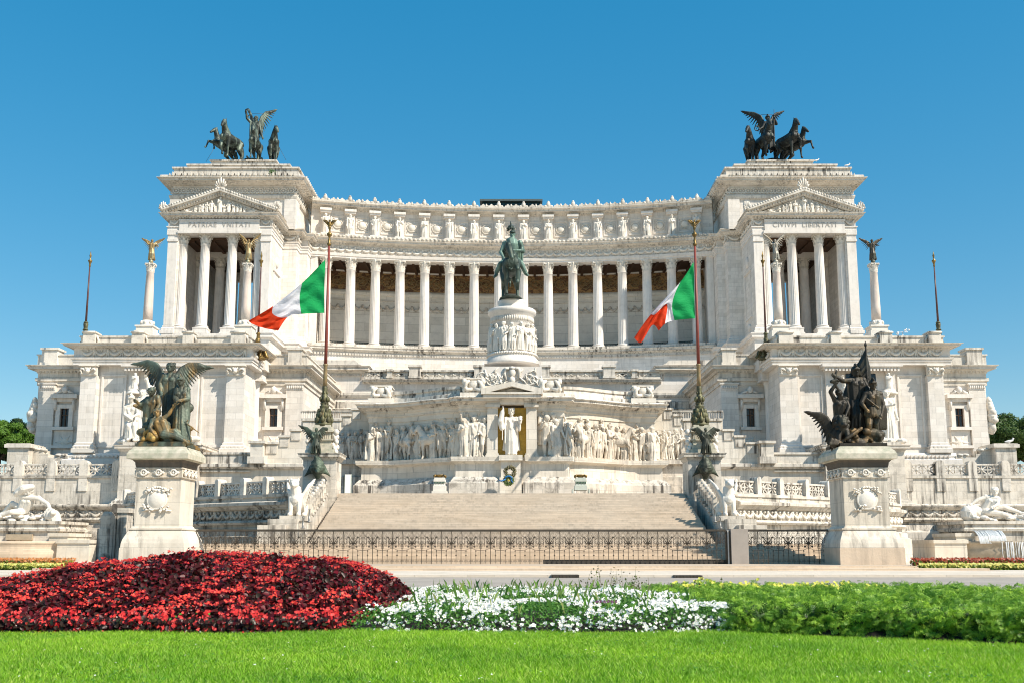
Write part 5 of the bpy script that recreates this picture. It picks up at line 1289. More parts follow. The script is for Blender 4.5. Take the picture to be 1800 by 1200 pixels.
for nm_,ua,ub,v0,v1,Y,mt,lab in (('dark_pier',194,204,884,978,68,'iron','narrow gate pier, shade painted into its dark stone, beside the left bronze group pedestal'),('weathered_block',171,193,921,980,67,'marble_black','weathered white stone block beside the black gate pier')):
    g = thing(nm_.split('_')[0]+'_gate_pier' if nm_=='dark_pier' else 'stone_block', (XX((ua+ub)/2,930,Y),Y,.1), lab, 'gate pier' if nm_=='dark_pier' else 'stone block')
    b = MB(smooth=False); xa,xb = XX(ua,930,Y),XX(ub,930,Y); z1 = ZZ(v0,Y)
    b.box(xa,xb,Y,Y+1.2,.0,z1-.25)
    if nm_=='dark_pier':
        round_post(b,(xa+xb)/2,Y+.6,1,0,0,-1,xb-xa-.02,z1-.6,z1,.63)
        b.build('block', plain('shade_painted_pier_stone',(.05,.043,.037),.85,scale=2,col2=(.17,.15,.125)), g)  # stone post coloured dark to carry the shade lying on it
        q = MB(); q.box(xb+.002,xb+.6,Y+.1,Y+1.3,0,z1-.6); q.box(xb-.05,xb+.75,Y+.0,Y+1.4,z1-.6,z1-.3); q.build('pale_jamb', M['marble_low'], g)
    else:
        b.box(xa+.12,xb-.02,Y+.1,Y+1.0,z1-.25,ZZ(905,Y)); b.tube([((xa+xb)/2+.05,Y+.14,ZZ(905,Y)),((xa+xb)/2+.05,Y+.96,ZZ(905,Y))],(xb-xa)*.32,10); b.build('block', M['marble_black'], g)

# ================================================================ lion plinths, stair parapets
LI = {}
for s in (1,-1):
    Y = 73.0; xa, xb = XX(494,915,Y), XX(534,915,Y)
    root = thing('lion_plinth', (s*(xa+xb)/2,Y,1.6), f'stepped marble plinth under the {side(s)} winged lion', 'plinth')
    b = MB(s); zt = ZZ(905.5,Y); b.box(xa,xb,Y,Y+2.6,1.4,zt-.35); b.box(xa-.1,xb+.1,Y-.1,Y+2.7,zt-.35,zt)
    b.box(XX(470,920,Y-1.0),xb-.3,Y-1.0,Y-.101,.4,ZZ(912,Y)); b.box(XX(452,926,Y-1.9),xb-.9,Y-1.9,Y-1.001,.4,ZZ(923,Y)); b.box(XX(470,920,Y-1.0)+.002,xa-.101,Y-.1,Y+1.9,.4,ZZ(912,Y)-.002)
    b.build('block', M['marble_low'], root)
    LI[s] = (s*(xa+xb)/2, Y+1.2, zt)
    sp = thing('stair_parapet', (s*xb,Y+6,1.6), f'sloping openwork marble parapet behind the {side(s)} winged lion', 'parapet')
    b = MB(s); x = XX(540,880,76); 
    n = 9
    for k in range(n):
        ya = 75.4+(82.4-75.4)*k/n; yb = 75.4+(82.4-75.4)*(k+1)/n; z0 = 1.6+(ya-71.2)*(ZT-1.6)/12.8
        b.box(x-.35,x+.35,ya,yb-.002,.5,z0+.5); b.box(x-.42,x+.42,ya,yb-.002,z0+.5,z0+.7); b.box(x-.2,x+.2,ya+.05,yb-.05,z0+.7,z0+1.35); b.box(x-.34,x+.34,ya,yb-.004,z0+1.35,z0+1.6)
        b.ell((x,(ya+yb)/2,z0+1.66),(.2,.28,.2),7,5)
    b.box(x-.45,x+.45,75.0,75.398,.5,ZT-.6); b.build('parapet_wall', M['marble_low'], sp)
    b = MB(s)
    for k in range(3): b.box(x-.36,x+.36,76.0+k*2,77.0+k*2,3.6+k*.6,4.3+k*.6) if False else None
    # chain posts at the foot of the steps
for i,(u,v0,v1,Y) in enumerate(((543.5,893,917,72.2),(533,907,928,71.4),(1256.5,893,917,72.2),(1266,907,928,71.4))):
    o = thing('chain_post', (XX(u,910,Y),Y,ZZ(v1,Y)), ('short grey metal post beside the '+('left' if i<2 else 'right')+' lion, '+('inner' if i%2==0 else 'outer')+' of its pair'), 'bollard')
    b = MB(smooth=True); z0,z1 = ZZ(v1,Y),ZZ(v0,Y); b.lathe([(.18,0),(.18,.05),(.06,.08),(.05,z1-z0-.1),(.09,z1-z0-.06),(.02,z1-z0)],(XX(u,910,Y),Y,z0),8); b.build('post', plain('grey_metal%d'%i,(.30,.29,.27),.45,metal=.6), o)

# ================================================================ altar furniture: braziers, wreath, sign
for s,lab in ((1,'small marble brazier with gilt top left of the altar wreath'),(-1,'small greenish brazier with gilt top right of the altar wreath')):
    Y = 86.5; u = 773 if s>0 else 1020.5; x = XX(u,850,Y); k = PX(Y)
    root = thing('brazier', (x,Y,ZT), lab, 'brazier'); z = lambda v: ZZ(v,Y)
    b = MB(smooth=False); b.box(x-13*k,x+13*k,Y-.6,Y+.6,z(869),z(862.5)) if s>0 else b.box(x-15*k,x-13*k,Y-.6,Y+.6,z(869),z(859)) or b.box(x+13*k,x+15*k,Y-.6,Y+.6,z(869),z(859))
    b.box(x-11*k,x+11*k,Y-.5,Y+.5,z(862.5) if s>0 else z(861),z(853)); b.box(x-9.5*k,x+9.5*k,Y-.45,Y+.45,z(853),z(846),.05,.05); b.box(x-10*k,x+10*k,Y-.48,Y+.48,z(846),z(842)); b.box(x-9*k,x+9*k,Y-.42,Y+.42,z(842),z(839))
    b.build('stand', stone('brazier_marble%d'%s,(.70,.67,.60) if s>0 else (.52,.56,.50),block=None), root)
    b = MB(smooth=True)
    for q in (-1,1):
        for y in (-.35,.35): b.tube([(x+q*9*k,Y+y,z(839)),(x+q*9.5*k,Y+y,z(836)),(x+q*6*k,Y+y,z(834))],[.08,.11,.05],6)
    b.lathe([(3*k,z(839)),(7*k,z(837)),(9*k,z(835)),(9*k,z(833.5)),(6*k,z(834.2))],(x,Y,0),16); b.build('gilt_bowl', M['gilt'], root)
    b = MB(smooth=True)
    for q in range(7): b.ell((x-8*k+q*2.7*k,Y-.46,z(848)),(.05,.05,.1),5,4)
    b.build('green_leaf_trim', plain('verdigris%d'%s,(.10,.17,.11),.6), root)
Y = 88.6; x = XX(894,848,Y)
root = thing('laurel_wreath', (x,Y,ZZ(853,Y)), 'round green wreath with blue and yellow ribbon below the golden niche', 'wreath')
b = MB(smooth=True)
def leafring(b, cx, cz, r, y, n, sz):
    for k in range(n):
        a = random.uniform(0,6.28); rr = r+random.uniform(-.13,.13); c = Vector((cx+math.cos(a)*rr,y+random.uniform(-.2,.0),cz+math.sin(a)*rr)); d = Vector((random.uniform(-1,1),random.uniform(-.6,.2),random.uniform(-1,1))).normalized()*sz
        b.tube([c-d,c,c+d],[.01,.06,.01],5)
leafring(b, XX(896.5,828,Y), ZZ(828.5,Y), .40, Y, 130, .15); b.build('wreath_ring', plain('dark_laurel',(.07,.075,.035),.6,scale=6,col2=(.20,.16,.08)), root)
b = MB(smooth=True); leafring(b, x, ZZ(844,Y), .31, Y-.15, 150, .15); b.build('green_wreath', plain('green_laurel',(.07,.12,.03),.6,scale=6,col2=(.16,.19,.06)), root)
b = MB(smooth=True); zc = ZZ(842,Y)
b.tube([(x+math.cos(q)*.3,Y-.38,zc+math.sin(q)*.22+.05) for q in np.linspace(-.2,3.3,9)],[.03]+[.07]*7+[.03],6); b.tube([(x-.25,Y-.38,zc),(x-.6,Y-.4,zc-.15),(x-.85,Y-.4,zc-.1)],[.06,.07,.05],5); b.tube([(x+.2,Y-.38,zc),(x+.35,Y-.4,zc-.3)],[.06,.05],5)
b.build('blue_ribbon', plain('blue_ribbon',(.015,.16,.42),.4), root)
b = MB(smooth=True); b.ell((x,Y-.4,zc-.1),(.1,.06,.1),8,6); b.build('yellow_bow', plain('yellow_ribbon',(.55,.40,.05),.5), root)
o = thing('information_sign', (XX(611.5,850,86.2),86.2,ZT), 'tall blank white information panel left of the altar', 'sign')
b = MB(); b.box(XX(606.5,850,86.2),XX(617,850,86.2),86.2,86.3,ZZ(865.5,86.2),ZZ(833,86.2)); b.build('panel', plain('white_panel',(.85,.85,.83),.4,var=.03), o)
b = MB(); b.box(XX(607,850,86.2),XX(616.5,850,86.2),86.15,86.5,ZT-.0,ZZ(865.5,86.2)); b.box(XX(605.8,850,86.2),XX(606.5,850,86.2),86.18,86.32,ZT,ZZ(832.5,86.2)); b.box(XX(617,850,86.2),XX(617.7,850,86.2),86.18,86.32,ZT,ZZ(832.5,86.2)); b.build('frame', plain('pale_green_metal',(.42,.47,.42),.5), o)

# ================================================================ fountains
FO = {}
def water_mat():
    m, nt, b = nt_new('falling_water'); b.inputs['Base Color'].default_value=(.80,.82,.82,1); b.inputs['Roughness'].default_value=.3; b.inputs['Transmission Weight'].default_value=.25; b.inputs['IOR'].default_value=1.33
    g = node(nt,'ShaderNodeNewGeometry'); nb = noise(nt,vmath(nt,'MULTIPLY',g.outputs['Position'],(6,6,1.2)),1.5,4,.6); bp = node(nt,'ShaderNodeBump'); bp.inputs['Strength'].default_value=.6; nt.links.new(nb,bp.inputs['Height']); nt.links.new(bp.outputs[0],b.inputs['Normal']); return m
M['water'] = water_mat()
M['wet'] = plain('wet_travertine',(.46,.37,.26),.35,col2=(.33,.26,.175),scale=1.5,spec=.6)
for s in (1,-1):
    Y = 93.0; root = thing('fountain', (s*XX(-10,960,Y),Y,0), ('curved travertine fountain with dry lip below the left reclining god' if s>0 else 'curved travertine fountain with water spilling over its lip on the right'), 'fountain')
    zt = ZZ(915,Y); x0, x1 = XX(-75,930,Y), XX(102,930,Y)
    b = MB(s); b.box(x0,x1,Y,99.1,0,zt-.9); b.sweep([(x0,99),(x0,Y),(x1,Y),(x1,99)],[(-.2,zt-.9),(.25,zt-.9),(.3,zt-.7),(.1,zt-.55),(.1,zt-.3),(.3,zt-.25),(.3,zt),(-.2,zt)]); b.box(x0+.2,x1-.2,Y+.2,98.9,zt-.9,zt-.001)
    b.build('statue_base', M['marble_low'], root)
    FO[s] = (s, Y, zt, x0, x1)
    # stepped side walls
    b = MB(s)
    for ua,ub,v,yy in ((100,157,948,91.5),(85,118,936,92.0)): b.box(XX(ua,960,yy),XX(ub,960,yy),yy,yy+5,0,ZZ(v,yy)-.3); b.box(XX(ua,960,yy)-.1,XX(ub,960,yy)+.12,yy-.12,yy+5,ZZ(v,yy)-.3,ZZ(v,yy))
    b.build('side_wall', M['pedestal'], root)
    # basin
    cx = XX(-10,960,89); r = XX(112,960,89)-cx
    b = MB(s, smooth=True); n = 40; zl = ZZ(950,88)
    prof = [(r*.97,0),(r*.97,zl*.35),(r*.99,zl*.5),(r*.97,zl*.62),(r*.98,zl*.86),(r*1.0,zl*.9),(r*1.0,zl),(r*.95,zl),(r*.94,zl-.25)]
    b.lathe(prof,(cx,95.0,0),72,squash=.75); b.build('basin', M['wet'] if s<0 else M['beige'], root)
    w = MB(s); w.lathe([(r*.93,zl-.30),(r*.93,zl-.26)],(cx,95.0,0),60,squash=.75); w.build('water_surface', plain('fountain_water%d'%s,(.05,.07,.07),.05,spec=.7), root)
    if s<0:
        w = MB(s, smooth=True)
        for k in range(70):
            t = k/69+random.uniform(-.01,.01); x = XX(30,950,91)+(XX(78,950,91)-XX(30,950,91))*t; h = zl+.9+.12*random.random()
            w.tube([(x,92.4,h),(x+.02,91.7,h-.12),(x+.03*random.uniform(-1,1),91.2,h-.5),(x,90.9,zl-.2)],[.02,.035,.045,.02],5)
        for k in range(80):
            a = -math.pi/2+ (random.uniform(-.95,.28)); x = cx+math.cos(a)*r*1.01; y = 95+math.sin(a)*r*.757
            w.tube([(x,y+.05,zl+.02),(x,y-.06,zl-.1),(x+random.uniform(-.06,.06),y-.1,zl*.4),(x+random.uniform(-.1,.1),y-.12,.02)],[.012,.02+.02*random.random(),.025,.03],5)
        w.build('falling_water', M['water'], root)
    else:
        w = MB(s); w.box(XX(12,940,92.9),XX(58,940,92.9),92.7,92.99,ZZ(948,92.9),ZZ(938,92.9)); w.build('dark_spout', M['wet'], root)
# low dark boxes by the kerb
for i,(u0,u1,v0,v1) in enumerate(((970,1018,1009.5,1014),(1188,1235,1010.5,1015))):
    Y = 46.2; o = thing('drain_cover', (XX((u0+u1)/2,1012,Y),Y,.0), ('dark cast iron drain grate in the kerb, left of the two' if i==0 else 'dark cast iron drain grate in the kerb, right of the two'), 'drain'); 
    b = MB(); b.box(XX(u0,1012,Y),XX(u1,1012,Y),Y,Y+.79,.002,ZZ(v0,Y))
    for k in range(8): b.box(XX(u0,1012,Y)+.05+.15*k,XX(u0,1012,Y)+.11+.15*k,Y-.02,Y-.001,.01,ZZ(v0,Y)-.01)
    b.build('grate', M['iron'], o)
# weather station on the right wing roof
Y = 112; o = thing('weather_station', (XX(1587,590,Y),Y,ZZ(600,Y)), 'small white weather station mast on the right wing roof', 'weather station')
b = MB(smooth=True); x = XX(1587,590,Y); z0 = ZZ(604,Y)
b.tube([(x,Y,z0),(x,Y,ZZ(583,Y))],.05,6); b.tube([(XX(1577,585,Y),Y,ZZ(584,Y)),(XX(1596,585,Y),Y,ZZ(584,Y))],.04,5)
b.tube([(XX(1594,585,Y),Y,ZZ(584,Y)),(XX(1594,585,Y),Y,ZZ(580,Y))],.04,5); b.build('mast', plain('white_enamel',(.75,.76,.78),.4,var=.05), o)
b = MB(smooth=True); 
for a in (0,2.1,4.2): b.ell((XX(1594,585,Y)+math.cos(a)*.25,Y+math.sin(a)*.25,ZZ(580,Y)),(.11,.11,.11),6,5)
b.ell((XX(1578,585,Y),Y,ZZ(586,Y)),(.16,.16,.2),7,5); b.build('sensor', plain('white_enamel_b',(.75,.76,.78),.4,var=.05), o)
# ================================================================ sculpture: bodies grown as one continuous skin
class Fig(MB):
    def cap(s, p, q, r0, r1, n=8, flat=None):
        p, q = Vector(p), Vector(q); d = q-p
        if d.length < 1e-5: d = Vector((0,0,.001)); q = p+d
        d = d.normalized()
        s.tube([p-d*r0*.97,p-d*r0*.68,p,q,q+d*r1*.68,q+d*r1*.97],[r0*.22,r0*.74,r0,r1,r1*.74,r1*.22],n,flat)
    def chain(s, pts, rs, n=8):
        for i in range(len(pts)-1): s.cap(pts[i],pts[i+1],rs[i],rs[i+1],n)
def grow(fig, name, mat, voxel, origin=(0,0,0), iters=1, fac=.35):
    me = fig.mesh(name+'_raw', mat, origin, fix=False)
    o = bpy.data.objects.new('raw', me); COL.objects.link(o)
    m = o.modifiers.new('r','REMESH'); m.mode = 'VOXEL'; m.voxel_size = voxel; m.use_smooth_shade = True
    if iters:
        m2 = o.modifiers.new('s','SMOOTH'); m2.factor = fac; m2.iterations = iters
    out = bpy.data.meshes.new_from_object(o.evaluated_get(bpy.context.evaluated_depsgraph_get())); out.name = name
    out.materials.clear(); out.materials.append(mat)
    out.polygons.foreach_set('use_smooth',[True]*len(out.polygons)); out.polygons.foreach_set('material_index',[0]*len(out.polygons))
    bpy.data.objects.remove(o); bpy.data.meshes.remove(me)
    return out
DEF = dict(pel=(0,0,.53),che=(0,0,.72),neck=(0,.005,.825),head=(0,-.012,.915),sl=(-.108,0,.79),sr=(.108,0,.79),hl=(-.055,0,.50),hr=(.055,0,.50),
           el=(-.15,.01,.62),er=(.15,.01,.62),wl=(-.165,-.04,.47),wr=(.165,-.04,.47),kl=(-.062,-.02,.28),kr=(.062,-.02,.28),al=(-.065,.02,.05),ar=(.065,.02,.05))
def human(F, base, S, yaw=0, over=None, robe=None, hair='short', toga=0, cape=None, wide=1.0, female=False, hands=True, skirt_n=13, look=0, drape=0, pitch=0):
    "one figure; joints in body heights unless given as world Vectors; l and r are the viewer's sides"
    base = Vector(base); R3 = Matrix.Rotation(yaw,3,'Z') @ Matrix.Rotation(pitch,3,'X')
    T = lambda p: base + R3 @ (Vector(p)*S)
    J = {k: T(v) for k,v in DEF.items()}
    over = dict(over or {})
    for k,v in over.items(): J[k] = v.copy() if isinstance(v, Vector) else T(v)
    if 'pel' in over or 'neck' in over:
        if 'che' not in over: J['che'] = J['pel'].lerp(J['neck'], .62)
    if 'pel' in over:
        lat = (J['sr']-J['sl']).normalized()
        for k,q in (('hl',-1),('hr',1)):
            if k not in over: J[k] = J['pel']+lat*q*.055*S+Vector((0,0,-.03*S))
    if 'head' in over and 'neck' not in over: J['neck'] = J['head']+Vector((0,.01,-.09))*S
    w = wide*S
    lat = (J['sr']-J['sl']); lat = lat.normalized() if lat.length>1e-6 else Vector((1,0,0))
    up = (J['neck']-J['pel']).normalized(); fwd = lat.cross(up); fwd = -fwd if fwd.y>0 and yaw==0 and abs(fwd.y)>.2 else fwd
    # torso
    for q in (-1,1):
        F.cap(J['pel']+lat*q*.04*S, J['che']+lat*q*.045*S, .072*w, .078*w)
        F.cap(J['che']+lat*q*.045*S, J['neck']+lat*q*.06*S-up*.045*S, .078*w, .045*w)
    F.cap(J['che'],J['neck']-up*.03*S,.08*w,.045*w)
    F.cap(J['sl'],J['sr'],.045*w,.045*w)
    for q in (-1,1): F.ell(J['che']+lat*q*.047*S+fwd*.055*S+up*.02*S, (.045*w*(1.05 if female else 1),.035*w,.04*w),8,6)
    F.cap(J['neck']-up*.03*S, J['head'].lerp(J['neck'],.45), .040*w,.036*w)
    # head
    hd = J['head']; hup = (hd-J['neck']).normalized(); f2 = (fwd + lat*look).normalized()
    F.cap(hd+hup*.022*S-f2*.008*S, hd-hup*.028*S+f2*.014*S, .060*S*min(wide,1.1), .046*S*min(wide,1.1))
    F.cap(hd+f2*.052*S+hup*.012*S, hd+f2*.068*S-hup*.012*S, .010*S,.014*S)
    F.cap(hd+f2*.05*S-hup*.04*S, hd+f2*.048*S-hup*.06*S, .018*S,.016*S)
    F.cap(hd+f2*.05*S+hup*.022*S-lat*.03*S, hd+f2*.05*S+hup*.022*S+lat*.03*S, .014*S,.014*S)
    for q in (-1,1): F.ell(hd+lat*q*.058*S, (.014*S,.018*S,.024*S),6,5)
    if hair == 'helmet':
        F.ell(hd+hup*.03*S-f2*.006*S,(.068*S,.074*S,.058*S),10,7); F.cap(hd+hup*.03*S+f2*.07*S-lat*.03*S,hd+hup*.03*S+f2*.07*S+lat*.03*S,.016*S,.016*S)
        F.chain([hd+hup*.08*S+f2*.05*S,hd+hup*.105*S,hd+hup*.06*S-f2*.08*S],[.014*S,.024*S,.014*S])
    elif hair == 'hood':
        F.ell(hd+hup*.02*S-f2*.02*S,(.075*S,.08*S,.078*S),10,7)
        F.cap(hd-f2*.05*S,J['neck']-fwd*.04*S,.06*S,.06*S)
    elif hair == 'curly':
        for k in range(14):
            a = k*2.4; F.ell(hd+hup*(.02+.045*math.sin(k))*S-f2*(.02+.02*math.cos(k*1.7))*S+lat*math.cos(a)*.05*S,(.027*S,.027*S,.027*S),6,5)
    elif hair == 'beard':
        F.ell(hd+hup*.025*S-f2*.015*S,(.066*S,.066*S,.058*S),9,7)
        for k in range(5): F.cap(hd+f2*.045*S-hup*.05*S+lat*(k-2)*.018*S,hd+f2*.05*S-hup*(.10+.01*(k%2))*S+lat*(k-2)*.012*S,.018*S,.012*S)
    elif hair == 'crown':
        F.ell(hd+hup*.025*S-f2*.01*S,(.066*S,.068*S,.055*S),9,7)
        for k in range(9):
            a = k*.698; p = hd+hup*.05*S+lat*math.cos(a)*.06*S+f2*math.sin(a)*.06*S; F.cap(p,p+hup*.05*S,.017*S,.014*S)
    else:
        F.ell(hd+hup*.026*S-f2*.014*S,(.064*S,.067*S,.056*S),9,7)
        if hair == 'long':
            F.ell(hd-f2*.06*S-hup*.02*S,(.04*S,.045*S,.05*S),8,6)
    # arms
    for q in 'lr':
        sh, e, wv = J['s'+q], J['e'+q], J['w'+q]
        F.ell(sh,(.05*w,.047*w,.05*w),8,6)
        F.cap(sh,e,.042*w,.032*w); m_ = e.lerp(wv,.3); F.cap(e,m_,.032*w,.034*w); F.cap(m_,wv,.034*w,.021*w)
        d = (wv-e).normalized(); pal = wv+d*.035*S
        F.cap(wv,pal,.021*w,.026*w,flat=None)
        if hands:
            sd = d.cross(fwd); sd = sd.normalized() if sd.length>1e-4 else lat
            for k in range(4):
                b0 = pal+sd*(k-1.5)*.013*S+d*.012*S; b1 = b0+d*(.030-.004*abs(k-1.2))*S+fwd*.006*S; b2 = b1+d*.014*S+fwd*.020*S
                F.cap(b0,b1,.0085*S,.0078*S,6); F.cap(b1,b2,.0078*S,.006*S,6)
            th = wv+d*.015*S-sd*.02*S; F.cap(th,th+d*.03*S-sd*.012*S+fwd*.012*S,.010*S,.008*S,6)
    # legs
    for q in 'lr':
        h, k, a = J['h'+q], J['k'+q], J['a'+q]
        F.cap(h,k,.068*w,.044*w); F.ell(k,(.044*w,.046*w,.046*w),7,5)
        m_ = k.lerp(a,.3); back = -fwd*.01*S
        F.cap(k,m_+back,.042*w,.046*w); F.cap(m_+back,a,.046*w,.027*w)
        if 't'+q in over: t = J['t'+q]
        else:
            dd = fwd.copy(); dd.z = 0; dd = dd.normalized() if dd.length>1e-4 else Vector((0,-1,0)); t = a+dd*.10*S+Vector((0,0,-.03*S))
        F.cap(a-Vector((0,0,.02*S)),t,.032*w,.024*w)
    # drapery
    if robe:
        top, rx, ry = robe[0], robe[1], robe[2]
        wc = J['pel'].lerp(J['che'],top); hc = (J['al']+J['ar'])/2 if len(robe)<4 else (robe[3] if isinstance(robe[3],Vector) else T(robe[3])); hc = hc+Vector((0,0,-.035*S))
        kk = (J['kl']+J['kr'])/2
        for k in range(skirt_n):
            a = 2*math.pi*(k+.3*random.random())/skirt_n; c_, s_ = math.cos(a), math.sin(a)
            p0 = wc+lat*c_*.085*S-fwd*s_*-.068*S
            p2 = hc+lat*c_*rx*S+fwd*s_*ry*S
            p1 = p0.lerp(p2,.5).lerp(kk+lat*c_*rx*.85*S+fwd*s_*ry*.95*S,.55)
            r = (.030 if k%2 else .019)*S
            F.chain([p0,p1,p2],[.022*S,r,r*1.15],6)
    if toga:
        a0, a1 = (J['sl'],J['hr']) if toga>0 else (J['sr'],J['hl'])
        for k in range(6):
            o = (k-2.5)*.026*S
            m0 = a0.lerp(a1,.5)+fwd*.085*S+up*o*.8
            F.chain([a0-lat*o*.6*(1 if toga>0 else -1)+up*.02*S,m0,a1+fwd*.05*S+up*o+lat*(.02*S if toga>0 else -.02*S)],[.022*S,.021*S,.026*S],6)
        for k in range(5):
            p = a0+fwd*(-.04+.02*k)*S+lat*(-.03 if toga>0 else .03)*S; F.chain([p,p-up*.2*S+fwd*.01*S,p-up*(.42+.03*k)*S],[.025*S,.024*S,.016*S],6)
    if cape:
        for k in range(9):
            t = k/8; p0 = J['sl'].lerp(J['sr'],t)-fwd*.05*S+up*.02*S
            end = cape if isinstance(cape,Vector) else T(cape); p2 = end+lat*(t-.5)*.34*S+fwd*.03*S*math.sin(k*2.2)
            F.chain([p0,p0.lerp(p2,.5)-fwd*.06*S,p2],[.028*S,.030*S if k%2 else .02*S,.030*S],6)
    return J
def wing(F, path, root_len, tip_len, S, droop, n=14, r=.02, back=Vector((0,.05,0))):
    "leading-edge path (world points) with feathers trailing along droop (unit vector)"
    P = [Vector(p) for p in path]; L = len(P)-1
    F.chain(P,[r*S*1.9]+[r*S*1.7]*(L-1)+[r*S*.9])
    dr = Vector(droop).normalized(); dirt = (P[-1]-P[-2]).normalized()
    for k in range(n):
        t = k/(n-1)*L; i = min(int(t),L-1); p = P[i].lerp(P[i+1],t-i)
        u = k/(n-1); ln = (root_len+(tip_len-root_len)*u)*S
        d = (dr*(1-u**1.6)+dirt*(u**1.3)*1.05).normalized()
        F.chain([p,p+d*ln*.5+back*S*.4*(1-u),p+d*ln+back*S*.6*(1-u)],[r*S*1.25,r*S*1.3,r*S*.55],6)
        if u < .85:
            p2 = p+dr*.02*S-back*S*.15; F.chain([p2,p2+d*ln*.42],[r*S*1.5,r*S*.9],6)
HDEF = dict(chest=(0,-.42,.86),belly=(0,.02,.86),croup=(0,.42,.93),nb=(0,-.50,1.0),nm=(0,-.62,1.22),poll=(0,-.70,1.44),muz=(0,-.95,1.16),
            sl=(-.14,-.45,.78),sr=(.14,-.45,.78),fkl=(-.12,-.46,.42),fkr=(.12,-.46,.42),ffl=(-.12,-.45,.12),ffr=(.12,-.45,.12),
            pl=(-.14,.42,.82),pr=(.14,.42,.82),sfl=(-.15,.30,.60),sfr=(.15,.30,.60),hkl=(-.13,.54,.42),hkr=(.13,.54,.42),hfl=(-.13,.48,.12),hfr=(.13,.48,.12))
def horse(F, base, S, yaw=0, over=None, head_yaw=0, rear=0.0, mane=True, tail=1.0, pec=1.0):
    base = Vector(base); R3 = Matrix.Rotation(yaw,3,'Z')
    H = {k: Vector(v) for k,v in HDEF.items()}
    over = over or {}
    for k in ('nm','poll','muz'):
        o = H[k]-H['nb']; H[k] = H['nb'] + Matrix.Rotation(head_yaw*(.5 if k=='nm' else 1),3,'Z') @ o
    if rear:
        piv = Vector((0,.45,.5)); M3 = Matrix.Rotation(-rear,3,'X')
        for k in ('chest','belly','croup','nb','nm','poll','muz','sl','sr','fkl','fkr','ffl','ffr'): H[k] = piv + M3 @ (H[k]-piv)
    for k,v in over.items(): H[k] = Vector(v)
    P = {k: base + R3 @ (v*S) for k,v in H.items()}
    up = Vector((0,0,1)); f = (P['nb']-P['croup']).normalized(); lat = f.cross(up).normalized()
    F.cap(P['chest'],P['belly'],.235*S,.245*S,12); F.cap(P['belly'],P['croup'],.245*S,.225*S,12)
    F.ell(P['croup']+up*.01*S,(.22*S,.22*S,.2*S),10,7); F.cap(P['chest']+up*.05*S,P['nb'],.2*S,.17*S,10)
    for q in (-1,1): F.ell(P['chest']+f*.17*S+lat*q*.09*S-up*.03*S,(.11*S,.11*S*pec,.13*S),8,6)
    F.chain([P['nb']-f*.06*S,P['nm'],P['poll']],[.185*S,.125*S,.095*S],10)
    hd = (P['muz']-P['poll']); F.chain([P['poll'],P['poll']+hd*.35,P['poll']+hd*.85,P['muz']],[.088*S,.092*S,.06*S,.055*S],9)
    hl = hd.cross(up).normalized(); hu = hl.cross(hd).normalized()
    F.ell(P['poll']+hd*.28-hu*.05*S,(.07*S,.08*S,.09*S),8,6)
    for q in (-1,1):
        e = P['poll']+hl*q*.055*S-hd*.08; F.cap(e,e-hd.normalized()*.02*S+up*.11*S,.028*S,.010*S,6)
        F.ell(P['poll']+hd*.3+hl*q*.075*S+hu*.03*S,(.02*S,.02*S,.02*S),6,5)
        F.ell(P['muz']+hl*q*.03*S,(.03*S,.03*S,.03*S),6,5)
    if mane:
        crest = [P['poll']-hd*.1+up*.03*S,P['nm']-f*.10*S+up*.05*S,P['nb']-f*.16*S+up*.14*S]
        F.chain(crest,[.035*S,.045*S,.03*S],7)
        for k in range(9):
            t = k/8*2; i = min(int(t),1); c = crest[i].lerp(crest[i+1],t-i); F.chain([c,c+lat*(.08*S)-up*.07*S,c+lat*.10*S-up*.19*S],[.024*S,.022*S,.010*S],6)
        F.chain([P['poll']+up*.03*S,P['poll']+hd*.2-hu*-.09*S],[.03*S,.015*S],6)
    for q in 'lr':
        F.chain([P['s'+q]+up*.08*S,P['fk'+q]],[.115*S,.058*S],8); F.ell(P['fk'+q],(.058*S,.058*S,.065*S),7,5)
        F.chain([P['fk'+q],P['ff'+q]],[.050*S,.038*S],7)
        d = (P['ff'+q]-P['fk'+q]).normalized(); hf = P['ff'+q]+d*.07*S+f*.03*S; F.ell(P['ff'+q],(.045*S,.045*S,.045*S),6,5); F.cap(P['ff'+q],hf,.038*S,.055*S,7)
        F.chain([P['p'+q]+up*.05*S,P['sf'+q]],[.165*S,.11*S],8); F.chain([P['sf'+q],P['hk'+q]],[.105*S,.055*S],8)
        F.ell(P['hk'+q],(.055*S,.06*S,.065*S),7,5); F.chain([P['hk'+q],P['hf'+q]],[.048*S,.038*S],7)
        F.ell(P['hf'+q],(.045*S,.045*S,.045*S),6,5); F.cap(P['hf'+q],P['hf'+q]+Vector((0,0,-.07*S))+f*.03*S,.038*S,.055*S,7)
    b = P['croup']-f*.2*S
    F.chain([b,b-f*.12*S+up*.03*S,b-f*.2*S-up*.2*S,b-f*.17*S-up*.5*tail*S,b-f*.2*S-up*.68*tail*S],[.06*S,.07*S,.085*S*tail,.075*S*tail,.02*S],8)
    return P
def rocks(F, u0, u1, v0, v1, Y, n, r, depth=.9):
    for k in range(n):
        u = random.uniform(u0,u1); v = v1+(v0-v1)*random.random()**1.6
        p = W(u,v,Y+random.uniform(-depth,depth)); q = r*random.uniform(.6,1.3)
        F.ell(p,(q*random.uniform(.8,1.4),q,q*random.uniform(.6,1.1)),6,5)
def xf(me, Mx): 
    c = np.empty(len(me.vertices)*3); me.vertices.foreach_get('co',c); c = c.reshape(-1,3)
    A = np.array(Mx); return c @ A[:3,:3].T + A[:3,3]
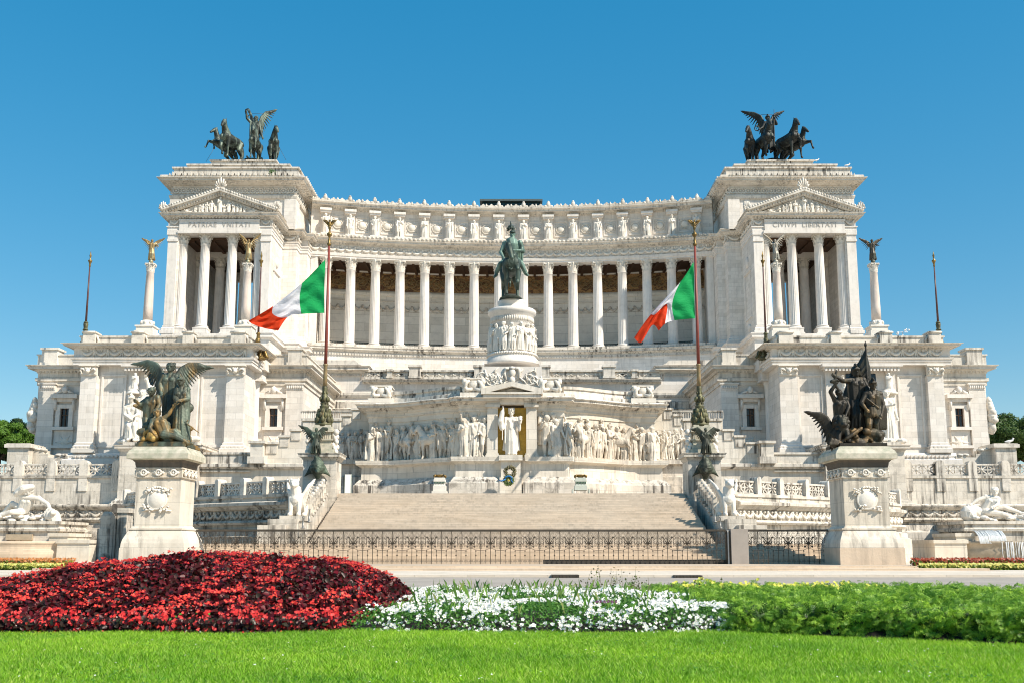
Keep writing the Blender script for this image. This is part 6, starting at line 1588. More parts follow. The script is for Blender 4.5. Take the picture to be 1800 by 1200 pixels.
def join(parts, name, mat, origin=(0,0,0)):
    V=[]; Lp=[]; Ls=[]; Lt=[]; nv=0; nl=0
    for me, Mx in parts:
        V.append(xf(me,Mx)-np.array(origin)); l = np.empty(len(me.loops),dtype=np.int32); me.loops.foreach_get('vertex_index',l); Lp.append(l+nv)
        a = np.empty(len(me.polygons),dtype=np.int32); me.polygons.foreach_get('loop_start',a); Ls.append(a+nl)
        b = np.empty(len(me.polygons),dtype=np.int32); me.polygons.foreach_get('loop_total',b); Lt.append(b)
        nv += len(me.vertices); nl += len(me.loops)
    V=np.concatenate(V); Lp=np.concatenate(Lp); Ls=np.concatenate(Ls); Lt=np.concatenate(Lt)
    o = bpy.data.meshes.new(name); o.vertices.add(len(V)); o.vertices.foreach_set('co',V.astype(np.float32).ravel()); o.loops.add(len(Lp)); o.loops.foreach_set('vertex_index',Lp); o.polygons.add(len(Ls)); o.polygons.foreach_set('loop_start',Ls); o.update(calc_edges=True)
    o.materials.append(mat); o.polygons.foreach_set('use_smooth',[True]*len(Ls)); o.validate(); o.update()
    return o
def mobj(me, name, parent=None, rotz=0):
    o = bpy.data.objects.new(name, me); COL.objects.link(o)
    if parent: o.parent = parent; ORG[o.name] = ORG[parent.name]
    return o

# ---------------------------------------------------------------- small marble figures (shared shapes)
def variant(k, S=1.0, vox=.0105, robe=True):
    F = Fig(); rg = random.Random(k*7+1); ov = {}
    poses = [dict(el=(-.15,-.02,.63),wl=(-.05,-.12,.70),er=(.16,.0,.61),wr=(.15,-.06,.46)),
             dict(el=(-.17,-.02,.62),wl=(-.15,-.10,.50),er=(.15,-.05,.66),wr=(.03,-.13,.74)),
             dict(el=(-.17,-.02,.66),wl=(-.10,-.13,.80),er=(.16,.0,.60),wr=(.10,-.09,.52),kl=(-.08,-.07,.29)),
             dict(el=(-.16,0,.61),wl=(-.17,-.04,.46),er=(.17,-.04,.67),wr=(.18,-.10,.55),kr=(.09,-.07,.29)),
             dict(el=(-.14,-.05,.65),wl=(.0,-.13,.62),er=(.14,-.05,.65),wr=(-.01,-.14,.66)),
             dict(el=(-.20,-.01,.74),wl=(-.24,-.05,.88),er=(.16,0,.62),wr=(.12,-.1,.55),kr=(.08,-.06,.29)),
             dict(el=(-.16,0,.62),wl=(-.12,-.1,.54),er=(.20,-.02,.72),wr=(.26,-.06,.84),kl=(-.09,-.07,.30)),
             dict(el=(-.15,-.06,.66),wl=(-.10,-.18,.62),er=(.17,-.02,.60),wr=(.2,-.08,.48),head=(.02,-.03,.905))]
    ov = poses[k%8]
    hair = ['short','long','hood','beard','helmet','curly'][k%6]
    human(F,(0,0,0),S,over=ov,robe=(.1,.115+.02*(k%3),.09) if robe else None,hair=hair,toga=(1 if k%2 else -1),wide=1.08,hands=False,look=rg.uniform(-.5,.5),cape=((.0,.09,.08) if k%3==0 else None))
    return grow(F,'figure_%d'%k,M['carved'],vox*S,iters=1)
VAR = [variant(k) for k in range(8)]
VARN = [variant(k,robe=False) for k in (2,5,6,7)]
ORD = ['first','second','third','fourth','fifth','sixth','seventh','eighth']
for i,(x,y,z_,a) in enumerate(attic_spots):
    hgt = (zt0-.75)-z_-.12
    lab = f'white marble robed statue on the curved portico attic, {ORD[i] if i<8 else ORD[15-i]} from the {"left" if i<8 else "right"} end'
    o = place(VAR[(i*3+i//5)%8],'attic_statue',None,(x,y,z_),-a+random.uniform(-.25,.25),hgt*random.uniform(.95,1.0)); tag(o,lab,'statue','robed statues along the portico attic')
# ring of figures on the round pedestal
root = bpy.data.objects['equestrian_pedestal']
for k in range(16):
    a = -math.pi/2 + (k)*2*math.pi/16
    r = 38.5*PX(YE); S_ = ZZ(573,YE)-ZZ(621.5,YE)
    place(VAR[(k*5+2)%8],'city_figure',root,(math.cos(a)*r,YE+math.sin(a)*r,ZZ(622,YE)),a+math.pi/2,S_*(.97+.05*(k%2)))
# pediment groups
for s in (1,-1):
    root_, zz_, cx_ = QUAD[s]; base_z = ZZ(374.5,PY-1.2)-.02
    parts = []
    for k,(dx,sc) in enumerate(((0,3.0),(-1.3,2.3),(1.3,2.35),(-2.0,2.0),(2.05,2.0),(-3.1,1.55),(3.1,1.6),(-2.6,1.7),(2.6,1.7),(-3.7,1.3),(3.7,1.3),(-.65,1.7),(.65,1.7))):
        parts.append((VAR[(k*3+(0 if s>0 else 1))%8],Matrix.Translation((s*cx_+dx,PY-.55,base_z))@Matrix.Rotation(random.uniform(-.7,.7),4,'Z')@Matrix.Scale(sc*.94,4)))
    for q in (-1,1):
        for j,(dx,sc) in enumerate(((4.4,1.7),(5.9,1.25))):
            parts.append((VARN[(j+q)%4],Matrix.Translation((s*cx_+q*(dx+.3),PY-.5,base_z+.35-.1*j))@Matrix.Rotation(q*math.radians(68),4,'Y')@Matrix.Translation((0,0,-.45*sc))@Matrix.Scale(sc,4)))
    mobj(join(parts,'pediment_sculpture',M['carved'],ORG[root_.name]),'pediment_sculpture',root_)
# altar procession reliefs
def horse_mesh():
    F = Fig(); horse(F,(0,0,0),1.0,over=dict(fkl=(-.12,-.68,.62),ffl=(-.12,-.66,.36))); return grow(F,'relief_horse',M['carved_relief'],.03,iters=1)
HM = horse_mesh()
for s in (1,-1):
    parts = []; path = ALTP; z0 = za['led1']-.03; hh = ZZ(735,91)-ZZ(803,91)
    ds = [0]
    for i in range(1,len(path)): ds.append(ds[-1]+math.hypot(path[i][0]-path[i-1][0],path[i][1]-path[i-1][1]))
    def at(d):
        for i in range(1,len(path)):
            if d <= ds[i]: break
        t = (d-ds[i-1])/(ds[i]-ds[i-1]); (x0,y0),(x1,y1) = path[i-1],path[i]; L = ds[i]-ds[i-1]
        return x0+(x1-x0)*t, y0+(y1-y0)*t, (y1-y0)/L, -(x1-x0)/L
    d = ds[1]+.35; end = ds[-2]-.2; k = 0
    while d < end:
        x,y,nx,ny = at(d); ang = math.atan2(nx,-ny)
        bay = d > ds[-3]
        deep = .40 if s<0 else .30
        sc = hh*random.uniform(.90,1.0)*(1.10 if bay else .98)
        mesh_ = (VAR+VARN)[(k*5+ (3 if s<0 else 0))%12]
        parts.append((mesh_,Matrix.Translation((s*(x+nx*deep),y+ny*deep,z0))@Matrix.Rotation(s*ang+random.uniform(-.8,.8),4,'Z')@Matrix.Scale(sc,4)))
        parts.append((VAR[(k*3+1)%8],Matrix.Translation((s*(x+.35+nx*.02),y+ny*.02,z0+hh*.33))@Matrix.Rotation(s*ang+random.uniform(-.9,.9),4,'Z')@Matrix.Rotation(random.uniform(-.45,.45),4,'Y')@Matrix.Scale(sc*.82,4)))
        if k in (4,8):
            parts.append((HM,Matrix.Translation((s*(x+nx*.25),y+ny*.25,z0))@Matrix.Rotation(s*ang+(1.15 if k==4 else -1.2),4,'Z')@Matrix.Scale(sc*.62,4)))
        d += random.uniform(.72,1.0); k += 1
    mobj(join(parts,'procession_relief',M['carved_relief'],ORG[altar.name]),'procession_relief',altar)
    parts = []
    for j in range(6):
        x = XX(590+11*j,780,98); parts.append(((VAR+VARN)[(j*5+s)%12],Matrix.Translation((s*x,98.0,ZZ(807,98)))@Matrix.Rotation(random.uniform(-.8,.8),4,'Z')@Matrix.Scale((ZZ(752,98)-ZZ(807,98))*random.uniform(.9,1.0),4)))
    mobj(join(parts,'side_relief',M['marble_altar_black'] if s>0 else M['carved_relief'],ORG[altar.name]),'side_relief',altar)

# ---------------------------------------------------------------- goddess in the golden niche
F = Fig(); Yr = 90.3; b0 = W(899,798.5,Yr); S = ZZ(716,Yr)-ZZ(798.5,Yr); S *= .97
p = lambda u,v,d=0: W(u,v,Yr-d)
human(F,b0,S,over=dict(el=p(886,752,.3),wl=p(882.5,745,.6),er=p(913,755,.3),wr=p(914,744,.5)),robe=(.35,.105,.10),hair='crown',toga=1,wide=1.02,female=True,skirt_n=15,cape=(.0,.08,.12))
for q in (-1,1): F.cap(p(899+q*6,752),p(899+q*9,790),.14,.18)
F.chain([p(882,752,.5),p(880,740,.5),p(883,724,.5),p(885,717,.5)],[.22,.28,.2,.06]); F.cap(p(884,713,.55),p(883,772,.55),.045,.05)
F.chain([p(914,742,.5),p(914.5,736,.5),p(915,732,.5)],[.16,.2,.12]); F.cap(p(912,733,.5),p(917.5,732,.5),.1,.06)
o = mobj(grow(F,'goddess_statue',M['carved'],.035,b0,iters=1),'goddess_statue'); o.location = b0; tag(o,'white marble goddess with crown and spear standing in the golden niche','statue')

# ---------------------------------------------------------------- winged victories on the four columns
VL = {(1,262):('gold_l','gilded winged victory on the outer column left of the left pavilion','bronze_vic'),(1,433.5):('g','pale green and gold winged victory on the column before the left pavilion','bronze_vic'),
      (-1,433.5):('g','dull silver-grey winged victory on the column before the right pavilion','bronze_vic2'),(-1,262):('d','dark bronze winged victory on the outer column right of the right pavilion','bronze_vic3')}
M['bronze_vic'] = bronze('gilded_green_bronze',(.26,.18,.08),(.24,.28,.21),(.40,.26,.10),(.5,.62),(.5,.6),rough=.45)
M['bronze_wing'] = bronze('dark_green_wing_bronze',(.05,.055,.042),(.12,.155,.12),(.26,.16,.055),(.42,.60),(.60,.74))
M['bronze_vic2'] = bronze('grey_bronze',(.30,.27,.22),(.36,.35,.30),(.30,.20,.09),(.5,.62),(.6,.7),rough=.5)
M['bronze_vic3'] = bronze('brown_black_bronze',(.06,.05,.035),(.10,.11,.085),(.22,.14,.05),(.5,.65),(.6,.7),rough=.5)
for (s,u,x,Y,zt,root) in VIC:
    key,lab,mt = VL[(s,u)]
    root['label'] = {(1,262):'pale pink stone column standing alone at the far left wing edge',(1,433.5):'pale pink stone column in front of the left temple pavilion',(-1,433.5):'pale pink stone column in front of the right temple pavilion',(-1,262):'pale pink stone column standing alone at the far right wing edge'}[(s,u)]
    k = PX(Y,440); S = 38*k; R_ = 4.2*k; z0 = zt+R_*1.9
    F = Fig(); base = Vector((0,0,0)); T = lambda a,b,c: Vector((a,b,c))*S
    up = u == 433.5
    F.ell((0,0,-R_),(R_,R_,R_),12,8); F.lathe([(R_*.9,-R_*1.9-.02),(R_*.7,-R_*1.6),(R_*.5,-R_*1.2)],(0,0,0),10)
    human(F,(0,0,-.03*S),S,yaw=.25*s,over=dict(el=(-.19,-.04,.76),wl=(-.24,-.08,.90),er=(.2,-.04,.70),wr=(.27,-.12,.66),kl=(-.05,-.09,.30),al=(-.03,-.02,.06),ar=(.05,.10,.07)),robe=(.2,.15,.13,(.02,.06,.08)),hair='long',wide=1.12,female=True,hands=False)
    dz = .12 if up else -.02
    for q in (-1,1):
        wing(F,[T(q*.05,.07,.78),T(q*.16,.10,.90+dz*.5),T(q*.30,.12,.99+dz),T(q*.45,.12,1.06+dz*1.5)],.34,.12,S,(q*.55,.1,-.9),n=10,r=.018)
    me = grow(F,'winged_victory',M[mt],S*.016,iters=1)
    o = place(me,'winged_victory',None,(x,Y,z0)); tag(o,lab,'statue')

# ---------------------------------------------------------------- bronze group on the left pedestal
def px_fig(Y): return lambda u,v,d=0.0: W(u,v,Y-d)
def group_root(name, s, mt, label):
    gx, gy, gz, gd = GP[s]
    root = thing(name,(gx,gy,gz),label,'sculpture')
    return root, Vector((gx,gy,gz))
root, g0 = group_root('bronze_group',1,'bronze_patina','green and gold bronze group with winged genius, robed woman and reclining man')
b = MB(); gx,gy,gz,gd = GP[1]; b.box(gx-gd*.56,gx+gd*.56,gy-gd*.56,gy+gd*.56,gz,gz+.17); b.box(gx-gd*.53,gx+gd*.53,gy-gd*.53,gy+gd*.53,gz+.17,gz+.28); b.build('bronze_plinth', M['bronze_patina'], root)
Y = gy; p = px_fig(Y)
def part(F, name, mat, vox): return mobj(grow(F,name,M[mat],vox,ORG[root.name]),name,root)
# scale: one pixel in metres
q1 = PX(Y)
F = Fig(); S = 132*q1*.86
human(F,p(296,760,-.5),S,over=dict(head=p(299.7,645.5,-.3),neck=p(299,655,-.35),sl=p(288.5,662,-.35),sr=p(310,662,-.35),el=p(281,674,-.2),wl=p(283,688,.1),er=p(313.5,676,-.2),wr=p(313,688,.2),pel=p(297,694,-.35),kl=p(293,722,-.1),kr=p(300,724,-.2),al=p(291,748,-.3),ar=p(299,750,-.4)),hair='curly',wide=1.08,robe=(-.1,.09,.09,p(296,752,-.35)))
for q,pts,dro in ((-1,[(288,662),(284,650),(275,639),(260,634.5),(239,638.5)],(-.25,.1,-1)),(1,[(309,661),(318,647),(332,639.5),(348,639.5),(366,644)],(.45,.1,-1))):
    wing(F,[p(u,v,-.75-.15*i) for i,(u,v) in enumerate(pts)],.40,.09,S,dro,n=17,r=.017)
part(F,'winged_genius','bronze_wing',.034)
F = Fig(); S = 108*q1
human(F,p(320,776,.55),S,over=dict(head=p(317.5,670,.5),neck=p(318.5,679,.45),sl=p(311,684,.4),sr=p(328,684,.35),el=p(307.5,698,.65),wl=p(311,705,.95),er=p(331.5,700,.5),wr=p(321,702,.95),pel=p(319.5,720,.4),kl=p(314,746,.6),kr=p(323,745,.6),al=p(314,771,.4),ar=p(325,771,.4)),hair='helmet',toga=-1,robe=(.3,.13,.10),wide=1.14,female=True,skirt_n=15)
F.ell(p(333,716,.2),(.28,.2,.30),10,7)
part(F,'robed_woman','bronze_patina',.032)
F = Fig(); S = 100*q1
human(F,p(262,776,.2),S,over=dict(head=p(266,688,.5),neck=p(267,695,.35),sl=p(259.5,701,.3),sr=p(277,698,.3),el=p(247,712,.3),wl=p(241,706,.6),er=p(281,711,.55),wr=p(270,727,.8),pel=p(263,731,.1),kl=p(256,748,.5),kr=p(268,750,.5),al=p(256,771,.1),ar=p(266,772,.2)),hair='curly',wide=1.16,robe=(-.2,.11,.1,p(261,757,.2)))
for k in range(7): F.chain([p(257+k,700+k,-.1),p(243+2*k,712,.0),p(236+4*k,712+k*2,.15)],[.1,.14,.10])
part(F,'bearded_worker','bronze_patina',.032)
F = Fig(); S = 98*q1
human(F,p(288,776,1.1),S,over=dict(head=p(276,725,1.05),neck=p(278,733,1.0),sl=p(269,739,1.05),sr=p(286,736,1.0),el=p(263,752,1.3),wl=p(272,763,1.45),er=p(296,728,1.0),wr=p(304,716,1.0),pel=p(289,761,1.0),hl=p(287,763,1.2),hr=p(291,760,.95),kl=p(308,766,1.25),kr=p(306,757,1.0),al=p(330,777.5,1.25),ar=p(324,773,1.05),tl=p(338,779,1.3),tr=p(331,775,1.1)),hair='curly',wide=1.14)
part(F,'reclining_man','bronze_patina',.032)
F = Fig(); F.ell(p(267,766,1.2),(.34,.34,.36),10,8); F.ell(p(269,770,1.5),(.2,.2,.2),8,6); F.ell(p(262,764,1.35),(.12,.12,.14),7,5); F.ell(p(273,763,1.4),(.11,.11,.12),7,5)
for k in range(22):
    a = k*.6; F.ell(p(266+12*math.cos(a),765+10*math.sin(a),1.05),(.13,.16,.13),6,5)
F.ell(p(254,772,1.1),(.25,.3,.2),7,6)
M['bronze_gold'] = bronze('ochre_bronze',(.33,.19,.05),(.16,.14,.07),(.42,.27,.08),(.58,.7),(.45,.6))
part(F,'lion_head','bronze_gold',.04)
F = Fig(); rocks(F,252,331,748,779,Y+.1,90,.34,1.0); F.cap(p(290,776,-.5),p(298,735,-.7),.6,.35); F.cap(p(270,776,-.4),p(266,745,-.6),.5,.35); F.cap(p(315,776,-.4),p(314,740,-.6),.5,.3)
part(F,'rocky_ground','bronze_patina',.06)
F = Fig(); F.cap(p(318,736,.75),p(349.5,759.5,.9),.07,.03); F.cap(p(324,745,.8),p(330,738,.8),.05,.05); part(F,'sword','bronze_patina',.025)

# ---------------------------------------------------------------- bronze group on the right pedestal
root, g0 = group_root('bronze_group',-1,'bronze_dark','dark bronze group of warriors under a flag with a winged lion')
gx,gy,gz,gd = GP[-1]; b = MB(); b.box(gx-gd*.53,gx+gd*.53,gy-gd*.53,gy+gd*.53,gz,gz+.2); b.build('bronze_plinth', M['bronze_dark'], root)
Y = gy; p = px_fig(Y); q1 = PX(Y)
F = Fig(); S = 122*q1
human(F,p(1506,770,-.3),S,over=dict(head=p(1504,653,-.1),neck=p(1504.5,662,-.15),sl=p(1494,668,-.15),sr=p(1517,668,-.15),el=p(1482,669,.2),wl=p(1470,662,.35),er=p(1524,680,.0),wr=p(1526,692,.2),pel=p(1506,702,-.1),kl=p(1501,730,.3),kr=p(1512,728,.1),al=p(1501,756,.0),ar=p(1514,756,-.2)),hair='helmet',wide=1.12,robe=(-.1,.12,.11,p(1507,752,-.1)))
F.cap(p(1467.5,666,.4),p(1470.5,651,.4),.09,.07)
part(F,'flag_warrior','bronze_dark',.032)
F = Fig(); F.cap(p(1521.5,606,-.3),p(1527,700,.1),.055,.06); F.cap(p(1521.3,606,-.3),p(1521,598.5,-.3),.11,.02)
for k in range(17):
    t = k/16; st = p(1521.8+3.6*t,616+66*t,-.32+.3*t); en = p(1500-16*t**.8+(4 if k%2 else 0),650+46*t,-.75)
    mid = st.lerp(en,.5)+Vector((0,.25*math.sin(k*1.9),-.18)); F.chain([st,mid,en],[.085,.12,.10],6)
for k in range(12):
    t = k/11; F.chain([p(1498-14*t,652+40*t,-.72),p(1491-4*t,678+26*t,-.65),p(1490+2*t,700+22*t,-.5)],[.1,.13,.1],6)
for k in range(8):
    t = k/7; F.chain([p(1522+4*t,622+48*t,-.3),p(1527+4*t,644+34*t,-.5),p(1530+2*t,662+22*t,-.5)],[.07,.1,.06],6)
part(F,'bronze_flag','bronze_dark',.05)
F = Fig(); S = 96*q1
human(F,p(1475,772,.35),S,over=dict(head=p(1475,691,.45),neck=p(1476,699,.35),sl=p(1468,703,.35),sr=p(1486,701,.3),el=p(1459.5,688,.5),wl=p(1468.5,675,.6),er=p(1492,714,.5),wr=p(1487,728,.7),pel=p(1477,730,.2),kl=p(1467,738,.7),kr=p(1483,742,.6),al=p(1468,764,.4),ar=p(1484,768,.3)),hair='beard',wide=1.14,robe=(-.2,.12,.11,p(1478,752,.2)),toga=-1)
F.cap(p(1466,672,.6),p(1475,686,.6),.09,.09); F.cap(p(1462,670,.6),p(1470,668,.6),.13,.13)
part(F,'hammer_man','bronze_dark',.032)
F = Fig(); S = 108*q1
human(F,p(1532,778,.6),S,over=dict(head=p(1534,676,.55),neck=p(1534,685,.5),sl=p(1522,692,.45),sr=p(1546,692,.45),el=p(1514,708,.6),wl=p(1522,718,.95),er=p(1552.5,712,.55),wr=p(1549,728,.8),pel=p(1534,723,.45),kl=p(1527.5,746,.85),kr=p(1539,744,.6),al=p(1527.5,771,.7),ar=p(1541,770,.3)),hair='helmet',wide=1.2)
for k in range(11): F.chain([p(1523+2.4*k,716,.55+.25*math.sin(k/10*3.1)),p(1521+2.9*k,728+2*(k%2),.6+.3*math.sin(k/10*3.1))],[.13,.12],6)
for k in range(9): F.chain([p(1530+2*k,692,.1),p(1543+1.6*k,720,-.05),p(1545+1.4*k,752-3*(k%2),.0)],[.1,.14,.12],6)
F.cap(p(1524,700,.9),p(1544,716,.9),.06,.06)
for k in (0,1): F.cap(p(1527.5 if k==0 else 1540,757,.75 if k==0 else .4),p(1527.5 if k==0 else 1541,770,.7 if k==0 else .3),.17,.14)
M['bronze_brown'] = bronze('golden_brown_bronze',(.036,.028,.017),(.06,.055,.034),(.17,.105,.04),(.5,.66),(.50,.64))
part(F,'soldier','bronze_brown',.032)
F = Fig(); F.ell(p(1481,742,1.0),(.33,.36,.36),10,8); F.ell(p(1484,746,1.35),(.2,.22,.17),8,6); F.ell(p(1477,734,1.0),(.1,.1,.14),6,5); F.ell(p(1488,735,1.0),(.1,.1,.14),6,5)
for k in range(26):
    a = k*.62; F.ell(p(1480+11*math.cos(a),743+12*math.sin(a),.85+.1*math.sin(k)),(.15,.17,.15),6,5)
F.cap(p(1480,752,.8),p(1472,765,.5),.42,.5); F.cap(p(1488,756,1.0),p(1492,774,1.2),.2,.16); F.cap(p(1474,760,1.0),p(1474,777,1.15),.2,.15); F.cap(p(1470,765,.6),p(1458,776,.3),.3,.2)
wing(F,[p(1468,760,.5),p(1460,744,.45),p(1453,733,.4),p(1443,727,.4),p(1425,724.5,.4)],.40,.13,3.2,(-.2,.0,-1),n=15,r=.024)
part(F,'winged_lion','bronze_dark',.032)
F = Fig(); rocks(F,1463,1548,757,783,Y+.1,110,.32,1.0); F.cap(p(1506,780,-.4),p(1505,755,-.4),.7,.6); F.cap(p(1540,778,.3),p(1541,770,.3),.35,.25); F.cap(p(1484,778,.2),p(1482,768,.2),.4,.3)
for q in range(8): F.cap(p(1462+3*q,776+random.uniform(-6,3),1.2),p(1457+3*q,781,1.3),.1,.06)
F.chain([p(1514,752,1.2),p(1500,762,1.3),p(1488,770,1.35)],[.12,.14,.12])
part(F,'rocky_ground','bronze_brown',.055)

# ---------------------------------------------------------------- quadrigas on the pavilion roofs
def quadriga(s):
    root_, zq, cx = QUAD[s]; Y = 165.0; k = PX(Y,240); p = px_fig(Y)
    left = s>0
    root = thing('quadriga',(s*cx,Y,zq),('weathered green bronze four-horse chariot with victory raising a wreath on the left roof' if left else 'black bronze four-horse chariot with victory holding a spear on the right roof'),'sculpture')
    mt = 'bronze_quad' if left else 'bronze_quad_dark'
    z0 = zq; O = ORG[root.name]
    def add(F,name,vox=.075): return mobj(grow(F,name,M[mt],vox,O,iters=1),name,root)
    S = 62*k/1.53
    raised = dict(fkl=(-.13,-.74,.72),ffl=(-.13,-.72,.46)); raisedr = dict(fkr=(.13,-.74,.72),ffr=(.13,-.74,.46))
    trot = dict(fkl=(-.12,-.60,.48),ffl=(-.12,-.48,.26))
    hs = [(393,-30,-.1,.16,dict(fkl=(-.13,-.86,.92),ffl=(-.13,-.98,.62),fkr=(.13,-.80,.86),ffr=(.13,-.72,.60)),164.0,.88),(407,-16,.2,.03,trot,162.8,1.04),(449,4,.05,.0,raisedr,162.6,.90),(481,14,.35,.0,trot,163.5,.94)] if left else \
         [(1318,-12,-.35,.0,trot,163.5,.94),(1343,8,-.1,.02,raisedr,162.6,1.04),(1384,20,-.15,.04,dict(fkr=(.13,-.72,.66),ffr=(.13,-.66,.40)),162.8,1.06),(1397,32,-.1,.10,dict(fkr=(.13,-.86,.86),ffr=(.13,-.94,.56)),164.0,.92)]
    for u,yw,hy,rear,ov,yy,sc in hs:
        F = Fig(); x = XX(u,260,yy)
        horse(F,(x,yy,z0),S*sc,R(yw),ov,head_yaw=hy,rear=rear); add(F,'horse',.07)
    # chariot
    cu = 445 if left else 1356; x = XX(cu,270,166.5); b = MB(smooth=True)
    b.lathe([(1.0,.35),(1.5,.5),(1.62,.9),(1.5,1.1),(1.55,1.3),(1.45,1.42)],(x,166.0,z0),20)
    for q in (-1,1):
        b.tube([(x+q*1.7,166+math.cos(a)*.95,z0+.96+math.sin(a)*.95) for a in np.linspace(0,2*math.pi,17)],.1,6)
        for a in range(6): b.tube([(x+q*1.7,166,z0+.96),(x+q*1.7,166+math.cos(a*1.047)*.95,z0+.96+math.sin(a*1.047)*.95)],.05,5)
    b.box(x-1.75,x+1.75,165.85,166.15,z0+.84,z0+1.1); b.box(x-.12,x+.12,162.6,166,z0+.8,z0+1.0)
    b.build('chariot', M[mt], root)
    p = px_fig(166.0); F = Fig(); S2 = 68*k*.97
    if left:
        human(F,p(447,266),S2,over=dict(head=p(450,209),neck=p(449.5,214.5),sl=p(443,217.5),sr=p(455.5,217.5),el=p(434.5,209,.3),wl=p(433,199,.5),er=p(457.5,230,.2),wr=p(461,241,.4),pel=p(448.5,238)),robe=(.2,.14,.12),hair='long',wide=1.15,female=True,toga=1)
        F.chain([p(432.5+3.0*math.cos(a)*0+ (4.2*math.cos(a)+3.2),199.5+6.5*math.sin(a)-1.5,.4) for a in np.linspace(0,2*math.pi,14)],[.09]*14)
        wing(F,[p(455,217,-.6),p(459.5,206,-.9),p(467,198,-1.2),p(480,194.8,-1.6)],.40,.12,S2,(.12,.2,-1),n=14,r=.018)
        wing(F,[p(446,216,-.6),p(443,207,-1.2),p(440,199,-2.0),p(436,194,-2.8)],.30,.12,S2,(.05,.5,-1),n=10,r=.018)
        F.cap(p(461,241,.4),p(461.5,246,.4),.12,.05)
    else:
        human(F,p(1351,266),S2,over=dict(head=p(1349.5,208.5),neck=p(1350,214),sl=p(1343.5,217),sr=p(1357,217),el=p(1340,225,.2),wl=p(1337,226.5,.5),er=p(1365,218.5,.2),wr=p(1361.5,208.5,.5),pel=p(1351,238)),robe=(.2,.14,.12),hair='helmet',wide=1.15,female=True,toga=-1)
        F.chain([p(1330.5+4.0*math.cos(a),226+4.2*math.sin(a),.5) for a in np.linspace(0,2*math.pi,14)],[.1]*14); F.cap(p(1337,226.5,.5),p(1334,226,.5),.1,.08)
        wing(F,[p(1343,217,-.6),p(1337,204.5,-.9),p(1325,199,-1.2),p(1309.5,196.8,-1.6)],.42,.12,S2,(-.12,.2,-1),n=15,r=.018)
        wing(F,[p(1354.5,214,-.6),p(1358.5,204.5,-1.0),p(1365,199.5,-1.8),p(1374.5,196.8,-2.4)],.26,.10,S2,(.25,.4,-1),n=11,r=.018)
    add(F,'victory',.065)
    b = MB(smooth=True)
    if not left: b.tube([p(1360.6,193,.5),p(1360.8,262,.6)],.05,6)
    for q,(ua,va,ub,vb) in enumerate(((443,200.5,462,200.5) if left else (1338,202,1358,202),)): b.tube([p(ua,va,-.9),p(ub,vb,-.9)],.035,5)
    for ua,va,ub,vb in (((376,262,362,285),(490,258,503,282)) if left else ((1325,256,1335,255),(1325,258.5,1335,257.5))): b.tube([p(ua,va,-.5),p(ub,vb,-.5)],.025,5)
    b.build('spear_and_stays' if not left else 'stay_rods', M['iron'], root)
for s in (1,-1): quadriga(s)

# ---------------------------------------------------------------- green horseman
x0,y0,z0 = EQ; Y = YE-.3; p = px_fig(Y); k = PX(Y,460)
root = thing('equestrian_statue',(x0,y0,z0),'green bronze horseman in plumed helmet on the central round pedestal','statue'); O = ORG[root.name]
S = 4.25
M['bronze_rider'] = bronze('pale_green_bronze',(0.06,0.10,0.082),(0.17,0.26,0.215),(0.15,0.15,0.09),(0.36,0.60),(0.66,0.8))
F = Fig(); horse(F,(p(898,527).x,Y+.1,z0+.12),S,R(2),dict(fkr=(.15,-.66,.66),ffr=(.15,-.60,.38),nm=(-.06,-.62,1.11),poll=(-.09,-.86,1.22),muz=(-.01,-1.04,.84),hkl=(-.19,.54,.42),hkr=(.19,.54,.42),hfl=(-.20,.48,.12),hfr=(.20,.48,.12),fkl=(-.13,-.46,.42),ffl=(-.13,-.45,.12)),tail=.5,pec=.55)
F.ell((p(898,527).x,Y,z0+.06),(1.4,2.6,.1),14,5)
for q in (-1,1): F.chain([p(898+q*3,455,2.6),p(898+q*9,463,2.2),p(898+q*13,458,1.0)],[.07,.06,.06],6)
F.chain([p(888,467,1.9),p(898,474,2.6),p(908,467,1.9)],[.07,.07,.07],6)
M['bronze_horse'] = bronze('dark_green_brown_bronze',(.030,.045,.036),(.085,.125,.10),(.14,.115,.065),(.42,.64),(.60,.74))
mobj(grow(F,'horse',M['bronze_horse'],.05,O),'horse',root)
F = Fig(); S2 = 5.0
human(F,p(899,480,.0),S2,over=dict(head=p(901,413.5,.1),neck=p(900.5,421,.0),sl=p(886.5,429,.0),sr=p(914,429,.0),el=p(880,444,.1),wl=p(885,453,.7),er=p(918,441,.3),wr=p(906.5,440.5,1.0),pel=p(899.5,455,-.3),hl=p(891,458,-.1),hr=p(908,458,-.1),kl=p(879.5,464,1.1),kr=p(916,462,1.1),al=p(872.5,482,.6),ar=p(924,480,.6),tl=p(869,487,1.1),tr=p(927.5,484,1.1)),hair='beard',wide=1.24)
for q in (-1,1): F.cap(p(899.5+q*20 if q<0 else 916,464,1.1),p(899.5+q*27 if q<0 else 924,480,.6),.27,.25)
F.ell(p(899,434,.0),(1.0,.55,.9),12,8); F.cap(p(899,430,.0),p(899.5,455,-.2),.85,.72)
for k_ in range(9): F.chain([p(888+3.2*k_,426,-.35),p(884+4.2*k_,445,-.7),p(884+4.2*k_,462,-.8)],[.18,.2,.15],6)
for q in (-1,1): F.ell(p(900.5+q*12.5,427.5,.05),(.3,.35,.16),8,6)
F.cap(p(914,427,.2),p(919,442,.0),.32,.28)
mobj(grow(F,'rider',M['bronze_rider'],.055,O),'rider',root)
F = Fig(); h = p(901,409.5,.1); F.ell(h,(.36,.42,.3),10,7); F.ell(h+Vector((0,-.38,-.08)),(.26,.16,.06),8,5); F.chain([h+Vector((0,0,.2)),h+Vector((-.05,.0,.55)),h+Vector((-.1,0,.75))],[.16,.14,.08])
